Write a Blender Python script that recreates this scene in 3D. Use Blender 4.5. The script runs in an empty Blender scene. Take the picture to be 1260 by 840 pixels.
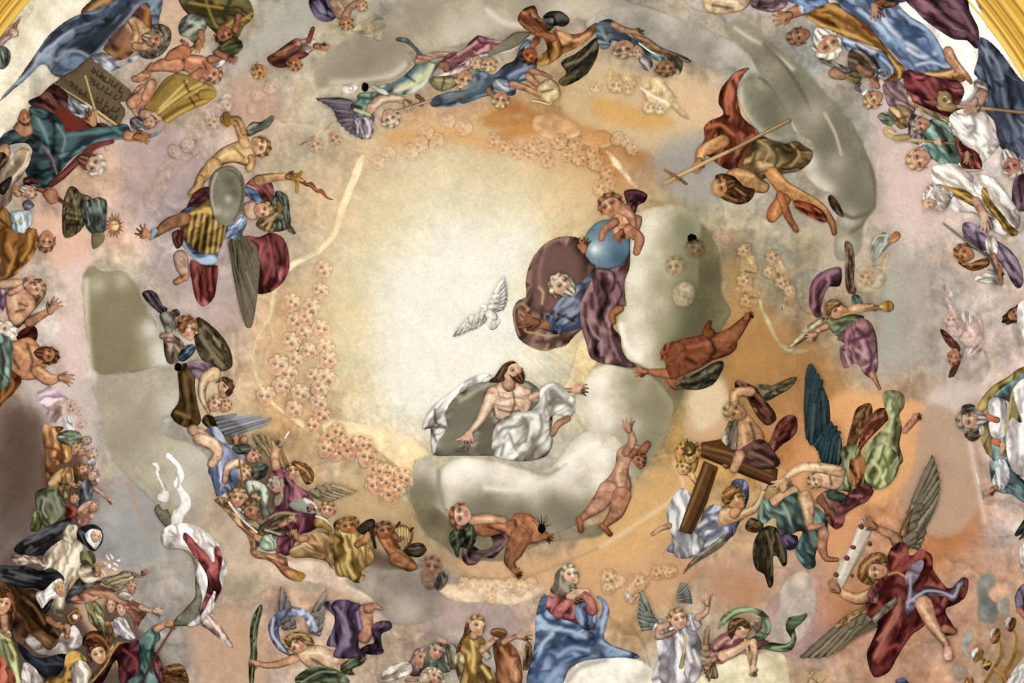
import bpy, math, random
import numpy as np
from mathutils import Vector
WORLD = 0.93; LAMP = 500; EXPO = 0.42
PAL = {}

# ------------------------------------------------------------------ camera
sc = bpy.context.scene
COL = sc.collection
EYE = Vector((0.0, 0.0, 1.6))
F = 1750.0                                   # focal length in pixels of the 1260x840 frame
cam_d = bpy.data.cameras.new('camera'); cam_d.sensor_width = 36.0; cam_d.lens = F/1260*36
cam = bpy.data.objects.new('camera', cam_d); COL.objects.link(cam)
cam.location = EYE; cam.rotation_euler = (math.pi, 0, 0)      # straight up into the dome
cam_d.clip_end = 200
sc.camera = cam
# ------------------------------------------------------------------ light
w = bpy.data.worlds.new('world'); sc.world = w; w.use_nodes = True
bg = w.node_tree.nodes['Background']; bg.inputs[0].default_value = (.95, 1.0, 1.12, 1); bg.inputs[1].default_value = WORLD
def area(name, loc, target, size, power, col):
    l = bpy.data.lights.new(name, 'AREA'); l.shape = 'RECTANGLE'; l.size = size[0]; l.size_y = size[1]
    l.energy = power; l.color = col
    o = bpy.data.objects.new(name, l); COL.objects.link(o); o.location = loc
    o.rotation_euler = (Vector(target)-Vector(loc)).to_track_quat('-Z', 'Y').to_euler()
    return o
area('drum_window_light', (7, -8.5, 14), (-1, 1, 29), (6, 3), LAMP, (.97, 1, 1.08))
area('nave_window_light', (-9, 8, 12), (1, -1, 29), (6, 3), LAMP*.45, (.97, 1, 1.08))
sc.view_settings.view_transform = 'Standard'; sc.view_settings.look = 'None'
sc.view_settings.gamma = 1; sc.view_settings.use_curve_mapping = False
sc.view_settings.exposure = EXPO

# ------------------------------------------------------------------ the dome
Z0 = 25.8; RIM = 10.48; CAP = 4.9; AX = (613-630)*(Z0-1.6)/F; AY = (488-420)*(Z0-1.6)/F
RS = (RIM**2+CAP**2)/(2*CAP); ZC = Z0+CAP-RS
PX = 0.0145                                   # metres of relief per photograph pixel

def surf(u, v):
    """points of the dome shell met by the sight lines u, v; arrays in, (n,3) out, and unit directions"""
    u = np.asarray(u, float); v = np.asarray(v, float)
    d = np.stack([(u-630)/F, (v-420)/F, np.ones_like(u)], -1)
    d /= np.linalg.norm(d, axis=-1, keepdims=True)
    oc = np.array([0-AX, 0-AY, 1.6-ZC])
    b = d@oc; c = oc@oc-RS*RS
    t = -b+np.sqrt(np.maximum(b*b-c, 0))
    return np.array([0, 0, 1.6])+d*t[..., None], d

# ------------------------------------------------------------------ materials
def srgb(c):
    c = np.asarray(c, float)
    return np.where(c <= .04045, c/12.92, ((np.maximum(c, 0)+.055)/1.055)**2.4)
def hexc(s):
    s = PAL.get(s, s)
    return np.array([int(s[i:i+2], 16) for i in (0, 2, 4)])/255.
def fresco_material(name, rough=.95, bump=.1, mott=.07, spec=.03, metal=0):
    m = bpy.data.materials.new(name); m.use_nodes = True; nt = m.node_tree; N = nt.nodes; L = nt.links
    b = N['Principled BSDF']; b.inputs['Roughness'].default_value = rough
    b.inputs['Specular IOR Level'].default_value = spec; b.inputs['Metallic'].default_value = metal
    a = N.new('ShaderNodeVertexColor'); a.layer_name = 'pigment'
    g = N.new('ShaderNodeNewGeometry')
    def noise(scale, det, rgh=.6):
        n = N.new('ShaderNodeTexNoise'); n.inputs['Scale'].default_value = scale; n.inputs['Detail'].default_value = det
        n.inputs['Roughness'].default_value = rgh; L.new(g.outputs['Position'], n.inputs['Vector']); return n
    n1 = noise(2.2, 6, .7); n2 = noise(22, 3, .7)
    mr = N.new('ShaderNodeMapRange'); mr.inputs[1].default_value = .3; mr.inputs[2].default_value = .7
    mr.inputs[3].default_value = 1-mott; mr.inputs[4].default_value = 1+mott*.8; L.new(n1.outputs[0], mr.inputs[0])
    mr2 = N.new('ShaderNodeMapRange'); mr2.inputs[1].default_value = .3; mr2.inputs[2].default_value = .7
    mr2.inputs[3].default_value = 1-mott*1.2; mr2.inputs[4].default_value = 1+mott*1.1; L.new(n2.outputs[0], mr2.inputs[0])
    mu = N.new('ShaderNodeMath'); mu.operation = 'MULTIPLY'; L.new(mr.outputs[0], mu.inputs[0]); L.new(mr2.outputs[0], mu.inputs[1])
    # hairline cracks of the old plaster
    vo = N.new('ShaderNodeTexVoronoi'); vo.feature = 'DISTANCE_TO_EDGE'; vo.inputs['Scale'].default_value = 1.1
    wn = noise(3, 3); wv = N.new('ShaderNodeMixRGB'); wv.blend_type = 'ADD'; wv.inputs[0].default_value = .35
    L.new(g.outputs['Position'], wv.inputs[1]); L.new(wn.outputs[1], wv.inputs[2]); L.new(wv.outputs[0], vo.inputs['Vector'])
    cr = N.new('ShaderNodeMapRange'); cr.inputs[1].default_value = 0; cr.inputs[2].default_value = .012
    cr.inputs[3].default_value = .9 if mott > .05 else 1; cr.inputs[4].default_value = 1; L.new(vo.outputs[0], cr.inputs[0])
    mu2 = N.new('ShaderNodeMath'); mu2.operation = 'MULTIPLY'; L.new(mu.outputs[0], mu2.inputs[0]); L.new(cr.outputs[0], mu2.inputs[1])
    sc_ = N.new('ShaderNodeVectorMath'); sc_.operation = 'SCALE'; L.new(a.outputs[0], sc_.inputs[0]); L.new(mu2.outputs[0], sc_.inputs['Scale'])
    L.new(sc_.outputs[0], b.inputs['Base Color'])
    bp = N.new('ShaderNodeBump'); bp.inputs['Strength'].default_value = bump; bp.inputs['Distance'].default_value = .02
    L.new(n2.outputs[0], bp.inputs['Height']); L.new(bp.outputs[0], b.inputs['Normal'])
    return m
M_FRESCO = fresco_material('fresco_plaster')
M_DOME = fresco_material('dome_plaster', mott=.08)
def plain(name, col, rough=.6, metal=0, bump=.1):
    m = bpy.data.materials.new(name); m.use_nodes = True; nt = m.node_tree; N = nt.nodes; L = nt.links
    b = N['Principled BSDF']; b.inputs['Roughness'].default_value = rough; b.inputs['Metallic'].default_value = metal
    n = N.new('ShaderNodeTexNoise'); n.inputs['Scale'].default_value = 9; n.inputs['Detail'].default_value = 5
    r = N.new('ShaderNodeMixRGB'); c = srgb(hexc(col)); r.inputs[1].default_value = (*(c*.8), 1); r.inputs[2].default_value = (*np.minimum(c*1.15, 1), 1)
    L.new(n.outputs[0], r.inputs[0]); L.new(r.outputs[0], b.inputs['Base Color'])
    bp = N.new('ShaderNodeBump'); bp.inputs['Strength'].default_value = bump; L.new(n.outputs[0], bp.inputs['Height']); L.new(bp.outputs[0], b.inputs['Normal'])
    return m

# ------------------------------------------------------------------ relief buffer: how far work already stands off the shell
BW, BH = 1360, 940; OX = OY = 50
HB = np.zeros((BH, BW)); CB = np.zeros((BH, BW, 3))
def cb_put(U, V, C, k):
    ui = np.rint(U).astype(int)+OX; vi = np.rint(V).astype(int)+OY
    for dy in range(-k, k+1):
        for dx in range(-k, k+1):
            if dx or dy: CB[np.clip(vi+dy, 0, BH-1), np.clip(ui+dx, 0, BW-1)] = C
    CB[np.clip(vi, 0, BH-1), np.clip(ui, 0, BW-1)] = C
def cb_get(U, V):
    return CB[np.clip(np.rint(V).astype(int)+OY, 0, BH-1), np.clip(np.rint(U).astype(int)+OX, 0, BW-1)]
def hb_sample(u, v):
    x = np.clip(u+OX, 1, BW-3); y = np.clip(v+OY, 1, BH-3)
    xi = x.astype(int); yi = y.astype(int)
    m = HB[yi, xi]
    for dy in (-1, 0, 1, 2):
        for dx in (-1, 0, 1, 2):
            m = np.maximum(m, HB[yi+dy, xi+dx])
    return m
_rng = np.random.default_rng(5)
_NZ = _rng.random((256, 256))
def vnoise(u, v, s):
    x = u/s; y = v/s; xi = np.floor(x).astype(int); yi = np.floor(y).astype(int); fx = x-xi; fy = y-yi
    fx = fx*fx*(3-2*fx); fy = fy*fy*(3-2*fy)
    g = lambda a, b: _NZ[a % 256, b % 256]
    return (g(yi, xi)*(1-fx)+g(yi, xi+1)*fx)*(1-fy)+(g(yi+1, xi)*(1-fx)+g(yi+1, xi+1)*fx)*fy
def fbm(u, v, s):
    return (vnoise(u, v, s)*.5+vnoise(u+31, v+77, s*.5)*.3+vnoise(u+91, v+13, s*.25)*.2)-.5

def spline(P, closed=True, n=5, k=.42):
    P = np.asarray(P, float)
    if len(P) < 3: return P
    if closed: Q = np.vstack([P[-1], P, P[0], P[1]])
    else: Q = np.vstack([2*P[0]-P[1], P, 2*P[-1]-P[-2]])
    out = []
    t = np.linspace(0, 1, n, endpoint=False)[:, None]
    for i in range(1, len(Q)-2):
        a, b, c, d = Q[i-1], Q[i], Q[i+1], Q[i+2]
        L = np.linalg.norm(c-b)+1e-9
        m1 = (c-a); m2 = (d-b)
        m1 = m1/(np.linalg.norm(m1)+1e-9)*L*2*k; m2 = m2/(np.linalg.norm(m2)+1e-9)*L*2*k
        out.append((2*t**3-3*t**2+1)*b+(t**3-2*t**2+t)*m1+(-2*t**3+3*t**2)*c+(t**3-t**2)*m2)
    out = np.vstack(out)
    if not closed: out = np.vstack([out, P[-1]])
    return out
def seg_dist(X, Y, P, closed, w=None):
    """nearest point on a polyline; returns distance, nearest xy, and interpolated w"""
    A = P if not closed else P; B = np.roll(P, -1, 0)
    if not closed: A = P[:-1]; B = P[1:]
    if w is not None:
        wa = w[:-1]; wb = w[1:]
    best = np.full(X.shape, 1e9); nx = np.zeros_like(X); ny = np.zeros_like(X); wv = np.zeros_like(X)
    D = B-A; LL = (D**2).sum(1)+1e-12
    for i in range(len(A)):
        t = np.clip(((X-A[i, 0])*D[i, 0]+(Y-A[i, 1])*D[i, 1])/LL[i], 0, 1)
        px = A[i, 0]+t*D[i, 0]; py = A[i, 1]+t*D[i, 1]
        d = np.hypot(X-px, Y-py)
        if w is not None:
            r = wa[i]+t*(wb[i]-wa[i]); s = d-r; m = s < best; best = np.where(m, s, best)
            wv = np.where(m, r, wv)
        else:
            m = d < best; best = np.where(m, d, best)
        nx = np.where(m, px, nx); ny = np.where(m, py, ny)
    return best, nx, ny, wv
def inside(X, Y, P):
    c = np.zeros(X.shape, bool); j = len(P)-1
    for i in range(len(P)):
        xi, yi = P[i]; xj, yj = P[j]
        if yi != yj:
            c ^= ((yi > Y) != (yj > Y)) & (X < (xj-xi)*(Y-yi)/(yj-yi)+xi)
        j = i
    return c
def sd_poly(P):
    lo, hi = P.min(0), P.max(0)
    def f(X, Y):
        d, nx, ny, _ = seg_dist(X, Y, P, True)
        return np.where(inside(X, Y, P), d, -d), nx, ny
    return f, lo, hi
def sd_caps(chains):
    """union of tapered chains: list of (points, radii)"""
    A = np.vstack([p for p, r in chains]); R = np.hstack([r for p, r in chains])
    lo = (A-R[:, None]).min(0); hi = (A+R[:, None]).max(0)
    def f(X, Y):
        best = np.full(X.shape, -1e9); nx = X.copy(); ny = Y.copy()
        for p, r in chains:
            if len(p) == 1: p = np.vstack([p, p+.01]); r = np.array([r[0], r[0]])
            s, cx, cy, wv = seg_dist(X, Y, p, False, r)
            dx = X-cx; dy = Y-cy; L = np.hypot(dx, dy)+1e-9
            m = -s > best; best = np.where(m, -s, best)
            nx = np.where(m, cx+dx/L*wv, nx); ny = np.where(m, cy+dy/L*wv, ny)
        return best, nx, ny
    return f, lo, hi
def sd_ell(cx, cy, a, b, ang):
    ca, sa = math.cos(ang), math.sin(ang)
    t = np.linspace(0, 2*math.pi, 28, endpoint=False)
    P = np.stack([cx+a*np.cos(t)*ca-b*np.sin(t)*sa, cy+a*np.cos(t)*sa+b*np.sin(t)*ca], 1)
    return P

GLORY = np.array([560., 335.])
SKINS = {'arm', 'leg', 'foot', 'torso', 'chest', 'body', 'neck', 'forearm', 'knee', 'back', 'shoulder'}
NOTEX = {'disc', 'slab', 'face', 'head', 'sphere', 'bell', 'page', 'flower', 'bowl', 'opening', 'hair', 'plume', 'tail', 'wing', 'cloud', 'panel', 'headpiece'}
class Part: pass
parts = []        # bookkeeping of the part being painted
stats = dict(v=0, o=0)

def mesh_part(p):
    """turn an outline into a shallow modelled relief with its pigment, standing on what lies below it"""
    f, lo, hi = p.sd
    g = p.g
    gx = np.arange(math.floor((lo[0]-g)/g), math.ceil((hi[0]+g)/g)+1)*g
    gy = np.arange(math.floor((lo[1]-g)/g), math.ceil((hi[1]+g)/g)+1)*g
    gx = gx[(gx > -45) & (gx < 1305)]; gy = gy[(gy > -45) & (gy < 885)]
    if len(gx) < 2 or len(gy) < 2: return None
    X, Y = np.meshgrid(gx, gy)
    sd, nx, ny = f(X, Y)
    keep = sd > -.72*g
    q = keep[:-1, :-1] & keep[1:, :-1] & keep[:-1, 1:] & keep[1:, 1:]
    # a cell needs some inside
    sc_ = np.maximum.reduce([sd[:-1, :-1], sd[1:, :-1], sd[:-1, 1:], sd[1:, 1:]]) > .12*g
    q &= sc_
    if not q.any(): return None
    snap = sd < .28*g
    X = np.where(snap, nx, X); Y = np.where(snap, ny, Y); sd = np.where(snap, 0, sd)
    used = np.zeros(keep.shape, bool)
    used[:-1, :-1] |= q; used[1:, :-1] |= q; used[:-1, 1:] |= q; used[1:, 1:] |= q
    idx = np.full(keep.shape, -1); idx[used] = np.arange(used.sum())
    U = X[used]; V = Y[used]; S = sd[used]
    qi = np.argwhere(q)
    F4 = np.stack([idx[qi[:, 0], qi[:, 1]], idx[qi[:, 0], qi[:, 1]+1], idx[qi[:, 0]+1, qi[:, 1]+1], idx[qi[:, 0]+1, qi[:, 1]]], 1)
    # ---- relief
    R = p.R
    e = np.clip(S/R, 0, 1); pil = p.h*.62*np.sqrt(np.maximum(1-(1-e)**2, 0))
    # ---- pigment
    C = np.tile(p.col, (len(U), 1))
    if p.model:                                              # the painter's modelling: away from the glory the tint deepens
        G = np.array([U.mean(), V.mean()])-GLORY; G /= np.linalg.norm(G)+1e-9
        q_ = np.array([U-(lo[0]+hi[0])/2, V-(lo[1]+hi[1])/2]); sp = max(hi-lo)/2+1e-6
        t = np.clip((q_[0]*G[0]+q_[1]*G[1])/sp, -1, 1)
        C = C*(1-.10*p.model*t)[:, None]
    n = fbm(U, V, p.ns)
    C = C*(1+p.na*n+.16*fbm(U*1.0+7, V+3, 3.1)+.08*fbm(U+70, V+30, 14.))[:, None]
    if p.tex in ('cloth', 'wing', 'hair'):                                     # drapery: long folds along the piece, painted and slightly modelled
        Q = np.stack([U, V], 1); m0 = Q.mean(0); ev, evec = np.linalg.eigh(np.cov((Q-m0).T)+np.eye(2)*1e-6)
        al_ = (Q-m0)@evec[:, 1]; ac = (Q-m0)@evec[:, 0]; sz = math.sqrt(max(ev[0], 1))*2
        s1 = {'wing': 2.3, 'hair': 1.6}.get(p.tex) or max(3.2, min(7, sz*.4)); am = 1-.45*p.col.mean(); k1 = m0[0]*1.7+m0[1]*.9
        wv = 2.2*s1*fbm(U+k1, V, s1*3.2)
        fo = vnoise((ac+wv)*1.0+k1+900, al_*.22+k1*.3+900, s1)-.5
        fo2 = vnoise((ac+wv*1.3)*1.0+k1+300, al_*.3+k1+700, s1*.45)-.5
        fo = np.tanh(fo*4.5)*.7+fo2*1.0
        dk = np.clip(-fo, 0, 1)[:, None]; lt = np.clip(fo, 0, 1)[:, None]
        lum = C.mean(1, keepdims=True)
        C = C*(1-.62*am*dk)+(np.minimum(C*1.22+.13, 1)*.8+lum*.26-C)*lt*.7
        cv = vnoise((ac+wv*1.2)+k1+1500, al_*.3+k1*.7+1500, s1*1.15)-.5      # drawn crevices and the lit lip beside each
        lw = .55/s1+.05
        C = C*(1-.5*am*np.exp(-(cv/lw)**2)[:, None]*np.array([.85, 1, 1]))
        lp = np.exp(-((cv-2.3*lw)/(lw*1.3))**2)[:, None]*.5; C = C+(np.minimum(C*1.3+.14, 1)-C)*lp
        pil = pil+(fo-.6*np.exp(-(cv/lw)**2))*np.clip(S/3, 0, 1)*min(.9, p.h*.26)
    elif p.tex == 'skin':
        fo = fbm(U+40, V+80, 7.)*2.2+fbm(U+4, V+8, 3.)*.7
        dk = np.clip(-fo, 0, 1)[:, None]; lt = np.clip(fo, 0, 1)[:, None]
        C = C*(1-dk*np.array([.22, .32, .36]))+(np.minimum(C*1.15+.08, 1)-C)*lt*.7
        cv = vnoise(U*1.0+2000, V+2000, 10.)-.5
        C = C*(1-.12*np.exp(-(cv/.06)**2)[:, None]*np.array([.8, 1, 1.1]))
        C = C*(1-.22*np.exp(-(S/2.2)**2)[:, None]*np.array([.7, 1, 1.15]))
    for s in p.strokes:
        kind, col, wd, P, al = s
        if kind == 'blob':
            d = np.hypot(U-P[0, 0], V-P[0, 1]); a = np.exp(-(d/wd)**2)*al
        else:
            if kind == 'fill':
                d, _, _, _ = seg_dist(U, V, P, True); ins = inside(U, V, P)
                d = np.where(ins, -d, d)
                a = al/(1+np.exp(np.clip(d/(wd*.35+.15), -30, 30)))
            else:
                d, _, _, _ = seg_dist(U, V, P, False)
                a = np.exp(-(d/(wd*.8+.35))**2)*al
        if isinstance(col, str) and col == 'd': C = C*(1-.5*a)[:, None]*np.array([1, 1, 1]); pil = pil-a*min(wd, 3)*.22
        elif isinstance(col, str): C = C+(np.minimum(p.col*1.35+.12, 1)-C)*(.75*a)[:, None]; pil = pil+a*min(wd, 3)*.22
        else: C = C+(col-C)*a[:, None]
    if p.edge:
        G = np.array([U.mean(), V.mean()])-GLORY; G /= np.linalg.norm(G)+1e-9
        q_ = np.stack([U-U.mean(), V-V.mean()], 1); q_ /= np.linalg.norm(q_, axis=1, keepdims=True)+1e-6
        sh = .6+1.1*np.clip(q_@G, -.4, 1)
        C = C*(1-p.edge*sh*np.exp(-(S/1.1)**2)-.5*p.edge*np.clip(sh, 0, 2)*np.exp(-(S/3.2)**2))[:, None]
    if p.fade:
        k = (np.clip((S+1.2*p.fade*(n))/p.fade, 0, 1)**.7)[:, None]; under = cb_get(U, V); C = under*(1-k)+C*k
    if p.alpha < 1:
        under = cb_get(U, V); C = under*(1-p.alpha)+C*p.alpha; pil = pil*.6
    if p.fold: 
        pil = pil+p.fold*n*np.clip(S/3, 0, 1)*4
    B = hb_sample(U, V)
    ed = S < g*1.5
    base = np.median(B[ed]) if ed.any() else np.median(B)
    H = np.maximum(B+.22, base+.22+pil)
    # update the buffer
    x0 = max(int(math.floor(U.min()))-1+OX, 0); x1 = min(int(math.ceil(U.max()))+2+OX, BW-1)
    y0 = max(int(math.floor(V.min()))-1+OY, 0); y1 = min(int(math.ceil(V.max()))+2+OY, BH-1)
    ui = np.clip(np.rint(U).astype(int)+OX, 0, BW-1); vi = np.clip(np.rint(V).astype(int)+OY, 0, BH-1)
    T = HB.copy() if False else HB
    np.maximum.at(T, (vi, ui), H)
    if g > 1:
        k = int(math.ceil(g/2))
        for dy in range(-k, k+1):
            for dx in range(-k, k+1):
                if dx or dy:
                    np.maximum.at(T, (np.clip(vi+dy, 0, BH-1), np.clip(ui+dx, 0, BW-1)), H)
    cb_put(U, V, C, 1 if g < 2 else 2)
    W, d = surf(U, V)
    W = W-d*(H*PX)[:, None]
    return W, F4, C

def make_mesh(name, W, F4, C, mat, origin, smooth=True):
    me = bpy.data.meshes.new(name)
    nv, nf = len(W), len(F4)
    me.vertices.add(nv); me.vertices.foreach_set('co', (W-origin).astype(np.float32).ravel())
    k = F4.shape[1]
    me.loops.add(nf*k); me.loops.foreach_set('vertex_index', F4.astype(np.int32).ravel())
    me.polygons.add(nf); me.polygons.foreach_set('loop_start', np.arange(0, nf*k, k, dtype=np.int32))
    me.polygons.foreach_set('use_smooth', np.full(nf, smooth))
    me.update(calc_edges=True)
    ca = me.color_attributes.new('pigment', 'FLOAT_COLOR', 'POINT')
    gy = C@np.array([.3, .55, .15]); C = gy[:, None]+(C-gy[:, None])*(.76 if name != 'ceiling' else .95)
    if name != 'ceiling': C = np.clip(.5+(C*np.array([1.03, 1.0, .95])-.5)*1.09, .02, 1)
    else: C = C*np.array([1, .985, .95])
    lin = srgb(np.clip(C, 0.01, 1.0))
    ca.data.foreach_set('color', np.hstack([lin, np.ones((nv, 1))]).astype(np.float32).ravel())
    me.materials.append(mat)
    stats['v'] += nv; stats['o'] += 1
    return me

class Painter:
    """reads the drawing lists below: one T line per thing, then its parts and their brush strokes"""
    def __init__(s):
        s.t = (0, 0, 1); s.thing = None; s.cur = None; s.queue = []; s.alpha = 1.
    def xy(s, nums):
        a = np.asarray(nums, float).reshape(-1, 2); return a/s.t[2]+np.array(s.t[:2])
    def flush(s):
        if s.thing is None: return
        s.close_part()
        q = s.queue; s.queue = []
        if not q: s.thing = None; return
        kind, cat, label, group = s.thing
        allU = np.vstack([x[1][0] for x in q])
        c = allU.mean(0)
        d = c-np.array(EYE); d /= np.linalg.norm(d)
        if len(q) == 1:
            nm, (W, F4, C), lv = q[0]
            me = make_mesh(kind, W, F4, C, M_FRESCO, c)
            root = bpy.data.objects.new(kind, me); COL.objects.link(root)
        else:
            root = bpy.data.objects.new(kind, None); COL.objects.link(root); root.empty_display_size = .2
            par = root
            for nm, (W, F4, C), lv in q:
                me = make_mesh(nm, W, F4, C, M_FRESCO, c)
                o = bpy.data.objects.new(nm, me); COL.objects.link(o)
                o.parent = par if (lv and par is not root) else root
                if not lv: par = o
        root.location = c
        if kind_struct(kind): root['kind'] = 'structure'
        else:
            root['label'] = label; root['category'] = cat
            if group: root['group'] = group
        s.thing = None
    def close_part(s):
        if s.cur is not None:
            p = s.cur; s.cur = None
            r = mesh_part(p)
            if r is not None: s.queue.append((p.name, r, p.lv))
    def part(s, name, sd, col, h, R, g, **kw):
        s.close_part()
        p = Part(); p.lv = name.startswith('>'); p.name = name.lstrip('>')
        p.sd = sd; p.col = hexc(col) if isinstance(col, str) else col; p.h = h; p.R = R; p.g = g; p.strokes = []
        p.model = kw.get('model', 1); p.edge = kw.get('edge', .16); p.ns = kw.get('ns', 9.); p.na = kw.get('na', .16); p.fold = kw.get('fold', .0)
        p.tex = kw.get('tex'); p.fade = kw.get('fade', 0); p.alpha = s.alpha
        if s.alpha < 1: p.edge *= .5; p.fade = max(p.fade, min(2.5, R*.8))
        s.cur = p
    def stroke(s, kind, col, wd, P, al=1.):
        if s.cur is not None: s.cur.strokes.append((kind, col, wd, P, al))
    def run(s, text):
        for ln in text.split('\n'):
            ln = ln.split('#')[0].strip() if not ln.startswith('T') else ln.strip()
            if not ln: continue
            k, _, rest = ln.partition(' ')
            if k == 'T':
                s.flush(); s.alpha = 1.
                f = [x.strip() for x in rest.split('|')]; s.thing = (f[0], f[1], f[2], f[3] if len(f) > 3 else None)
                continue
            a = rest.split()
            sc_ = s.t[2]
            if k == 'A': s.close_part(); s.alpha = float(a[0]); continue
            if k == '@': s.t = tuple(float(x) for x in a); continue
            if k == 'p':      # p name colour height x y ...
                P = spline(s.xy(a[3:])); lo, hi = P.min(0), P.max(0); size = min(hi-lo)
                g = .9 if size < 34 else (1.1 if size < 90 else 1.4)
                h = float(a[2])
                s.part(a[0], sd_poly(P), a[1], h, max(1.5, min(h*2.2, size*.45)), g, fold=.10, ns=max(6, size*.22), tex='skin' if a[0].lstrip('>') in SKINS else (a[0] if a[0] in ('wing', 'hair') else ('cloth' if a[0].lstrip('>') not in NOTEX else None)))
            elif k == 'q':    # same, straight-edged
                P = s.xy(a[3:]); lo, hi = P.min(0), P.max(0)
                s.part(a[0], sd_poly(P), a[1], float(a[2]), 1.5, 1.1 if max(hi-lo) < 120 else 1.5, model=0)
            elif k == 'C':    # cloud
                a[2] = str(float(a[2])*.55)
                P = spline(s.xy(a[3:]), n=7); size = min(P.max(0)-P.min(0))
                s.part(a[0], sd_poly(P), a[1], float(a[2]), max(4, min(float(a[2])*3.5, size*.48)), 2.0 if size > 60 else 1.5, edge=.14, ns=max(12, size*.2), na=.38, fold=.3, model=.5, fade=min(3.5, size*.1))
            elif k == 'c':    # limb: x y r ...
                v = np.asarray(a[2:], float).reshape(-1, 3)
                P = v[:, :2]/sc_+np.array(s.t[:2]); r = v[:, 2]/sc_
                if len(P) > 2:
                    Q = spline(np.hstack([P, r[:, None]*1.0]), False, 4, .35); P, r = Q[:, :2], Q[:, 2]
                s.part(a[0], sd_caps([(P, r)]), a[1], r.max()*.6, max(r.max(), .8), max(.7, min(1.3, r.min()*.55+.3)), edge=.16, ns=7, na=.1, tex='skin' if a[0].lstrip('>') in SKINS else None)
            elif k == 'h':    # hand: x y angle length colour spread curl
                x, y = s.xy(a[:2])[0]; s.hand(x, y, float(a[2]), float(a[3])/sc_, a[4], float(a[5]) if len(a) > 5 else 14)
            elif k == 'H':
                s.head(s.xy(a[:2])[0], float(a[2])/sc_, float(a[3])/sc_, float(a[4]), float(a[5]), a[6], a[7] if len(a) > 7 else '-', a[8] if len(a) > 8 else '-')
            elif k == 'w':
                s.wing(a)
            elif k in 'dl':
                s.stroke('line', k, float(a[0])/sc_, spline(s.xy(a[1:]), False, 4), .62 if k == 'l' else .9)
            elif k == 's':
                s.stroke('line', hexc(a[0]), float(a[1])/sc_, spline(s.xy(a[2:]), False, 4), .9)
            elif k == 'f':
                s.stroke('fill', hexc(a[0]), float(a[1])/sc_, spline(s.xy(a[2:]), True, 4), .95)
            elif k == 'b':
                for i in range(2, len(a)-1, 2):
                    s.stroke('blob', hexc(a[0]), float(a[1])/sc_, s.xy(a[i:i+2]), .8)
            else: raise ValueError(ln)
        s.flush()
    def hand(s, x, y, ang, L, col, spread=14, name='hand'):
        A = math.radians(ang); ca, sa = math.cos(A), math.sin(A)
        def pt(f, l): return np.array([x+f*ca-l*sa, y+f*sa+l*ca])
        ch = [(np.array([pt(0, 0), pt(L*.28, 0)]), np.array([L*.2, L*.24]))]
        W = L*.19
        for i, (ln, of) in enumerate(((.9, -1.5), (1, -.5), (.95, .5), (.75, 1.5))):
            a2 = math.radians(spread)*of
            b0 = pt(L*.35, of*W*.72)
            d1 = np.array([math.cos(A+a2), math.sin(A+a2)]); d2 = np.array([math.cos(A+a2*1.2+.3), math.sin(A+a2*1.2+.3)])
            k1 = b0+d1*L*.3*ln; k2 = k1+d2*L*.3*ln
            ch.append((np.array([b0, k1, k2]), np.array([L*.09, L*.08, L*.055])))
        t0 = pt(L*.05, -L*.15); t1 = t0+np.array([math.cos(A-.9), math.sin(A-.9)])*L*.25; t2 = t1+np.array([math.cos(A-.5), math.sin(A-.5)])*L*.2
        ch.append((np.array([t0, t1, t2]), np.array([L*.1, L*.09, L*.065])))
        s.part(name, sd_caps(ch), col, max(L*.12, .5), max(L*.12, .7), .7, edge=.3, model=0)
    def head(s, c, hw, hh, ang, yaw, skin, hair, beard):
        """ang: direction the crown points, degrees clockwise from photo right (-90 = up); yaw -1..1 turns the face"""
        A = math.radians(ang); up = np.array([math.cos(A), math.sin(A)]); rt = np.array([-math.sin(A), math.cos(A)])
        L = lambda b, a: c+rt*b*hw+up*a*hh           # b across, a up
        g = max(.55, min(1.0, hw*.12))
        skc = hexc(skin)
        soft = 1. if hw > 8 else (.8 if hw > 5.5 else .62)
        soft *= .6+.4*s.alpha
        dark = skc*(1-.58*soft); lip = skc*(1-soft*np.array([.12, .45, .5]))
        hk = .4+.6*soft
        P = np.array([L(b, a) for b, a in ((0, 1), (.6, .85), (.95, .35), (.92, -.15), (.7, -.62), (.28, -.98), (-.28, -.98), (-.7, -.62), (-.92, -.15), (-.95, .35), (-.6, .85))])
        P = spline(P, n=3)
        if abs(yaw) > .45:                            # profile: brow, nose and chin break the outline
            sg = 1 if yaw > 0 else -1
            pr = [(0, 1), (.62, .85), (.9, .45), (.86, .12), (1.22, -.22), (.92, -.34), (1.0, -.5), (.9, -.6), (.92, -.85), (.5, -1.02), (-.2, -.8), (-.7, -.5), (-.95, 0), (-.9, .5), (-.55, .88)]
            P = spline(np.array([L(b*sg, a) for b, a in pr]), n=3)
        s.part('head', sd_poly(P), skc, hw*.75, hw*.95, g, edge=.12, ns=hw, na=.1)
        y = yaw*.42
        r = hw
        s.stroke('blob', skc*np.array([1.0, .72, .62]), r*.38, np.array([L(y*1.3+.45, -.28)]), .45)
        s.stroke('blob', skc*np.array([1.0, .72, .62]), r*.38, np.array([L(y*1.3-.45, -.28)]), .45)
        s.stroke('blob', np.minimum(skc*1.15, 1), r*.4, np.array([L(y, .45)]), .6)
        s.stroke('line', skc*.7, r*.16, np.array([L(y+.14, .12), L(y+.2, -.22)]), .6)
        s.stroke('line', 'l', r*.13, np.array([L(y*1.1, .1), L(y*1.35, -.28)]), .7)
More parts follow.
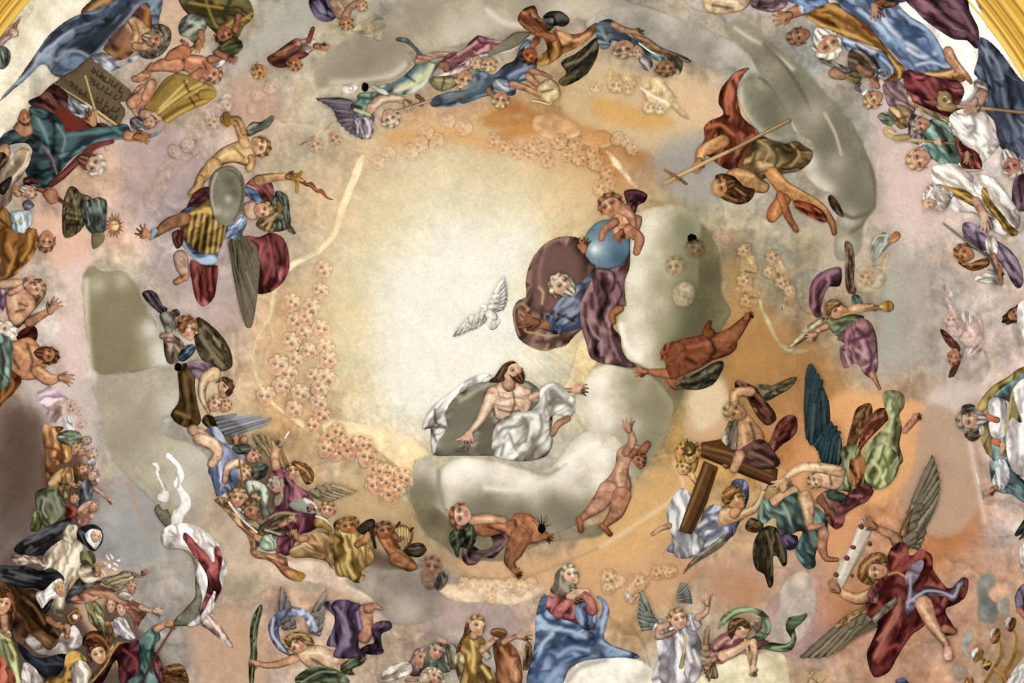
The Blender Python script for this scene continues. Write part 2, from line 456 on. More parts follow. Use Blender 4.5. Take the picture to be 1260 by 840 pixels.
        for sg in (-1, 1):
            if abs(yaw) > .6 and sg*yaw > 0: continue
            e = y+sg*.38
            s.stroke('line', dark*1.2, max(r*.10, .35), np.array([L(e-.2, .1), L(e, .14), L(e+.2, .08)]), .9*soft)
            s.stroke('blob', dark*.8, max(r*.13, .45), np.array([L(e, .03)]), .95*soft)
            s.stroke('line', dark*1.3, max(r*.05, .25), np.array([L(e-.24, .3), L(e, .36), L(e+.22, .28)]), .6)
        s.stroke('line', lip, max(r*.1, .4), np.array([L(y-.2, -.58), L(y*1.15, -.55), L(y+.2, -.58)]), .9*soft)
        s.stroke('line', skc*.62, max(r*.07, .3), np.array([L(y-.13, -.36), L(y+.15, -.36)]), .7)
        s.stroke('line', skc*.7, max(r*.1, .3), np.array([L(y-.16, -.7), L(y+.16, -.7)]), .5)
        if beard != '-':
            Pb = [L(b+y*.6, a) for b, a in ((-.85, -.1), (-.62, -.42), (-.25, -.48), (0, -.44), (.25, -.48), (.62, -.42), (.85, -.1), (.8, -.8), (.45, -1.25), (.05, -1.45), (-.4, -1.2), (-.8, -.75))]
            s.part('>beard', sd_poly(spline(np.array(Pb), n=3)), beard, hw*.3, hw*.4, g, ns=3, na=.5, model=0)
            s.stroke('line', lip*.9, max(r*.1, .4), np.array([L(y*1.1-.15, -.6), L(y*1.1+.15, -.6)]), .9)
            for i in range(5):
                b = -.55+.27*i; s.stroke('line', 'l' if i % 2 else 'd', r*.07, np.array([L(b+y*.6, -.65), L(b*.7+y*.6+.08, -1.2)]), .8)
        if hair != '-':
            pts = []
            n = 13
            for i in range(n):
                t = math.radians(-25+230*i/(n-1)); k = (1.12 if hw > 8 else 1.05)+(.07 if hw > 8 else .02)*(-1)**i
                pts.append((math.cos(t)*k-y*.35, math.sin(t)*k*1.02))
            hl = .48 if hw > 8 else .6
            inner = [(-.86-y*.3, -.15), (-.8+y*.2, .25), (-.45+y*.6, hl+.05), (y, hl+.12), (.45+y*.6, hl+.05), (.8+y*.2, .25), (.86-y*.3, -.15)]
            Pp = np.array([L(b, a) for b, a in pts+inner])
            s.part('>hair', sd_poly(spline(Pp, n=3)), hair, hw*.3, hw*.4, g, ns=3, na=.45, model=0, edge=.12)
            for i in range(9):
                t = math.radians(-5+190*i/8); a1 = np.array([L(math.cos(t)*1.12-y*.35, math.sin(t)*1.1)]); a2 = np.array([L(math.cos(t+.15)*.8-y*.2, math.sin(t+.15)*.85)])
                s.stroke('line', 'l' if i % 2 else 'd', r*.09, np.vstack([a1, a2]), .75*hk*(.4+.6*s.alpha))
    def wing(s, a):
        """w n colour colour2  lead pts ; trail pts : a wing of n overlapping feathers, each its own piece, and a row of coverts"""
        n = int(a[0]); c1 = hexc(a[1]); c2 = hexc(a[2])
        i = a.index(';')
        Ld = spline(s.xy(a[3:i]), False, 8); Tr = spline(s.xy(a[i+1:]), False, 8)
        def along(P, t):
            d = np.r_[0, np.cumsum(np.hypot(*np.diff(P, axis=0).T))]; x = t*d[-1]
            return np.array([np.interp(x, d, P[:, 0]), np.interp(x, d, P[:, 1])])
        out = np.vstack([Ld, Tr[::-1]])
        s.part('wing', sd_poly(out), c1*.9, 1.5, 4, 1.5, ns=4, na=.2, edge=.3)
        tl = np.linalg.norm(along(Tr, 1)-along(Tr, 0)); wd = max(tl/n*.55, 1.0)
        for j in range(n):
            t = (j+.5)/n; A_ = along(Ld, max(.02, t-.55)); B_ = along(Tr, t)
            A2 = A_+(B_-A_)*.12; r = wd
            ch = [(np.array([A2, A2+(B_-A2)*.7, B_]), np.array([r*.8, r, r*.35]))]
            k = (j % 2)*.5+.25*math.sin(j*2.1)
            s.part('>feather', sd_caps(ch), c1+(c2-c1)*np.clip(k+.2, 0, 1), .6, 1.3, max(.9, min(1.6, r*.5)), edge=.24, na=.15, ns=5, model=0)
            s.stroke('line', 'l', .5, np.array([A2, B_]), .5)
        m = max(3, n//2)
        for j in range(m):
            t = (j+.5)/m*.6; A_ = along(Ld, max(.02, t-.2)); B_ = along(Tr, t); B2 = A_+(B_-A_)*.4; r = max(tl/m*.33, 1.0)
            s.part('>feather', sd_caps([(np.array([A_, B2]), np.array([r*.7, r*.75]))]), c2+(c1-c2)*(.5+.3*(j % 2)), .7, 1.3, max(.9, min(1.6, r*.5)), edge=.24, na=.15, model=0)
def kind_struct(k): return k.split('_')[0] in ('ceiling', 'trim', 'wall')
PAL.update(dict(sk='dcae8a', skp='eccdb0', skr='c98c68', skd='a8683f', skb='8a5438', hb='7a4f2c', hd='4e3624', hy='c09a58', hw='c8bca8', wh='e6e2d6', gw='b9b8a8'))
# ------------------------------------------------------------------ the dome shell with its painted sky
ROWS = '''e8ddc0 e0d6be c8b8a0 d8c4a8 c0aa90 a8a595 b8ab90 a49a86 a39a88 b0a794 aaa294 a8a094 b0a898 b9b0a4 c0b4a8 c8b8a8 e4e0d8 f5f2ea f2efe6
e8dfc8 d8ccb0 d0b8a0 d6bd9f c9b6a0 b0a898 c9b795 a59c89 a79e8b ab9c86 b39a7b b8a080 b5a288 aca393 a39f8f c0aea0 d0c0b0 e8e0d8 f2efe8
d8d0b8 b8a890 b0a090 ccb49c c8b09a cbb398 c6b494 cbaa84 cfa478 c79a68 c89a5f cba676 d8bc90 a8a090 a09c8c 9c9888 d3bfb4 dccabf e0d8d0
b0a088 c8a890 dcbaa0 c0aaa0 c8b09f beb093 cdb898 dbc49f dfcba6 d8b98a cf9f68 c09060 a99a84 ada490 a8a08c 98927c d2beb0 d6c4b8 d8ccc0
c0a890 d9b498 d8b49c beaaa4 c0aaa0 bdae94 dcc49c e4d7b2 ebe3c4 e9dcb6 dcbf8c c8a878 9c8c68 b3a184 b0a388 c0ac92 cbb6a6 cdbbaf ccc0b4
d0b4a0 e2c8b0 c8bfa8 c4b2a6 c9b3a6 cdb088 e3cda2 ece3c3 f0ebd2 efe8cc e0c898 b09868 7e7654 a8926c a99d84 b2a48c bcab98 c4b2a4 c8b4a4
d8b8a8 dcc8b8 b4ac92 bfb3a4 cbb49e d4ae82 e6d2aa eee6c8 f3eedb f3eed9 e6d2a6 b6a070 80754f a88858 b08c60 b09c80 b4a590 beae9e c8b0a0
9c8c80 ccb8b0 b8af9a beb6a4 cbb596 d0a878 e4cda2 ece2c4 e8e0c4 e0d8c0 c8bc9c 9c9474 8c7c50 c29a66 b88458 c49a6c b89a80 c8b0a0 d8c8bc
887a6c b0a090 b0a898 b0a696 b8aa92 ccac80 dabb90 d8c39c c8c0a4 c0b8a0 c8bca0 988c70 c8a060 c09050 b07c50 cf9a70 c89a7c d0b4a0 d8c8bc
786c60 908478 a29a8e a8a095 b4a990 bda784 c8ab84 c0ac84 b4a888 bcac8c a89878 c4a078 c8a078 c8a070 cfa678 c28f66 c08c68 cca490 d8c0b0
8c8074 988c80 a09a92 a39c94 bba58f c8a68a c4a080 c2a690 cbb096 d4b890 d0a880 c8a078 c69c76 c09c80 bf9c84 c8a58c c48a5e c89c80 d0a890
706458 887c70 a09488 a8a098 c0a48c c8a488 c8b098 bca690 b8a498 b8a4a0 c8a880 c8a070 b8a890 c8b090 c8a8a0 c8a090 c0906c c09478 b09070
706458 807060 a09488 b0a498 c4ac94 d0b8a0 d0b8a0 c0a890 c0b098 b0a090 c0b8a8 c0b8a8 d8c8a0 d0bc90 c8a480 c89c7c c49878 b89880 b08850'''
GRID = np.array([[hexc(c) for c in r.split()] for r in ROWS.split('\n')])
def sky(U, V):
    wx = 26*fbm(U, V, 60); wy = 26*fbm(U+500, V+300, 60)
    x = np.clip((U+wx)/70, 0, 17.999); y = np.clip((V+wy)/70, 0, 11.999)
    xi = x.astype(int); yi = y.astype(int); fx = x-xi; fy = y-yi
    fx = (fx*fx*(3-2*fx)*.5+fx*.5)[:, None]; fy = (fy*fy*(3-2*fy)*.5+fy*.5)[:, None]
    C = (GRID[yi, xi]*(1-fx)+GRID[yi, xi+1]*fx)*(1-fy)+(GRID[yi+1, xi]*(1-fx)+GRID[yi+1, xi+1]*fx)*fy
    q = fbm(U+40*fbm(U+9, V+5, 50), V+40*fbm(U+70, V+50, 50), 34)                     # billowing brushwork
    r0 = np.clip((np.hypot(U-560, V-330)-190)/120, 0, 1)
    C = C*(1-.045*r0)[:, None]
    k = .45+.55*r0
    C = C*(1+k*(.42*q+.30*fbm(U, V, 11)+.18*fbm(U+55, V*.4+U*.3, 7))+.2*fbm(U+5, V+9, 3.4))[:, None]
    cv = vnoise(U+30*fbm(U, V, 40)+3000, V+30*fbm(U+40, V+9, 40)+3000, 46)-.5                      # brushed cloud rims
    C = C*(1-.10*k*np.exp(-(cv/.03)**2)+.07*k*np.exp(-((cv-.06)/.04)**2))[:, None]
    C = C*(1+fbm(U+800, V+100, 45)[:, None]*np.array([.09, -.03, -.2]))
    # the painted rays of the glory
    a = np.arctan2(V-372, U-592); r = np.hypot(V-372, U-592)
    ray = np.sin(a*61+2*np.sin(a*9))*.5+np.sin(a*107+1.3)*.5
    k = np.exp(-((r-95)/85)**2)*.035
    C = C*(1+k*ray)[:, None]
    return C
RC = np.array([613., 488.]); RR = 758.
def dome():
    g = 2.1
    xs = np.arange(RC[0]-RR-g, RC[0]+RR+2*g, g); ys = np.arange(RC[1]-RR-g, RC[1]+RR+2*g, g)
    X, Y = np.meshgrid(xs, ys); r = np.hypot(X-RC[0], Y-RC[1]); sd = RR-r
    # nothing finer is needed for the part of the shell behind the frame: it is kept whole but plain
    keep = sd > -.7*g
    q = keep[:-1, :-1] & keep[1:, :-1] & keep[:-1, 1:] & keep[1:, 1:]
    m = sd < .25*g; X = np.where(m, RC[0]+(X-RC[0])/r*RR, X); Y = np.where(m, RC[1]+(Y-RC[1])/r*RR, Y)
    used = np.zeros(keep.shape, bool)
    used[:-1, :-1] |= q; used[1:, :-1] |= q; used[:-1, 1:] |= q; used[1:, 1:] |= q
    idx = np.full(keep.shape, -1); idx[used] = np.arange(used.sum())
    U = X[used]; V = Y[used]; qi = np.argwhere(q)
    F4 = np.stack([idx[qi[:, 0], qi[:, 1]], idx[qi[:, 0], qi[:, 1]+1], idx[qi[:, 0]+1, qi[:, 1]+1], idx[qi[:, 0]+1, qi[:, 1]]], 1)
    C = sky(U, V)
    for ln in SKY_STROKES.split('\n'):
        a = ln.split()
        if not a: continue
        col = hexc(a[1]); wd = float(a[2])*.62; al = min(float(a[3])*1.3, .92); P = spline(np.array(a[4:], float).reshape(-1, 2), a[0] == 'f', 4)
        lo = P.min(0)-wd*3; hi = P.max(0)+wd*3
        b = np.where((U > lo[0]) & (U < hi[0]) & (V > lo[1]) & (V < hi[1]))[0]
        u, v = U[b], V[b]; nz = 1+.9*fbm(u, v, 14)
        if a[0] == 'f':
            d, _, _, _ = seg_dist(u, v, P, True); d = np.where(inside(u, v, P), -d, d)+wd*.6*(nz-1)
            al_ = al/(1+np.exp(np.clip(d/(wd*.4), -30, 30)))
        else:
            d, _, _, _ = seg_dist(u, v, P, len(P) < 2) if len(P) > 1 else (np.hypot(u-P[0, 0], v-P[0, 1]), 0, 0, 0)
            al_ = al*np.exp(-(d/wd/nz.clip(.4))**2)
        C[b] += (col-C[b])*al_[:, None]
    cb_put(U, V, C, 2)
    W, d = surf(U, V)
    me = make_mesh('ceiling', W, F4, C, M_DOME, np.zeros(3))
    o = bpy.data.objects.new('ceiling', me); COL.objects.link(o); o['kind'] = 'structure'
# ------------------------------------------------------------------ gilded cornice ring, drum wall and dentils below the dome
def lathe(name, prof, mat, n=160):
    vs = []; fs = []
    for i in range(n):
        a = 2*math.pi*i/n
        for r, z in prof: vs.append((AX+r*math.cos(a), AY+r*math.sin(a), z))
    k = len(prof)
    for i in range(n):
        for j in range(k-1):
            fs.append((i*k+j, i*k+j+1, ((i+1) % n)*k+j+1, ((i+1) % n)*k+j))
    me = bpy.data.meshes.new(name); me.from_pydata(vs, [], fs); me.materials.append(mat)
    o = bpy.data.objects.new(name, me); COL.objects.link(o)
    return o
def cornice():
    gold = plain('gilding', 'f2c44e', .5, .25, .2); dk = plain('dark_gilding', 'a87824', .6, .1); st = plain('stone', 'cfc6b4', .85)
    R = RIM
    o = lathe('trim_1', [(R-.03, Z0+.16), (R-.03, Z0-.01), (R+.05, Z0-.03), (R+.07, Z0-.1), (R+.10, Z0-.13), (R+.13, Z0-.1), (R+.15, Z0-.12), (R+.20, Z0-.16), (R+.25, Z0-.13),
                         (R+.26, Z0-.15), (R+.36, Z0-.22), (R+.44, Z0-.2), (R+.45, Z0-.24), (R+.52, Z0-.3), (R+.60, Z0-.32)], gold)
    o['kind'] = 'structure'
    for z, r in ((-.045, .055), (-.125, .145), (-.165, .262), (-.245, .452)):
        q = lathe('gilt_groove', [(R+r-.012, Z0+z-.03), (R+r+.014, Z0+z-.045)], dk); q.parent = o
    o = lathe('wall_drum', [(R+.60, Z0-.32), (R+.85, Z0-.32), (R+.85, Z0-5)], st); o['kind'] = 'structure'
    me = None
    for i in range(150):
        a = 2*math.pi*i/150
        if me is None:
            me = bpy.data.meshes.new('dentil')
            v = [(x*.1, y*.11, z*.12) for x in (-1, 1) for y in (-1, 1) for z in (-1, 1)]
            me.from_pydata(v, [], [(0, 1, 3, 2), (4, 6, 7, 5), (0, 4, 5, 1), (2, 3, 7, 6), (0, 2, 6, 4), (1, 5, 7, 3)]); me.materials.append(dk)
        q = bpy.data.objects.new('dentil', me); COL.objects.link(q); q.parent = o
        q.location = (AX+(R+.74)*math.cos(a), AY+(R+.74)*math.sin(a), Z0-.42); q.rotation_euler = (0, 0, a)
SKY_STROKES = '''
f e6d4a8 40 .45 430 260 480 200 560 180 660 190 730 230 720 290 560 260 470 330 430 460 400 400
f eee4c2 46 .35 455 330 560 220 660 250 640 350 640 440 560 520 470 470
f fcf9ea 50 .6 475 400 480 330 540 285 620 275 660 290 640 340 630 430 560 510 480 480
f d9b98c 14 .5 450 190 520 150 640 155 740 190 770 240 730 250 690 200 600 175 520 180 440 230 400 330 370 480 345 470 350 400 400 290
s d9a060 16 .55 480 170 560 165 600 175
s c88040 14 .6 620 165 680 160 730 180 760 215
s b87838 12 .55 640 130 600 150 690 145 760 165
s b88048 16 .6 740 175 800 200 830 220
s c49050 12 .5 700 190 745 215 775 240
s a8683a 10 .4 620 128 650 140 690 155
f d8bc90 8 .6 725 75 770 85 840 110 890 140 880 155 830 190 760 170 700 145 690 120
f d8a050 8 .5 730 120 790 135 830 150 800 158 740 148
f e2bc94 12 .6 830 95 880 110 930 130 910 170 880 160 840 150
f a5a098 14 .6 830 170 900 160 930 200 860 250 800 200
s b08a50 18 .5 900 330 930 380 960 420 900 470
f a87842 20 .5 860 430 930 400 1010 430 1040 480 980 510 900 520
f b8864c 20 .5 900 360 950 400 960 440 930 470 900 440
f e8ac70 10 .7 1030 485 1110 490 1140 500 1130 570 1100 610 1040 620 1000 560
f d8b08c 8 .6 885 470 850 480 845 540 880 560 900 520
f ecd8b0 8 .5 850 480 885 462 895 500 860 530
f b87850 20 .5 1140 520 1200 500 1200 560 1215 620 1190 680 1150 640 1150 580
f b8703c 22 .5 1150 620 1190 600 1190 660 1150 690 1130 650
f c47c48 22 .45 1060 690 1000 740 1040 790 1080 740
f e0b070 14 .6 790 590 840 570 860 600 900 640 850 640 790 700 740 720 700 700
f e8b868 8 .6 830 560 860 550 900 570 850 590
s b87838 22 .4 870 560 930 540 990 560
f d8a878 16 .6 600 715 560 690 640 690 700 680 780 680 850 690 830 740 760 760 700 730
s b8946c 3 .6 525 690 560 705 610 712 650 708 700 690 745 670
s e8cca0 5 .6 740 672 790 640 840 600 830 570
f c8a080 16 .5 860 700 900 690 960 700 920 740 870 740
f b07c58 18 .4 880 700 880 730 910 760 950 720
f c49090 18 .4 990 720 1010 760 980 800 940 800 960 740
f c8a878 10 .55 430 590 500 620 505 680 440 660 400 620
f a88858 14 .5 500 620 520 660 560 690 540 700 510 680
f b09a90 18 .5 430 700 520 700 600 740 640 760 580 780 520 770 470 740
f 988e84 14 .5 420 690 500 690 560 710 540 740 470 740
f d8b090 14 .5 180 -10 260 -10 250 40 180 60
f b4b0a0 10 .6 300 60 345 10 400 -10 390 30 350 55 300 85
f c8a088 18 .5 290 90 340 120 330 170 280 160
f dcb89c 14 .6 190 180 160 190 110 210 80 280 100 320 60 300 100 220 140 175 200 165
f b09c9c 24 .5 150 180 200 160 250 190 240 240 170 260 150 230
f e8bca0 8 .7 50 300 40 270 60 265 105 280 112 300 110 330 80 335
f e8ccc0 16 .7 80 330 105 320 105 400 110 460 90 470 70 420 90 370
f ddc8c0 12 .6 30 470 80 460 110 480 120 560 110 600 90 560 60 520
f b8a4a0 22 .5 190 320 260 330 310 380 270 400 220 380
f 5a4438 26 .75 0 510 30 500 55 520 52 600 30 640 0 640
f 4c3a30 12 .6 0 690 60 670 100 690 160 760 200 840 0 840
f 5c4030 9 .7 52 560 75 545 100 560 112 600 105 650 90 690 60 690
f ccb68c 12 .5 240 480 300 500 330 560 300 600 268 590 250 550
f 4c3a28 9 .55 265 520 300 540 350 590 400 650 470 680 500 700 440 690 380 680 320 670 280 620
f 6a5850 20 .5 0 640 40 620 40 700 0 720
f e4b8a0 10 .4 1130 180 1180 220 1160 270 1100 250 1100 200
f e0c8c0 26 .5 1080 90 1130 170 1170 270 1120 300 1080 240
f b4aba0 22 .6 1090 300 1140 330 1130 440 1060 470 1100 380
f a9ad9c 14 .5 1085 340 1105 340 1102 440 1088 440
f c8b8a4 18 .5 1000 250 1060 270 1060 340 1020 330
f d4c4b8 14 .8 1170 470 1210 480 1180 510 1190 540 1180 580 1160 540 1140 490
f bc9c80 6 .8 1140 500 1180 512 1195 560 1205 620 1170 660 1110 640 1125 570
s dcc0ac 6 .7 1190 520 1200 580 1212 640
f dc9c68 14 .6 1010 500 1060 640 1030 700 980 660
s a4a498 14 .5 150 560 190 610 220 680 240 730
f b0a8a0 20 .5 150 560 220 560 230 640 170 680 140 620
s c88858 4 .6 158 595 175 640 190 665
f a0a09c 24 .5 120 620 170 600 200 680 150 700
f c8a080 16 .6 240 760 300 760 330 840 250 840
f c8a898 10 .6 280 660 360 640 420 680 340 720 330 700
f e0b48c 8 .6 140 820 120 760 150 700 80 700
'''
PAINT_BG = '''
@ 0 0 1
T cloud|cloud|cream cloud band along the gilded rim, upper left of the blue mantle
C cloud e9e1c8 3 118 -40 105 15 75 45 50 75 20 108 -30 160 -40 90 -20 50 20 35 40 10 50 -40
b cfc09c 14 50 20 30 50
b f4eed8 12 45 45 70 20
T cloud|cloud|creamy cloud bulge at left edge under the tip of the blue mantle
C cloud e6dec0 3 33 85 38 110 30 140 12 160 -30 185 -30 120 5 100
b f0ead0 14 15 125
T cloud|cloud|white cloud strip beside the gilded rim at upper right
C cloud f6f3ea 3 1100 -40 1180 -40 1215 30 1245 70 1275 110 1300 150 1250 100 1215 95 1180 75 1150 50 1115 25
T cloud|cloud|white cloud between the blue robe and the slate blue cloak, upper right
C cloud f4f1e6 3 1105 0 1150 20 1195 50 1205 75 1200 110 1185 125 1170 110 1150 75 1120 50 1100 25
T cloud|cloud|huge brownish grey cloud curling over the pink striped angel at top
C cloud aa9f87 5 385 85 400 65 425 45 470 20 520 -10 620 -20 720 -10 800 10 850 40 900 40 935 60 880 75 830 70 780 45 740 30 700 25 660 35 600 45 570 55 540 62 520 70 505 65 500 85 480 98 440 102 410 105 390 110
b 8c816c 30 450 70 480 60 420 90
b c9beab 22 590 30 560 45 690 10 740 20
b 968c78 26 520 15 650 5 780 20
s d4c8b4 5 600 12 615 25 640 32 700 38
s c8bfa8 6 410 102 450 100 485 92 500 80
b b8b4ac 22 830 20 870 35
T cloud|cloud|long pale grey cloud drifting above the red draped saint with the cross
C cloud a39e90 4 720 30 770 5 830 20 880 40 925 60 960 75 975 95 950 100 900 105 905 85 880 90 850 75 810 60 770 45
b 8e8a7e 22 790 40 850 60
b b8b6ac 14 900 55 930 80
T cloud|cloud|curving olive grey cloud bank right of the saint with the reed cross
C cloud 87836d 6 892 28 925 30 955 55 985 80 1015 112 1045 145 1065 180 1078 215 1079 255 1065 275 1058 310 1030 320 1028 280 1030 245 1005 232 988 215 984 200 1000 178 974 160 968 140 950 122 934 97 920 70 900 50
s 5c5843 3 1000 95 1030 125 1052 155 1070 195 1077 230 1076 252 1062 275 1048 285
b 6e6b55 26 1020 180 1050 230 980 110
s c4bea8 3 905 35 925 48 950 62 975 85
b c4beaa 10 1040 300 1045 270
s 5e5a46 3 1035 262 1050 268 1068 262
s 605c48 2.5 940 55 965 80 985 110 1000 140
b a5a08c 14 1000 140 1030 200
s c9c3ae 2.5 900 52 920 72 934 97 950 122 968 142 978 160 990 178
s bfb39a 2 1015 140 1028 165 1035 190
b e0dac8 13 995 200 1000 222 1015 235
b 6e6a58 14 950 60 1070 250
T cloud|cloud|green grey cloud lobe behind the red cloak and reed cross shaft
C cloud 8d8b74 4 925 88 945 100 965 130 975 155 978 170 958 175 935 165 920 145 908 120 912 100
s c8c2aa 6 910 110 914 135 930 155 950 172
b 68664f 18 945 130 950 150
s 5a5842 2 935 95 955 112 970 140 978 160
T cloud|cloud|tall olive and silver cloud at left, upper half beside the purple winged angels
C cloud 91886a 6 100 340 112 325 125 333 150 333 167 346 178 370 190 395 203 420 215 445 220 452 190 452 160 458 125 463 112 450 105 400
f 7d7354 30 132 350 165 350 185 380 180 420 165 455 130 460 118 440 112 400
b 8a7f62 26 140 420 155 390 130 370
b d8d8cc 14 195 430 185 405 200 445
b b8b094 12 120 350 150 345
s cfc8ac 5 106 345 106 400 110 450
T cloud|cloud|tall grey cloud at left, lower half with the crowd behind it
C cloud a9a28c 6 118 464 150 460 190 452 212 450 220 470 221 490 212 510 200 515 205 535 235 545 255 560 262 590 270 620 300 650 310 680 290 700 250 700 225 680 205 650 190 620 170 600 150 580 135 560 125 520
b 9c937c 24 150 490 180 520 150 540
b c8c4b4 20 210 500 240 560 230 600
b c0a894 26 260 640 280 680
s ccc8b8 4 205 515 215 530 245 545 258 565 262 592 280 620
T cloud|cloud|tan cloud ledge under the choir, left of the violet robed angel
C cloud bba78d 4 262 590 290 620 305 640 330 660 350 690 385 690 405 700 420 720 380 730 340 720 300 740 260 720 245 690 250 640
b cdb8a0 16 300 660 350 700
s d8c8b0 4 268 600 290 625 315 650 335 680
T cloud|cloud|pale rosy cloud under the orange draped feet of the choir
C cloud d2b8a0 4 330 700 350 690 380 688 410 695 430 700 450 705 470 720 480 740 440 740 400 722 370 715 340 715
b e6d2ba 9 375 695 450 712
T cloud|cloud|dusky smoke grey cloud beneath the lyre playing cherub
C cloud 9b8e80 4 425 715 450 705 470 700 500 700 530 712 545 700 550 720 540 735 545 755 500 770 470 760 455 735
b 7d7268 18 500 715 530 725
b b5a89c 18 500 750
T cloud|cloud|tall pale cloud pillar carrying the old man with the globe
C cloud c4bd9e 7 772 270 780 262 800 255 825 250 850 260 862 275 870 300 875 340 880 380 870 410 850 430 835 450 800 458 790 452 770 440 762 415 758 395 768 370 768 350 772 300
f 8a8562 12 832 262 850 265 864 285 872 330 876 400 850 430 812 455 806 430 822 390 828 330
f 66643f 9 850 300 868 310 876 380 850 428 835 430 845 380
b e4dfca 17 790 300 785 340 780 390 785 425 800 275
b 9a9474 18 815 350 820 400 825 300
b 7e8060 18 845 280 850 310 860 340
b 5e5c40 20 850 370 855 400 845 425
s efeada 5 764 400 770 425 785 440
T cloud|cloud|shadowed olive cloud right of the cloud pillar, with faint cherubs
C cloud 746c4a 5 862 275 875 285 888 320 890 360 900 385 890 400 880 440 850 470 835 500 815 520 800 540 790 500 800 460 840 440 855 400 858 340
b 565238 20 870 340 860 390 850 420
b 8e7c50 14 870 460 830 500
T cloud|cloud|pale yellow cloud tuft between the purple robe and the pale pillar
C cloud e0c68e 3 717 415 728 430 735 445 725 465 712 480 700 490 692 480 700 465 708 440
s f0e0b0 3 705 450 700 465 694 480
T cloud|cloud|soft grey cloud column rising right of the seated man in white
C cloud c0b99e 6 728 455 745 448 770 452 800 460 820 480 830 500 820 540 800 570 780 590 760 570 740 560 720 530 705 500 712 480
f 857f5e 12 800 462 820 480 830 500 820 540 800 570 785 585 775 560 790 530 790 500
b f0ecdc 16 740 470 735 500 750 520
b 8a8468 18 790 500 800 540 780 470
b a39c80 14 765 530
T cloud|cloud|broad grey white cloud on which the man in white is seated
C cloud bcb69e 8 510 570 515 555 532 556 540 575 555 565 575 562 600 565 630 572 655 578 675 575 690 560 700 545 720 530 745 530 765 545 770 570 765 600 750 625 720 640 690 655 660 665 620 668 590 650 560 640 545 625 520 640 505 625 502 595
b eeead9 18 560 580 590 578 620 582 720 550 690 590 650 595
b f2eee0 15 545 590 700 570 740 560 740 590 575 572
f 8f8970 10 515 605 545 610 600 612 650 625 700 615 740 612 735 630 690 652 650 664 600 664 560 648 535 632
b 77725a 18 530 610 515 600 600 620 640 630 680 620
b 75705a 18 620 645 590 640 700 640
b cfc9b2 12 555 610 550 625
s 8c8870 4 540 578 540 600 545 620
s dcd8c6 4 598 600 640 602 680 590 720 575
s 9c967c 3 655 580 675 583 695 570
s efebd8 4 690 572 715 555 735 545
T cloud|cloud|dark olive cloud underside between the crawling angel and the white cloud
C cloud 7f7658 4 504 600 525 615 545 630 560 645 600 652 650 668 700 655 750 640 740 660 700 665 660 672 620 690 570 690 540 670 520 655 508 630
b 5c5440 14 535 640 560 655 660 650
b a09472 16 640 670 700 655
T cloud|cloud|billowing white cloud under the blue mantle of the praying woman
C cloud e4e0d0 5 690 840 700 825 715 812 740 806 760 806 790 812 805 825 810 845 800 870 690 870
b f6f3e8 12 740 820 770 822
s a8a898 4 698 838 715 820 745 812
b b8b4a0 9 795 830
T cloud|cloud|butter coloured cloud under the trumpet blowing angels, lower right
C cloud d9cfa6 5 845 845 870 825 885 808 905 802 925 805 945 800 965 805 972 825 968 860 845 860
b efe6c0 12 890 815 930 820
b bfa880 10 960 820
T cloud|cloud|rosy grey column of cloud behind the green scarfed trumpeter
C cloud b8a898 4 960 725 975 705 995 703 1003 720 1005 745 998 770 985 790 965 800 948 790 950 765 958 745
b 9c9488 12 975 730 965 760
b d8c0b0 8 985 715
T cloud|cloud|small grey smoke plume above the golden candelabrum, larger
C smoke 7f8178 3 1212 704 1222 705 1226 718 1218 728 1222 738 1230 745 1226 765 1215 768 1203 760 1202 740 1202 715
b 5c605c 7 1213 740 1222 750
b a0a498 5 1213 718
T cloud|cloud|thin grey smoke curl over the candelabrum, right of the larger plume
C smoke a0988c 2 1232 735 1242 733 1243 745 1240 760 1232 758 1226 745
T cloud|cloud|pale grey smoke curl over the lowest candle cup
C smoke a5a398 2 1190 773 1198 775 1197 790 1190 800 1198 808 1188 808 1183 792 1185 780
b 7d7d74 5 1190 792
T cloud|cloud|smudge of smoke at the foot of the candelabrum
C smoke 9c8c7a 2 1175 818 1188 818 1192 830 1180 838 1172 832

T light_ribbon|cloud edge|pale yellow luminous cloud edge curling down left of the glory
C cloud e9d6a0 2 448 190 446 210 435 235 425 262 415 290 395 312 370 325 352 340 342 360 338 385 330 405 318 420 315 440 322 470 345 500 370 515 400 535 390 540 355 515 325 490 310 455 312 420 328 385 335 350 352 325 385 308 408 285 416 255 428 225 440 195
s f6ebc0 2 446 200 432 240 420 280 398 308 360 330 344 355
s c49c60 2 330 400 316 430 324 470 350 500
T cloud|cloud|golden cloud rim under the cherub ring, lower left of the glory
C cloud e9cc98 4 400 515 430 518 465 525 500 535 520 548 528 560 510 568 508 600 500 590 470 560 440 545 410 540 395 530
b f3e0b4 12 450 532 490 540
s d0a468 3 410 542 450 550 480 570 500 595
T cloud|cloud|peach coloured cloud shelf below the crawling angel
C cloud e2c6a0 3 540 725 565 715 600 712 640 715 670 722 660 735 630 745 590 742 560 740
b f0dcb8 10 580 725 620 728
T cloud|cloud|golden cloud swirl above the glory, arched over faint cherubs
C cloud d2a069 4 655 145 680 138 700 145 715 160 710 170 690 172 665 168 655 158
s f0d4a0 3 665 168 690 172 710 166
T cloud|cloud|golden brown cloud bank at upper right of the glory ring
C cloud c48d50 4 720 165 745 160 758 172 745 182 725 180 712 172
s e8c890 3 715 176 735 183 752 178
T cloud|cloud|light tapering cloud streak at upper right rim of the glory
C cloud ecd6a4 2 745 185 755 190 768 205 778 220 785 232 775 228 762 212 752 200
'''
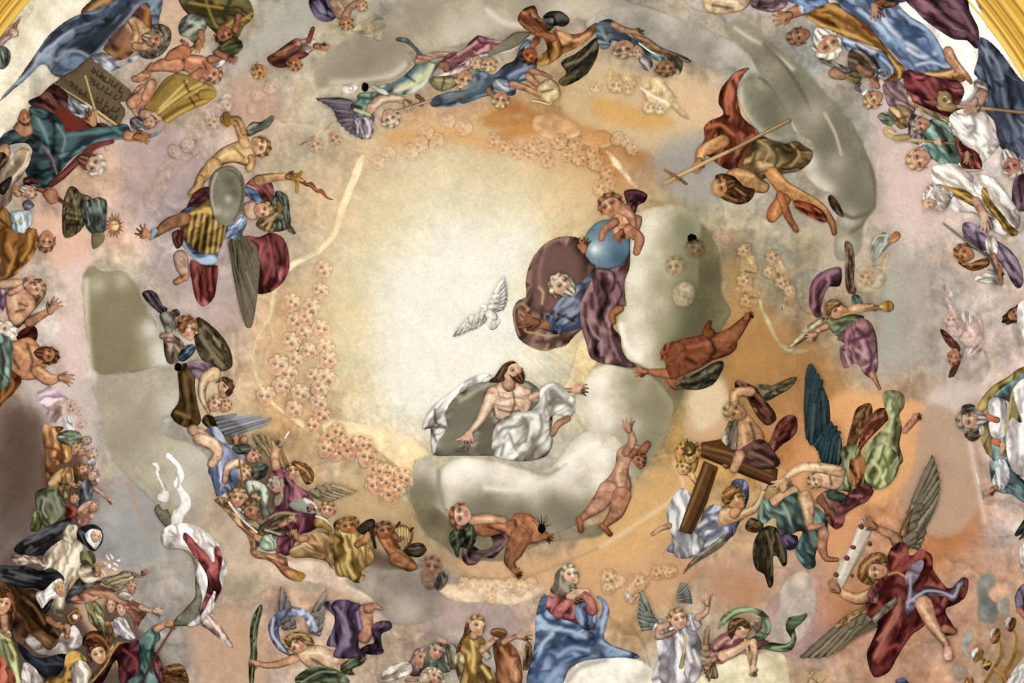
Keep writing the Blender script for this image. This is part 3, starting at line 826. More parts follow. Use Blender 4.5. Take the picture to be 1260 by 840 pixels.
PAINT_T_A = '''
@ 0 0 3
T person|person|pale faced figure in pink at the rim beside the gilding, top left corner
p robe c9ab98 2 -10 150 20 110 60 80 80 60 65 95 60 130 30 150 0 175
s 8f6a58 5 10 140 40 110 70 75
H 50 120 16 20 40 .2 d8b8a0 b08870
p drape 6f8478 1 -10 175 15 170 38 190 36 230 15 255 -10 250
d 5 0 190 10 230
T person|person|large draped figure under a billowing slate blue mantle at top left
p tunic 7a5038 3 300 50 340 0 400 -30 520 -30 580 -10 588 60 560 110 540 170 500 190 470 215 430 222 400 200 380 180 420 100
s 9c7038 14 400 190 440 200 465 160
s c8a070 14 470 90 500 130 520 170
s 5c3428 12 480 40 540 60 560 100
s 5a3a30 10 400 170 430 130 460 80
s b87c30 12 590 10 545 50 540 90
s c09850 12 330 40 370 10 400 0
p chest c49c6c 3 470 70 500 60 530 80 555 110 550 150 520 180 490 190 480 150 490 120
s 8a6040 4 500 80 515 130 505 170
p mantle 55657c 4 0 370 60 300 130 200 180 130 240 80 300 50 370 30 430 0 460 -30 580 -30 600 0 590 60 570 110 560 60 540 10 510 30 470 80 430 110 390 160 340 210 300 240 270 270 230 285 195 275 170 240 150 240 100 290 50 330
s a5b0bc 6 0 365 60 305 120 250 150 200 200 160 250 120 330 90 380 60 430 10
s 2c3444 10 250 180 300 150 380 130 420 100 480 30
s 2a3c40 20 300 155 370 130 410 105
s 8f9cac 9 160 240 210 220 250 190 290 190 330 210
s 3c4c64 9 200 230 240 260 290 255 340 210 400 150 450 90 500 40
s 8694a8 6 240 275 300 250 350 200 410 140 460 80 510 20
s 2e3a50 5 150 190 190 140 240 95 300 70
s 3e4c62 10 280 110 340 90 400 40 460 0
s 6a86a8 12 240 225 290 215 310 240
s 7c8ca4 8 560 0 585 50
p drape 9098a0 2 330 215 370 195 410 205 450 235 480 215 520 195 540 200 500 225 460 240 420 262 380 260
l 6 380 215 420 250
c arm c49468 555 150 20 530 175 18 500 170 16
H 572 148 30 36 25 .4 b88458 8a7c64 8c8468
p hair 857c64 2 560 95 600 90 630 110 628 160 600 200 560 218 520 210 515 185 560 190 600 150 600 120
l 4 600 100 618 150 580 200
d 4 560 205 600 180 620 140
T tablets|stone tablets|brown stone tablets with rows of dark lettering leaning on two yellow rods
q slab 6a583e 2.5 330 210 480 330 488 345 470 375 440 375 462 400 462 425 445 455 430 468 415 462 195 310 240 275 280 255
s 524430 14 240 300 330 370 420 440
s 85704e 8 340 215 470 320
b 7c6848 30 400 300
s 2a2218 2.2 345 250 352 262 345 268 338 258
s 2a2218 2.2 362 262 356 276 368 282
s 2a2218 2.2 376 272 370 288 380 280 378 296
s 2a2218 2.2 392 284 384 298 396 304
s 2a2218 2.2 408 292 400 308
s 2a2218 2.2 418 298 410 314 422 318
s 2a2218 2.2 434 308 424 324
s 2a2218 2.2 448 322 438 336 450 342
s 2a2218 2.2 334 286 342 296 332 304
s 2a2218 2.2 350 298 344 314 356 310
s 2a2218 2.2 366 308 358 322 370 328
s 2a2218 2.2 384 318 376 334
s 2a2218 2.2 398 326 388 342 402 346
s 2a2218 2.2 414 340 404 354
s 2a2218 2.2 430 350 420 362 432 368
s 2a2218 2.2 450 352 442 366
s 2a2218 2.2 262 300 270 312 260 318
s 2a2218 2.2 284 316 278 330
s 2a2218 2.2 298 330 292 344 304 346
s 2a2218 2.2 320 340 312 354
s 2a2218 2.2 362 360 354 374 366 376
s 2a2218 2.2 380 366 370 384
s 2a2218 2.2 396 376 388 390 400 394
s 2a2218 2.2 384 398 376 412 390 414
s 2a2218 2.2 402 406 396 420
s 2a2218 2.2 420 396 410 408 424 412
s 2a2218 2.2 440 400 430 414
s 2a2218 2.2 412 430 404 440 416 446
s 2a2218 2.2 432 428 424 442
T rod|rod|yellow wooden rod lying along the edge of the stone tablets
c rod b08f50 200 310 5 300 370 5.5 430 462 5
s e0c890 1.5 205 308 430 456
T rod|rod|thin yellow staff crossing the stone tablets, gripped in a fist
c staff b89858 315 280 6 340 370 5.5 395 555 4
s e8d098 1.5 316 282 342 372 395 550
p wrap a8b4bc 2 244 355 290 380 330 390 345 400 320 430 280 435 255 410
d 4 260 370 290 420
T person|person|bearded old man in teal robe and dark red cloak gripping staff and knife
p cloak 4e2820 3 105 380 150 350 200 310 250 350 250 400 300 435 330 430 345 450 400 460 380 480 300 490 250 490 200 430
d 10 200 350 260 440 330 470
l 8 170 370 220 400
f 7a3020 10 200 400 300 440 330 480 260 490
p robe 375257 4 0 510 40 480 100 470 110 395 150 400 200 420 230 450 245 485 300 480 350 470 410 465 470 460 480 510 440 515 400 520 350 535 300 560 260 590 220 640 180 690 130 690 100 650 90 600 120 560 100 530 60 530 0 540
l 10 120 410 160 480 150 560
s 6a9490 8 140 440 170 500 180 560
d 9 200 450 200 520 190 600
d 8 120 500 180 540 220 600 200 650
s 7c8c84 5 210 460 240 510 230 560
s 1e3438 10 240 590 300 530 380 500 460 480
s 54808a 10 420 475 460 500
s 5a8080 8 250 500 330 490 400 480
s 8a6c74 5 160 540 190 580 210 640
d 10 110 640 160 660
c sash 6e3430 415 522 8 350 540 12 290 590 14 240 640 14 190 680 12
l 5 400 525 300 590 220 655
c arm c89468 470 500 20 500 505 16
h 500 505 5 60 b87848 8
h 345 455 -105 62 c08858 8
H 345 605 38 44 28 .2 c8a890 c8c0ac 6e4c34
b f0e8d8 14 350 640
b e8d8c8 12 340 600
T knife|knife|curved grey knife blade held up beside the teal sleeve
c blade 7c8488 548 505 5 580 492 7 612 462 2
l 2 560 500 600 472
T person|person|ruddy man hunched against the cream cloud at left edge above the teal robe
p torso b48458 3 50 470 80 440 110 450 120 490 90 505 60 490
H 90 435 22 30 60 -.5 b8784c 5c4028
T cherub|cherub|plump red cherub tumbling upside down over the gold candlestick panel
p torso c07c58 5 600 245 650 205 700 200 760 210 790 245 770 280 720 290 690 265 650 260
l 8 690 215 740 230
d 6 680 210 675 260
d 5 750 230 770 270
c leg c4845c 650 240 30 600 240 24 550 255 12
c leg b87450 680 190 28 640 200 20 620 215 12
c foot b87850 560 240 10 545 262 10
c arm c08060 740 270 22 700 300 18 690 330 12
c arm b07858 780 220 18 820 210 12 850 225 9
H 785 275 34 32 40 .5 cc9070 a07858
T scroll|scroll|small white rod tipped ribbon beside the tumbling red cherub
p ribbon c8c4b0 1 790 240 820 220 832 228 800 250
T candlestick|gold panel|gilded panel of ornate candlestick work carried by the cherubs
p panel 9c7c34 2.5 530 400 570 340 610 290 650 270 700 280 740 300 790 320 800 345 770 380 720 400 660 430 615 455 590 430
s d8bc60 6 580 420 640 370 700 330 740 310
s 6e4e18 8 600 440 660 400 740 370 780 340
s dcc478 4 590 400 650 340 690 300
s 745a24 6 560 370 600 320 640 285
s ccaa50 5 610 450 690 400 760 370
d 5 680 300 700 340 740 350
d 4 720 390 700 360
c stem b8943c 590 430 6 680 360 7 760 320 8
c base a88438 750 350 20 780 350 18
T cherub|cherub|kneeling cherub in grey scarf below the stone tablets, crouched beside the gold panel
p torso c69474 4 485 350 520 310 560 330 560 370 520 400 530 430 510 440 480 400
d 5 500 350 540 360
c leg c08c68 490 380 24 520 350 20 550 320 16
c leg b8845c 540 275 18 510 290 16 495 290 12
l 4 500 275 550 280
c leg c4906c 560 310 20 540 360 20
p scarf 8c8490 2 480 440 520 430 530 450 560 470 530 480 490 475
c arm c8a080 530 420 20 570 430 16 590 440 10
H 555 450 24 24 20 .6 c89c80 8a6c5c
T person|person|helmeted green and gold clad figure hanging at the top edge
p skirt 5a5428 4 655 -20 700 -40 850 -40 920 0 935 60 900 100 870 150 820 140 770 100 740 60 690 50
s a08438 6 700 10 760 20 820 30
s 3c3a1c 8 720 30 790 60 860 40 900 60
s b89038 7 830 100 860 80 900 70 930 50
s 8c7c38 6 760 0 780 60 800 100
s 38341a 8 850 0 830 50
b a88030 12 850 110 800 10
p armour 77806c 3 658 100 670 70 700 52 750 60 765 90 750 130 720 160 690 140 665 130
s b8bcac 10 700 80 730 90 740 120
s 3a4048 8 665 75 690 55 660 110
s 3a4048 8 735 50 760 70 765 100
c arm b07850 740 120 14 745 150 12
h 735 150 110 48 b87c50 12
c arm a8704c 690 165 8 670 150 6
H 830 130 34 36 70 -.3 a06848 4a2c1c
p collar 55602c 2 800 180 850 140 890 150 895 180 860 205 810 200
l 5 820 180 870 170
c arm a0684c 880 60 14 870 110 12
c arm a86c50 800 195 14 830 210 12 860 225 8
h 845 215 20 36 a06c50 16
T person|person|purple clad angel with folded wings and orange head at the top edge
p robe 55506a 3 1140 0 1190 -30 1240 0 1260 30 1230 75 1190 80 1160 60
l 6 1160 10 1190 50
d 6 1200 0 1210 60
p torso a88c74 3 1215 0 1260 -20 1330 -20 1310 20 1270 60 1250 70 1225 40
l 5 1250 10 1270 40
p headpiece 9c9ca0 1 1300 -10 1330 -20 1340 20 1320 40
c arm b0886a 1275 60 16 1290 30 14 1320 10 12
H 1278 85 26 24 75 .1 c8905c a07c4c
T person|person|pale faced head in ochre cap beside the purple clad angel, top edge
H 1335 20 20 24 70 .2 c8986c 9c8060
T cherub|cherub|faint green tinted cherub on the wispy cloud at top, larger face
A .5
p wisp a8a87c 1 1300 110 1340 80 1400 60 1430 90 1390 140 1340 130
H 1360 100 22 24 90 0 c8a070 a88c60
T cherub|cherub|faint green tinted cherub at top, smaller right one
A .5
H 1400 130 18 20 90 0 ccaa80 a08c60
T person|person|brown robed angel diving with arms forward, face under the robe, upper left of centre
p robe 8a5038 4 985 215 1020 190 1060 160 1100 140 1130 170 1140 200 1110 220 1080 235 1050 250 1010 245
d 8 1010 235 1060 215 1110 180
l 6 1020 200 1070 175 1110 155
s 5c2c20 8 1020 245 1070 240 1110 215
p sleeve a09484 3 1110 150 1140 140 1170 150 1165 180 1140 195 1115 180
c arm 985040 1140 150 10 1155 105 8
c arm c08460 1165 170 12 1200 175 12
h 1185 172 10 34 c08460 10
H 957 262 28 26 150 .2 c48854 b08c4c
T cherub|cherub|round ochre cherub face at the feet of the brown robed diving angel
H 1087 235 28 24 110 .3 b87c4c a07040
T cherub|cherub|pale ghostly cherub face behind the gold horn blower, the upper right one
A .4
H 1000 320 26 26 80 0 d8bc9c b8a080
T cherub|cherub|pale ghostly cherub face behind the gold horn blower, the middle one
A .4
H 950 350 24 24 80 0 d8bc9c b8a080
T cherub|cherub|pale ghostly cherub face behind the gold horn blower, the lowest one
A .4
H 930 400 20 22 80 0 d0b090 b8a080
T cherub|cherub|whitish cherub in a white cap left of the brass horn
A .8
p body c8b0a0 2 760 400 800 370 850 360 860 400 830 440 780 470 755 440
p cap dcd4c4 2 805 365 830 345 855 350 845 375 815 385
H 835 392 24 22 30 .3 d0b098 b89c80
T cherub|cherub|bare headed whitish cherub just left of the brass horn bell
A .8
H 785 450 25 24 50 .5 c8a888 b0987c
T cherub|cherub|sketchy ghost cherub with faint torso above the oval shield's cherub, upper face
A .5
p body b8a498 2 600 600 640 560 690 540 740 560 730 600 690 600 660 590 650 620 620 700 590 770 560 790 525 740 560 660
s 8c7868 4 620 570 680 600 740 560
s a08060 5 540 740 590 640 640 600
H 705 500 24 22 60 0 c8ac98 a8907c
T cherub|cherub|sketchy ghost cherub face, lower left of three under the horn
A .5
H 650 560 22 22 60 .4 c4a890 a8907c
T cherub|cherub|sketchy ghost cherub face, lower right of three under the horn
A .5
H 715 555 18 20 60 .4 c4a890 a8907c
T cherub|cherub|golden skinned cherub blowing a small brass horn, grey green wing, above the shield
p wing 77806a 2 905 485 930 450 960 450 1012 427 990 470 950 490 920 505
s 4c5c50 7 930 480 970 465 1005 432
l 4 915 475 950 455
p torso c49c60 5 770 600 800 560 850 530 900 520 940 560 945 600 930 620 860 600 800 620 760 660
l 9 800 590 860 560 920 570
d 5 790 620 850 600 920 610
b dcc080 16 920 560
s 94703c 5 860 540 900 580
c leg c09860 790 610 30 750 650 22 720 705 12
c leg b88c54 740 660 16 730 690 14 700 715 8
c arm c8a068 905 530 20 885 480 16 870 450 12
c arm c09458 900 490 12 880 440 10 850 440 10
c arm c49c6c 920 620 16 930 600 12 925 580 12
H 962 540 35 36 10 -.5 d4ac7c 8a6434
T horn|horn|small round brass horn raised by the golden skinned cherub
c tube a88034 830 440 18 850 445 10 870 460 5
c bell 8a6420 835 425 14 838 455 14
T person|person|winged warrior in gold skirt and blue tunic raising a wavy flaming blade
p cloak 6e3838 3 690 760 730 700 780 690 820 720 850 760 780 780 700 790
d 6 700 760 760 710
p wing 5f6a54 2 1020 710 1060 720 1070 780 1068 840 1000 850 990 780
d 5 1040 720 1050 800
@ 140 120 2.8
p wing 6a7260 2 555 325 590 330 605 370 598 420 628 465 620 472 580 440 560 400 575 370
l 4 590 340 595 400
p cloak 843c3c 3 500 480 540 465 580 480 600 520 605 590 580 640 540 670 490 672 500 600 470 540 450 480
d 7 560 500 575 560 555 630
l 7 530 480 545 560 520 640
d 6 500 560 510 620
w 12 7c7058 54503c 395 500 420 470 455 480 490 510 500 560 ; 415 570 420 640 435 720 455 790 475 790 495 680 505 560
p tunic 6c8bb0 3 225 400 260 375 330 380 380 400 440 400 460 420 450 455 420 490 385 480 360 540 350 575 310 578 280 560 230 500 222 470 240 430
s a8c0d4 6 230 480 250 520 285 560 320 572 350 565
s b4c8d8 6 400 470 440 440 455 415
p armour 96752e 4 240 410 280 380 330 350 380 350 430 370 440 410 420 440 390 470 360 530 330 540 290 530 250 500 230 460
d 6 262 395 248 495
l 5 272 395 256 495
d 6 285 395 262 520
l 5 295 395 270 520
d 6 305 400 285 535
l 5 315 400 293 535
d 6 325 405 310 545
l 5 335 405 318 545
d 6 345 410 330 548
l 5 355 410 338 548
d 6 365 410 348 540
l 5 375 410 356 540
d 6 385 405 368 515
l 5 395 405 376 515
d 6 405 400 385 490
l 5 415 400 393 490
s d8b050 6 260 400 320 390 380 392 430 380
p leg_cloth 6e3830 2 200 470 220 455 240 470 235 510 215 520
c leg 9a6c48 245 415 22 190 435 22 150 465 14 135 475 10
c greave 88a0b0 140 460 10 128 482 9
h 120 475 215 50 c08458 20
c leg b89880 230 550 26 235 580 24 245 610 16
c foot c08c68 245 620 12 215 635 12
d 4 205 500 215 570 235 620
p cloak_tail 9a443c 3 265 560 300 575 335 578 358 580 355 640 345 690 310 720 285 700 270 640
d 6 290 590 300 650 300 700
l 6 330 590 335 660
p sleeve 8a4848 3 455 300 480 275 520 270 548 300 550 340 530 370 500 360 480 330 455 340
l 6 480 285 520 290 540 320
p collar 6a8cc0 2 450 310 490 320 510 350 500 365 470 350
c arm bc8c5c 500 285 20 550 275 15 600 272 12
l 4 520 272 600 264
h 598 272 8 46 b87c48 12
p neck d0a888 3 445 370 480 355 500 380 490 420 460 415
p sash 8ca8d4 2 390 440 430 410 440 400 455 420 430 450 400 485 385 480
l 4 400 450 440 420
H 515 390 30 34 15 .2 d8a884 a88848
p hair a08850 2 500 420 540 400 555 370 580 370 575 400 550 430 550 465 520 460 490 440
l 4 510 440 550 410
l 4 530 450 560 400
T shield|shield|large grey oval shield carried by the winged warrior in gold
p disc 7e7c66 5 390 235 425 245 448 280 452 335 440 395 420 430 395 440 365 435 340 400 328 345 330 290 350 250
s b0ae98 4 355 260 340 300 338 350 350 400
s 4c4c3c 4 440 270 445 330 435 390
b 5a5a48 22 400 290 415 330
b b8b6a4 14 395 350 360 390
b a0a088 18 390 400
s 5a5a48 3 390 248 420 260 440 300 442 340 432 390 412 422
T sword|sword|wavy flame shaped red sword pointing right, gilt crossguard
c blade 98503c 645 285 9 665 300 6 680 300 9 700 322 6 715 322 8 735 345 4 755 352 2
l 2 650 285 700 318
c hilt b08434 645 258 7 635 275 6 632 300 6 630 325 6
c grip b88838 610 275 6 650 285 6
T lamp|monstrance|small golden sunburst with face, held near the grey winged angel at left
@ 0 120 4
p face e0c070 2 540 610 560 600 582 612 588 635 575 655 552 655 540 640
l 4 555 615 570 640
s a07030 3 552 625 575 622
c ray b87450 590 634 5 603 636 2.5
c ray b87450 587 645 5 605 660 2.5
c ray b87450 581 654 5 590 672 2.5
c ray b87450 572 660 5 578 691 2.5
c ray b87450 562 661 5 561 684 2.5
c ray b87450 553 658 5 543 687 2.5
c ray b87450 545 651 5 535 666 2.5
c ray b87450 540 641 5 521 650 2.5
c ray b87450 539 629 5 526 627 2.5
c ray b87450 542 618 5 524 603 2.5
c ray b87450 548 609 5 539 591 2.5
c ray b87450 557 603 5 551 572 2.5
c ray b87450 567 602 5 568 579 2.5
c ray b87450 576 605 5 586 576 2.5
c ray b87450 584 612 5 594 597 2.5
c ray b87450 589 622 5 608 613 2.5
T wings|wing|dull green and teal folded wings on a clenched forearm next to the small sunburst
p wing 6b6440 3 310 520 340 440 370 440 400 470 450 490 440 530 410 580 420 620 380 670 320 690 305 620
s 3c3820 6 330 520 370 560 360 660
l 5 350 460 370 520 380 600
l 4 330 590 400 600
l 4 330 560 400 575
d 5 330 625 410 625
p wing 5c6c60 3 400 520 450 500 490 490 525 510 525 600 515 660 470 680 430 650 410 600
b 8a988a 26 470 550
d 6 430 540 450 620 480 660
p tail 7c7050 2 455 670 510 670 510 710 460 745 450 710
c arm a06c4c 190 450 12 250 470 16 280 495 14
c arm 6c4c38 290 500 10 330 530 9
p forearm ab7454 2 210 470 240 445 280 460 285 510 250 525 225 500
T cherub|cherub|sleepy round faced putto in brown hood below the white headed crowd at left
H 228 705 42 52 95 -.1 c08c64 7c6040
T person|person|man in ochre cloak with blue striped sash at left edge
p cloak 8c5c24 4 -20 540 30 545 60 590 80 600 150 640 180 650 180 740 150 800 90 840 30 850 -20 840
s c08c34 9 120 720 150 700 165 650
s 5c3810 10 40 700 90 720 110 780
s c4903c 8 20 760 60 740 40 800
s 4a2c10 8 0 600 40 640 50 700
l 7 30 730 80 740 110 790
p sash 90a8b8 3 50 570 90 560 150 560 160 610 130 650 110 690 70 700 60 640
s 4c6c90 4 60 580 80 640 90 690
s e0e4e0 4 75 580 95 640
s c8a860 4 70 610 150 600
s e8ecec 5 110 575 120 640
s 5a7898 4 135 570 135 630
T person|person|face in pale striped shawl at the left edge beneath the teal robe
p shawl c8ac8c 4 -20 250 40 230 60 270 100 250 140 240 155 270 140 330 100 400 60 440 60 500 20 540 -20 540
s 8a7440 7 100 250 140 260 120 320
s e8d8b8 7 140 270 120 330 70 390 40 430
s 8c6c50 6 30 320 60 350 20 430
s a0a090 8 20 380 60 300 80 260
s 6c5430 5 60 440 90 400 130 350
p hair 40342c 2 -10 440 30 400 60 390 40 450 10 480
c arm c89c74 -10 270 30 30 260 20 10 330 20
H 85 460 26 30 50 .4 c08c64 8c7454
p hood 702c28 2 115 400 150 390 180 410 190 430 160 425 130 450
p collar 6c6c7c 2 110 520 140 500 170 530 150 550 120 550
T person|person|bearded bald man with dark red hood beside the striped shawl, left edge
H 145 465 32 38 30 .3 cc9c7c 8c7060 b09c88
T cloth|cloth|left edge drapery in dark brown and ochre under the crowd of the lower row
p cloak 5c3c28 3 -30 280 20 270 40 300 20 340 -30 360
'''
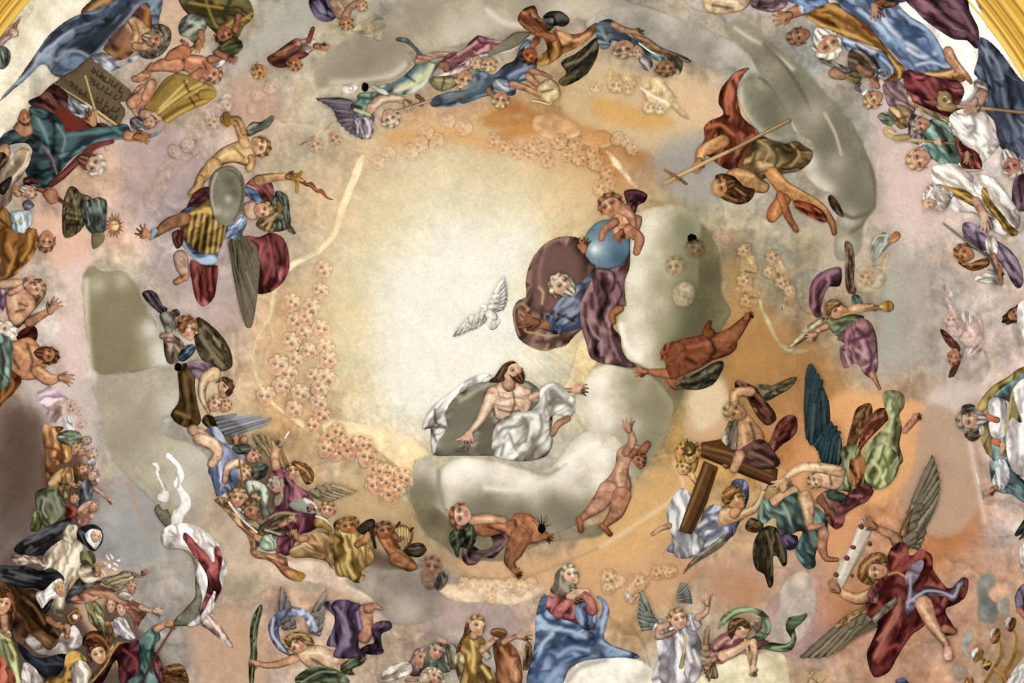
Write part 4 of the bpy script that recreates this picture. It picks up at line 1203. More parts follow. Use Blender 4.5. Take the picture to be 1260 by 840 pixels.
PAINT_T_A0 = '''
@ 310 300 2.471
T cherub|cherub|faint peach cherub head left of the glory, topmost|cherub heads left of the glory
A 0.8
p wing e6c296 1.5 192.5 76.9 192.5 61.7 206.2 51.1 226.0 48.9 222.9 58.0 211.5 69.4
l 2.5 193.3 70.8 202.0 57.9 221.4 51.1
H 213 80 25.5 28.9 -26 0.1 ebc39a e0bc8e
T cherub|cherub|faint peach cherub head left of the glory, second from the top|cherub heads left of the glory
A 0.8
H 205 145 23.0 26.0 -61 -0.3 ebc39a e0bc8e
T cherub|cherub|faint peach cherub head left of the glory, fourth from the top|cherub heads left of the glory
A 0.8
p wing e6c296 1.5 163.3 212.1 174.4 222.5 191.5 219.7 206.6 206.7 197.9 202.8 181.8 203.4
l 2.5 168.2 215.7 183.7 218.1 201.9 208.5
H 175 195 27.5 31.3 -21 0.3 ebc39a e0bc8e
T cherub|cherub|faint peach cherub head left of the glory, third from the top|cherub heads left of the glory
A 0.8
H 120 180 24.0 27.3 -52 0.5 ebc39a e0bc8e
T cherub|cherub|faint peach cherub head left of the glory, sixth from the top|cherub heads left of the glory
A 0.8
p wing e6c296 1.5 109.7 244.5 104.3 230.3 113.2 215.5 130.9 206.3 131.3 215.9 124.8 230.6
l 2.5 108.3 238.6 111.8 223.4 127.4 210.0
H 130 240 26.6 30.4 -48 -0.1 ebc39a e0bc8e
T cherub|cherub|faint peach cherub head left of the glory, seventh from the top|cherub heads left of the glory
A 0.8
H 210 260 25.5 28.9 -80 0.2 ebc39a e0bc8e
T cherub|cherub|faint peach cherub head left of the glory, eighth from the top|cherub heads left of the glory
A 0.8
p wing e6c296 1.5 146.7 289.0 159.7 297.1 175.9 291.1 188.3 275.5 178.9 273.2 163.2 276.9
l 2.5 152.3 291.6 167.9 291.0 184.0 278.2
H 155 270 23.0 26.0 -32 0.1 ebc39a e0bc8e
T cherub|cherub|faint peach cherub head left of the glory, ninth from the top|cherub heads left of the glory
A 0.8
H 115 300 27.5 31.3 -38 -0.3 ebc39a e0bc8e
T cherub|cherub|faint peach cherub head left of the glory, eleventh from the top|cherub heads left of the glory
A 0.8
p wing e6c296 1.5 153.2 342.2 142.6 331.3 144.9 314.2 157.4 298.7 161.6 307.3 161.5 323.5
l 2.5 149.5 337.3 146.7 322.0 155.7 303.5
H 170 330 24.0 27.3 -71 0.3 ebc39a e0bc8e
T cherub|cherub|faint peach cherub head left of the glory, tenth from the top|cherub heads left of the glory
A 0.8
H 220 320 26.6 30.4 -29 0.5 ebc39a e0bc8e
T cherub|cherub|faint peach cherub head left of the glory, twelfth from the top|cherub heads left of the glory
A 0.8
p wing e6c296 1.5 233.2 375.5 248.4 375.4 258.9 361.7 261.1 341.9 252.0 345.0 240.7 356.5
l 2.5 239.3 374.7 252.1 365.9 258.8 346.5
H 230 355 25.5 28.9 -64 -0.1 ebc39a e0bc8e
T cherub|cherub|faint peach cherub head left of the glory, thirteenth from the top|cherub heads left of the glory
A 0.8
H 130 355 23.0 26.0 -53 0.2 ebc39a e0bc8e
T cherub|cherub|faint peach cherub head left of the glory, fifteenth from the top|cherub heads left of the glory
A 0.8
p wing e6c296 1.5 96.7 415.9 83.7 407.9 81.8 390.7 90.2 372.7 96.4 380.0 100.1 395.7
l 2.5 91.9 412.1 85.4 397.9 89.8 377.8
H 110 400 27.5 31.3 -85 0.1 ebc39a e0bc8e
T cherub|cherub|faint peach cherub head left of the glory, sixteenth from the top|cherub heads left of the glory
A 0.8
H 185 405 24.0 27.3 -39 -0.3 ebc39a e0bc8e
T cherub|cherub|faint peach cherub head left of the glory, seventeenth from the top|cherub heads left of the glory
A 0.8
p wing e6c296 1.5 218.9 430.5 233.4 435.0 247.6 425.0 255.6 406.8 246.0 407.0 231.7 414.6
l 2.5 224.9 431.6 239.8 427.0 252.1 410.5
H 222 410 26.6 30.4 -46 0.3 ebc39a e0bc8e
T cherub|cherub|faint peach cherub head left of the glory, eighteenth from the top|cherub heads left of the glory
A 0.8
H 90 435 25.5 28.9 -74 0.5 ebc39a e0bc8e
T cherub|cherub|faint peach cherub head left of the glory, nineteenth from the top|cherub heads left of the glory
A 0.8
p wing e6c296 1.5 184.3 439.7 182.2 424.6 194.4 412.3 213.7 407.4 211.9 416.8 202.1 429.7
l 2.5 184.2 433.6 191.1 419.6 209.4 410.3
H 205 440 23.0 26.0 -34 -0.1 ebc39a e0bc8e
T cherub|cherub|faint peach cherub head left of the glory, twentieth from the top|cherub heads left of the glory
A 0.8
H 145 460 27.5 31.3 -66 0.2 ebc39a e0bc8e
T cherub|cherub|faint peach cherub head left of the glory, twenty-second from the top|cherub heads left of the glory
A 0.8
p wing e6c296 1.5 202.2 505.6 217.3 506.3 228.6 493.1 231.7 473.4 222.5 476.1 210.6 487.0
l 2.5 208.3 505.1 221.6 497.0 229.2 477.9
H 200 485 24.0 27.3 -61 0.1 ebc39a e0bc8e
T cherub|cherub|faint peach cherub head left of the glory, twenty-first from the top|cherub heads left of the glory
A 0.8
H 42 465 26.6 30.4 -86 -0.3 ebc39a e0bc8e
T cherub|cherub|faint peach cherub head left of the glory, twenty-third from the top|cherub heads left of the glory
A 0.8
p wing e6c296 1.5 104.4 507.4 100.4 492.7 110.9 478.9 129.4 471.5 128.8 481.1 120.8 495.1
l 2.5 103.5 501.3 108.6 486.6 125.6 474.9
H 125 505 25.5 28.9 -42 0.3 ebc39a e0bc8e
T cherub|cherub|faint peach cherub head left of the glory, fifth from the top|cherub heads left of the glory
A 0.8
H 160 225 23.0 26.0 -35 0.5 ebc39a e0bc8e
T cherub|cherub|faint peach cherub head left of the glory, fourteenth from the top|cherub heads left of the glory
A 0.8
p wing e6c296 1.5 85.8 389.9 100.8 387.9 109.5 372.9 109.2 353.0 100.5 357.3 90.8 370.1
l 2.5 91.7 388.4 103.3 378.0 107.5 357.9
H 80 370 27.5 31.3 -71 -0.1 ebc39a e0bc8e
T cherub|cherub|ochre cherub head lower left of the glory, topmost|cherub heads lower left of the glory
A 0.9
H 210 525 25.5 28.9 -51 0.1 e8b68a d0a068
T cherub|cherub|ochre cherub head lower left of the glory, second from the top|cherub heads lower left of the glory
A 0.9
H 185 555 23.0 26.0 -81 -0.3 e8b68a d0a068
T cherub|cherub|ochre cherub head lower left of the glory, fourth from the top|cherub heads lower left of the glory
A 0.9
H 233 590 27.5 31.3 -41 0.3 e8b68a d0a068
T cherub|cherub|ochre cherub head lower left of the glory, third from the top|cherub heads lower left of the glory
A 0.9
H 258 575 24.0 27.3 -74 0.5 e8b68a d0a068
T cherub|cherub|ochre cherub head lower left of the glory, tenth from the top|cherub heads lower left of the glory
A 0.9
H 258 635 26.6 30.4 -68 -0.1 e8b68a d0a068
T cherub|cherub|ochre cherub head lower left of the glory, ninth from the top|cherub heads lower left of the glory
A 0.9
H 298 630 25.5 28.9 -100 0.2 e8b68a d0a068
T cherub|cherub|ochre cherub head lower left of the glory, fifth from the top|cherub heads lower left of the glory
A 0.9
H 272 608 23.0 26.0 -50 0.1 e8b68a d0a068
T cherub|cherub|ochre cherub head lower left of the glory, sixth from the top|cherub heads lower left of the glory
A 0.9
H 315 610 27.5 31.3 -58 -0.3 e8b68a d0a068
T cherub|cherub|ochre cherub head lower left of the glory, seventh from the top|cherub heads lower left of the glory
A 0.9
H 345 615 24.0 27.3 -89 0.3 e8b68a d0a068
T cherub|cherub|ochre cherub head lower left of the glory, twelfth from the top|cherub heads lower left of the glory
A 0.9
H 370 690 26.6 30.4 -49 0.5 e8b68a d0a068
T cherub|cherub|ochre cherub head lower left of the glory, thirteenth from the top|cherub heads lower left of the glory
A 0.9
H 398 695 25.5 28.9 -83 -0.1 e8b68a d0a068
T cherub|cherub|ochre cherub head lower left of the glory, fourteenth from the top|cherub heads lower left of the glory
A 0.9
H 425 700 23.0 26.0 -77 0.2 e8b68a d0a068
T cherub|cherub|ochre cherub head lower left of the glory, seventeenth from the top|cherub heads lower left of the glory
A 0.9
H 375 735 27.5 31.3 -105 0.1 e8b68a d0a068
T cherub|cherub|ochre cherub head lower left of the glory, sixteenth from the top|cherub heads lower left of the glory
A 0.9
H 402 725 24.0 27.3 -58 -0.3 e8b68a d0a068
T cherub|cherub|ochre cherub head lower left of the glory, fifteenth from the top|cherub heads lower left of the glory
A 0.9
H 458 715 26.6 30.4 -66 0.3 e8b68a d0a068
T cherub|cherub|ochre cherub head lower left of the glory, nineteenth from the top|cherub heads lower left of the glory
A 0.9
H 420 765 25.5 28.9 -96 0.5 e8b68a d0a068
T cherub|cherub|ochre cherub head lower left of the glory, eighteenth from the top|cherub heads lower left of the glory
A 0.9
H 440 745 23.0 26.0 -53 -0.1 e8b68a d0a068
T cherub|cherub|ochre cherub head lower left of the glory, eleventh from the top|cherub heads lower left of the glory
A 0.9
H 348 650 27.5 31.3 -80 0.2 e8b68a d0a068
T cherub|cherub|ochre cherub head lower left of the glory, eighth from the top|cherub heads lower left of the glory
A 0.9
H 225 625 24.0 27.3 -67 0.1 e8b68a d0a068
@ 420 0 3
T cherub|cherub|blurred cherub head above the glory, fifth from the left|blurred cherub heads above the glory
A 0.4
H 310 490 25.6 29.0 10 0.1 e4bc94 e0bc94
T cherub|cherub|blurred cherub head above the glory, seventh from the left|blurred cherub heads above the glory
A 0.4
H 390 445 25.5 29.0 -15 -0.3 e4bc94 e0bc94
T cherub|cherub|blurred cherub head above the glory, fourth from the left|blurred cherub heads above the glory
A 0.4
H 285 530 27.6 31.5 21 0.3 e4bc94 e0bc94
T cherub|cherub|blurred cherub head above the glory, sixth from the left|blurred cherub heads above the glory
A 0.4
H 350 520 24.3 27.6 -8 0.5 e4bc94 e0bc94
T cherub|cherub|blurred cherub head above the glory, third from the left|blurred cherub heads above the glory
A 0.4
H 250 560 26.8 30.5 -7 -0.1 e4bc94 e0bc94
T cherub|cherub|blurred cherub head above the glory, second from the left|blurred cherub heads above the glory
A 0.4
H 170 570 25.6 29.0 -41 0.2 e4bc94 e0bc94
T cherub|cherub|blurred cherub head above the glory, leftmost|blurred cherub heads above the glory
A 0.4
H 130 600 25.5 29.0 4 0.1 e4bc94 e0bc94
T cherub|cherub|blurred cherub head above the glory, eighth from the left|blurred cherub heads above the glory
A 0.4
H 450 470 27.6 31.5 18 -0.3 e4bc94 e0bc94
T cherub|cherub|golden cherub head at upper right of the glory, third from the left|golden cherub heads upper right of the glory
A 0.6
H 640 560 25.6 29.0 29 0.1 dfae78 d09c58
T cherub|cherub|golden cherub head at upper right of the glory, fourth from the left|golden cherub heads upper right of the glory
A 0.6
H 690 575 25.5 29.0 3 -0.3 dfae78 d09c58
T cherub|cherub|golden cherub head at upper right of the glory, fifth from the left|golden cherub heads upper right of the glory
A 0.6
H 700 535 27.6 31.5 45 0.3 dfae78 d09c58
T cherub|cherub|golden cherub head at upper right of the glory, sixth from the left|golden cherub heads upper right of the glory
A 0.6
H 745 550 24.3 27.6 15 0.5 dfae78 d09c58
T cherub|cherub|golden cherub head at upper right of the glory, eighth from the left|golden cherub heads upper right of the glory
A 0.6
H 800 520 26.8 30.5 25 -0.1 dfae78 d09c58
T cherub|cherub|golden cherub head at upper right of the glory, ninth from the left|golden cherub heads upper right of the glory
A 0.6
H 830 570 25.6 29.0 -2 0.2 dfae78 d09c58
T cherub|cherub|golden cherub head at upper right of the glory, tenth from the left|golden cherub heads upper right of the glory
A 0.6
H 870 530 25.5 29.0 143 0.1 dfae78 d09c58
T cherub|cherub|golden cherub head at upper right of the glory, eleventh from the left|golden cherub heads upper right of the glory
A 0.6
H 885 580 27.6 31.5 141 -0.3 dfae78 d09c58
T cherub|cherub|golden cherub head at upper right of the glory, twelfth from the left|golden cherub heads upper right of the glory
A 0.6
H 930 560 24.3 27.6 113 0.3 dfae78 d09c58
T cherub|cherub|golden cherub head at upper right of the glory, thirteenth from the left|golden cherub heads upper right of the glory
A 0.6
H 945 600 26.8 30.5 160 0.5 dfae78 d09c58
T cherub|cherub|golden cherub head at upper right of the glory, fifteenth from the left|golden cherub heads upper right of the glory
A 0.6
H 985 630 25.6 29.0 132 -0.1 dfae78 d09c58
T cherub|cherub|golden cherub head at upper right of the glory, sixteenth from the left|golden cherub heads upper right of the glory
A 0.6
H 990 670 25.5 29.0 143 0.2 dfae78 d09c58
T cherub|cherub|golden cherub head at upper right of the glory, fourteenth from the left|golden cherub heads upper right of the glory
A 0.6
H 960 690 27.6 31.5 113 0.1 dfae78 d09c58
T cherub|cherub|golden cherub head at upper right of the glory, seventh from the left|golden cherub heads upper right of the glory
A 0.6
H 760 590 24.3 27.6 43 -0.3 dfae78 d09c58
T cherub|cherub|golden cherub head at upper right of the glory, second from the left|golden cherub heads upper right of the glory
A 0.6
H 600 540 26.8 30.5 27 0.3 dfae78 d09c58
T cherub|cherub|golden cherub head at upper right of the glory, leftmost|golden cherub heads upper right of the glory
A 0.6
H 560 520 25.6 29.0 -6 0.5 dfae78 d09c58
@ 420 560 3
T cherub|cherub|dim cherub head on the peach cloud below the crawling angel, leftmost|dim cherub heads on the peach cloud
A 0.5
H 450 475 23.2 26.4 -76 0.1 dcb68a c8a070
T cherub|cherub|dim cherub head on the peach cloud below the crawling angel, second from the left|dim cherub heads on the peach cloud
A 0.5
H 490 480 23.2 26.4 -107 -0.3 dcb68a c8a070
T cherub|cherub|dim cherub head on the peach cloud below the crawling angel, third from the left|dim cherub heads on the peach cloud
A 0.5
H 545 490 25.1 28.5 -66 0.3 dcb68a c8a070
T cherub|cherub|dim cherub head on the peach cloud below the crawling angel, fifth from the left|dim cherub heads on the peach cloud
A 0.5
H 600 495 24.4 27.8 -100 0.5 dcb68a c8a070
T cherub|cherub|dim cherub head on the peach cloud below the crawling angel, sixth from the left|dim cherub heads on the peach cloud
A 0.5
H 630 480 24.4 27.7 -93 -0.1 dcb68a c8a070
T cherub|cherub|dim cherub head on the peach cloud below the crawling angel, fourth from the left|dim cherub heads on the peach cloud
A 0.5
H 550 525 23.2 26.4 -121 0.2 dcb68a c8a070
T cherub|cherub|dim cherub head on the peach cloud below the crawling angel, eighth from the left|dim cherub heads on the peach cloud
A 0.5
H 700 475 23.2 26.4 -77 0.1 dcb68a c8a070
T cherub|cherub|dim cherub head on the peach cloud below the crawling angel, seventh from the left|dim cherub heads on the peach cloud
A 0.5
H 660 490 25.1 28.5 -82 -0.3 dcb68a c8a070
@ 740 60 3
T cherub|cherub|pale cherub head at the upper right rim, second from the left|pale cherub heads upper right rim
A 0.5
H 95 340 23.2 26.4 149 0.1 d8b484 b89460
T cherub|cherub|pale cherub head at the upper right rim, leftmost|pale cherub heads upper right rim
A 0.5
H 60 330 23.2 26.4 116 -0.3 d8b484 b89460
T cherub|cherub|pale cherub head at the upper right rim, third from the left|pale cherub heads upper right rim
A 0.5
H 120 365 25.1 28.5 164 0.3 d8b484 b89460
'''
PAINT_T_B = '''
@ 420 0 3
T person|person|mauve winged angel in mint tunic drawing a long bow at upper left of the ring
w 12 7c7080 5a5058 115 435 80 400 50 375 0 360 -35 360 ; 110 512 70 510 30 490 -10 450 -35 400 -98 362
p wing 9c94a0 2 80 410 110 430 120 480 100 512 60 495 40 460
s d8d4d8 5 85 430 105 470 100 505
s d0ccd0 3 30 420 60 460 60 490
s c4bcc8 3 0 400 40 450
p robe 7f9488 4 140 320 200 300 240 270 270 240 280 200 240 160 200 145 240 140 275 170 300 200 340 230 370 225 360 240 330 290 300 330 260 345 200 352 150 345
s c8c890 14 330 240 300 290 260 310 220 320
s 3c5c70 12 210 150 235 170 245 195
s 4c6c70 9 150 330 200 310 250 280 280 240
s d8d4a8 9 200 335 250 320 290 280
s e0dcc0 6 340 240 310 300 270 335
d 5 240 280 270 300
p sleeve 5c7a68 3 60 350 100 340 140 345 130 380 100 400 110 430 70 430 40 410 35 385 60 375
s d4cc98 7 50 405 80 415 110 425
s 2c4c48 7 70 360 110 365
l 5 50 380 80 390 100 420
c arm ccac8c 110 400 20 140 370 20 180 362 16 225 368 13 250 385 9
l 6 120 395 150 370 220 360
h 235 375 55 44 d0ac88 14
c leg b89078 280 225 12 320 210 14 380 200 9 415 200 6
l 3 290 205 340 195 410 198
c leg b48a70 285 210 10 330 215 8
H 180 435 34 34 65 .1 dcc0a4 b4a888
c arm a07050 280 355 9 300 370 8 295 385 10
T bow|bow|long slim bow shaft held by the mint robed angel
c shaft 9c7c58 185 420 3 240 395 3.5 345 370 4
s e8d8b8 1.5 185 418 345 367
T ornament|scroll ornament|white scroll curl beside the black vent hole at upper left
p plume e8e4d8 1 0 320 30 312 50 310 60 325 40 340 10 342
s a09c88 2 25 320 40 320 42 332 30 334 28 328
p plume c8c8b8 1 105 315 140 322 175 345 160 350 130 335
T scarf|ribbon|long slim white ribbon curving through the flying group at top centre
c ribbon e8e4da 330 288 4 370 280 4.5 410 265 5 460 230 5 520 205 5 580 195 5 630 185 5 670 150 5 710 133 4
T person|person|blond child in rust and pink cloth beside the white ribbon, top centre left
p drapery 9c5c64 3 370 225 400 195 440 190 480 150 505 130 540 140 590 150 640 140 620 170 570 190 520 200 470 215 420 250 380 265
s d8a0a0 6 430 200 480 170 510 145
s 5c2c38 6 500 140 520 160 560 155
l 5 540 150 600 155
c arm a07854 560 170 10 590 172 9 610 165 7
p cloth c8a4a0 3 400 265 440 240 480 220 480 250 450 270 400 280
c arm 9c6c50 370 240 14 385 235 12 390 255 10
p tail 78745c 3 600 150 640 120 700 120 690 135 650 170 600 190 540 200
T person|person|dark eyed blond cherub with olive arm under the white ribbon
p body 8a8058 3 325 290 370 280 420 285 430 310 400 330 370 338 340 325
l 5 350 295 400 300
d 4 380 290 370 330
H 457 293 34 34 100 -.1 d0a078 b8985c
T person|person|left one of two curly heads side by side over the blue robe
H 500 230 24 24 90 -.3 d0a888 bc9c68
T person|person|right one of two curly heads side by side over the blue robe
H 545 235 28 26 85 .3 d4b088 c0a068
T person|person|blue robed angel with crossed arms, head down, diving at top centre
p robe 5f7388 4 330 390 340 360 390 340 440 330 480 300 500 260 560 275 600 240 640 220 660 170 690 145 720 200 720 260 700 290 650 310 640 350 590 350 560 350 520 360 450 385 380 395
s 8494b4 10 640 170 690 180 680 240
s 8a9cc4 10 620 280 660 260 700 250
s 3c4c64 8 580 290 640 300 690 290
s 2c3c50 8 560 330 590 290 620 260
s 6c7c80 10 380 360 450 345 520 300
s 48606c 9 450 360 520 330 560 290
s 7c6c64 6 400 370 450 350
d 6 340 390 420 380
p sleeve 98a8b8 3 565 290 610 295 625 320 610 340 580 345 560 325
l 5 575 300 600 330
c arm b8885c 630 310 12 680 325 13 730 350 10 755 362 8
l 3 640 305 720 338
h 740 360 15 42 b8906c 16
c arm a87850 545 330 12 550 345 10
H 588 365 30 32 100 0 cc9c74 c0a068
T person|person|ochre cloaked angel with green wing and rust drape, holding dark round hat
p drapery 8a4c2c 4 650 70 670 35 710 20 720 30 730 60 770 90 760 120 740 140 700 120 670 100
l 6 670 50 700 40
d 6 720 70 750 110
s a86840 6 660 80 700 110 740 130
p wing 565038 3 810 230 860 200 900 170 945 138 952 170 940 220 910 270 870 300 820 318 800 300 830 270
s 2c2c20 7 820 300 880 270 930 200
s 7c7858 6 830 240 890 215 940 160
d 4 850 260 920 200
s 6c5c34 8 800 300 860 280
p drape b07a44 3 780 100 800 110 850 125 890 120 920 95 945 85 945 110 920 140 880 170 840 190 800 200 790 150
l 6 800 120 860 150 920 120
s 7c4420 6 790 120 810 180
s 8a4c28 5 860 135 930 105
p tunic a8742c 4 750 130 790 130 812 160 815 200 780 230 740 245 720 230 740 200 760 180
l 8 790 160 795 200 760 230
d 7 760 170 770 220
c arm b46c40 780 140 16 750 128 12 720 125 9
c arm a0603c 720 150 14 705 170 10
H 693 205 32 30 130 -.3 b06438 4c2c1c
T hat|hat|dark round wide brimmed hat held over the rust drapery
p brim 2a2c28 3 745 60 770 42 810 42 840 65 840 85 820 98 790 95 780 105 765 115 755 90
b 5c6058 16 800 60
b c0a890 7 780 75
s 11120f 4 755 65 780 60 790 90
T cherub|cherub|creamy toned angel carrying a hooked stick under the dark green wing
p body c8ae78 3 720 320 770 290 800 310 810 350 800 370 760 380 740 360
l 7 750 320 790 340
d 4 740 340 780 330
c arm b08058 700 260 12 740 270 9 775 285 6
c arm b88860 690 280 14 720 310 12
T hook|hook|curved light hook in the hand of the creamy angel
c hook d8c898 705 372 3 740 378 3 770 385 3.5 778 365 3
T person|person|angel in teal and blue seated upside down at right of the top group
p robe 5a6a70 4 945 85 985 70 1010 80 1030 110 1060 130 1075 150 1030 155 1000 150 990 175 960 180 945 150 940 110
s 384458 7 1000 85 1010 120 1060 140
s 74908c 8 960 110 980 150
c arm b08868 1005 90 12 1050 112 12 1090 118 9
h 1080 118 15 40 b48c68 14
T scroll_banner|ribbon|long teal and white hanging ribbon in the right hands of the top group
p ribbon 5c7c7c 2 1070 150 1100 140 1140 170 1180 200 1200 215 1170 225 1120 200
c stripe e4e0d0 1100 160 3 1150 195 3.5 1220 213 2.5
p ribbon 8a7450 2 1100 140 1150 155 1190 180 1250 200 1290 230 1240 215 1180 205 1130 180
c arm a87c58 1080 130 8 1130 150 9 1170 180 9 1230 205 7
T person|person|brown haired putto facing down under the teal ribbon, the larger face
H 1045 180 42 32 80 .2 b89478 a08868
p cloth 84807c 2 1100 200 1140 215 1150 240 1130 262 1105 245
T cherub|cherub|smaller pink faced putto tucked beside the brown haired one under the teal ribbon
H 1095 190 20 24 80 .2 bc9c80 a89078
T person|person|brown curly haired putto under the ribbon end
p cloth 7c7458 1.5 1190 200 1250 215 1262 240 1240 280
H 1200 250 36 30 90 -.2 a07850 7c5c38
T cherub|cherub|ghostly gold cherub beneath the cream cloud, middle of three faces
A .7
p body d0b074 2 990 250 1010 262 1060 270 1110 290 1090 320 1060 350 1000 340 970 290
H 1015 312 28 28 90 0 dcc494 b89858
s a07840 4 1000 260 1050 280
T cherub|cherub|ghostly gold cherub, rightmost of three faces beneath the cream cloud
A .7
H 1060 325 22 24 90 .3 d4b884 b89858
T cherub|cherub|ghostly gold cherub, leftmost of three faces beneath the cream cloud
A .7
H 940 320 22 22 90 0 d8bc84 c0a060
T cherub|cherub|cream coloured putto with white sash on the gold cloud, left face
A .9
p body d4bc84 3 1100 320 1140 290 1150 260 1180 280 1210 320 1240 360 1250 420 1290 440 1250 430 1220 400 1180 420 1130 410 1110 370
l 7 1160 290 1190 330
s a08450 5 1110 330 1130 380
s 9c8050 4 1220 360 1240 400 1270 430
s f0ece0 5 1102 322 1150 355 1220 385
H 1138 395 24 24 90 -.3 e0c898 b89c60
c leg d8c08c 1220 370 16 1240 400 12 1275 430 7
T cherub|cherub|cream coloured putto on the gold cloud under the white sash, right face
A .9
H 1178 400 24 22 90 .2 e0c898 b89c60
T cherub|cherub|faint cherub pair beneath the mauve wing, the left face
A .8
@ 200 0 4.2
p wing c8a878 1.5 700 750 760 710 830 660 880 630 870 660 800 710 750 745
H 790 745 36 38 60 .1 ccaa80 b89468
T cherub|cherub|faint cherub pair beneath the mauve wing, the right rosier face
A .85
H 890 710 36 38 50 .3 c89c74 a8805c
T cherub|cherub|whitish ghost cherub over the gold horn blower, middle one
A .45
H 130 750 34 34 40 .1 c8ac98 b09880
T cherub|cherub|whitish ghost cherub left of the gold horn blower, leftmost
A .45
H 60 780 30 32 40 .1 c4a890 b09880
T cherub|cherub|whitish ghost cherub right above the gold horn blower, uppermost
A .45
H 180 690 30 32 40 .1 ccb09c b09880
'''
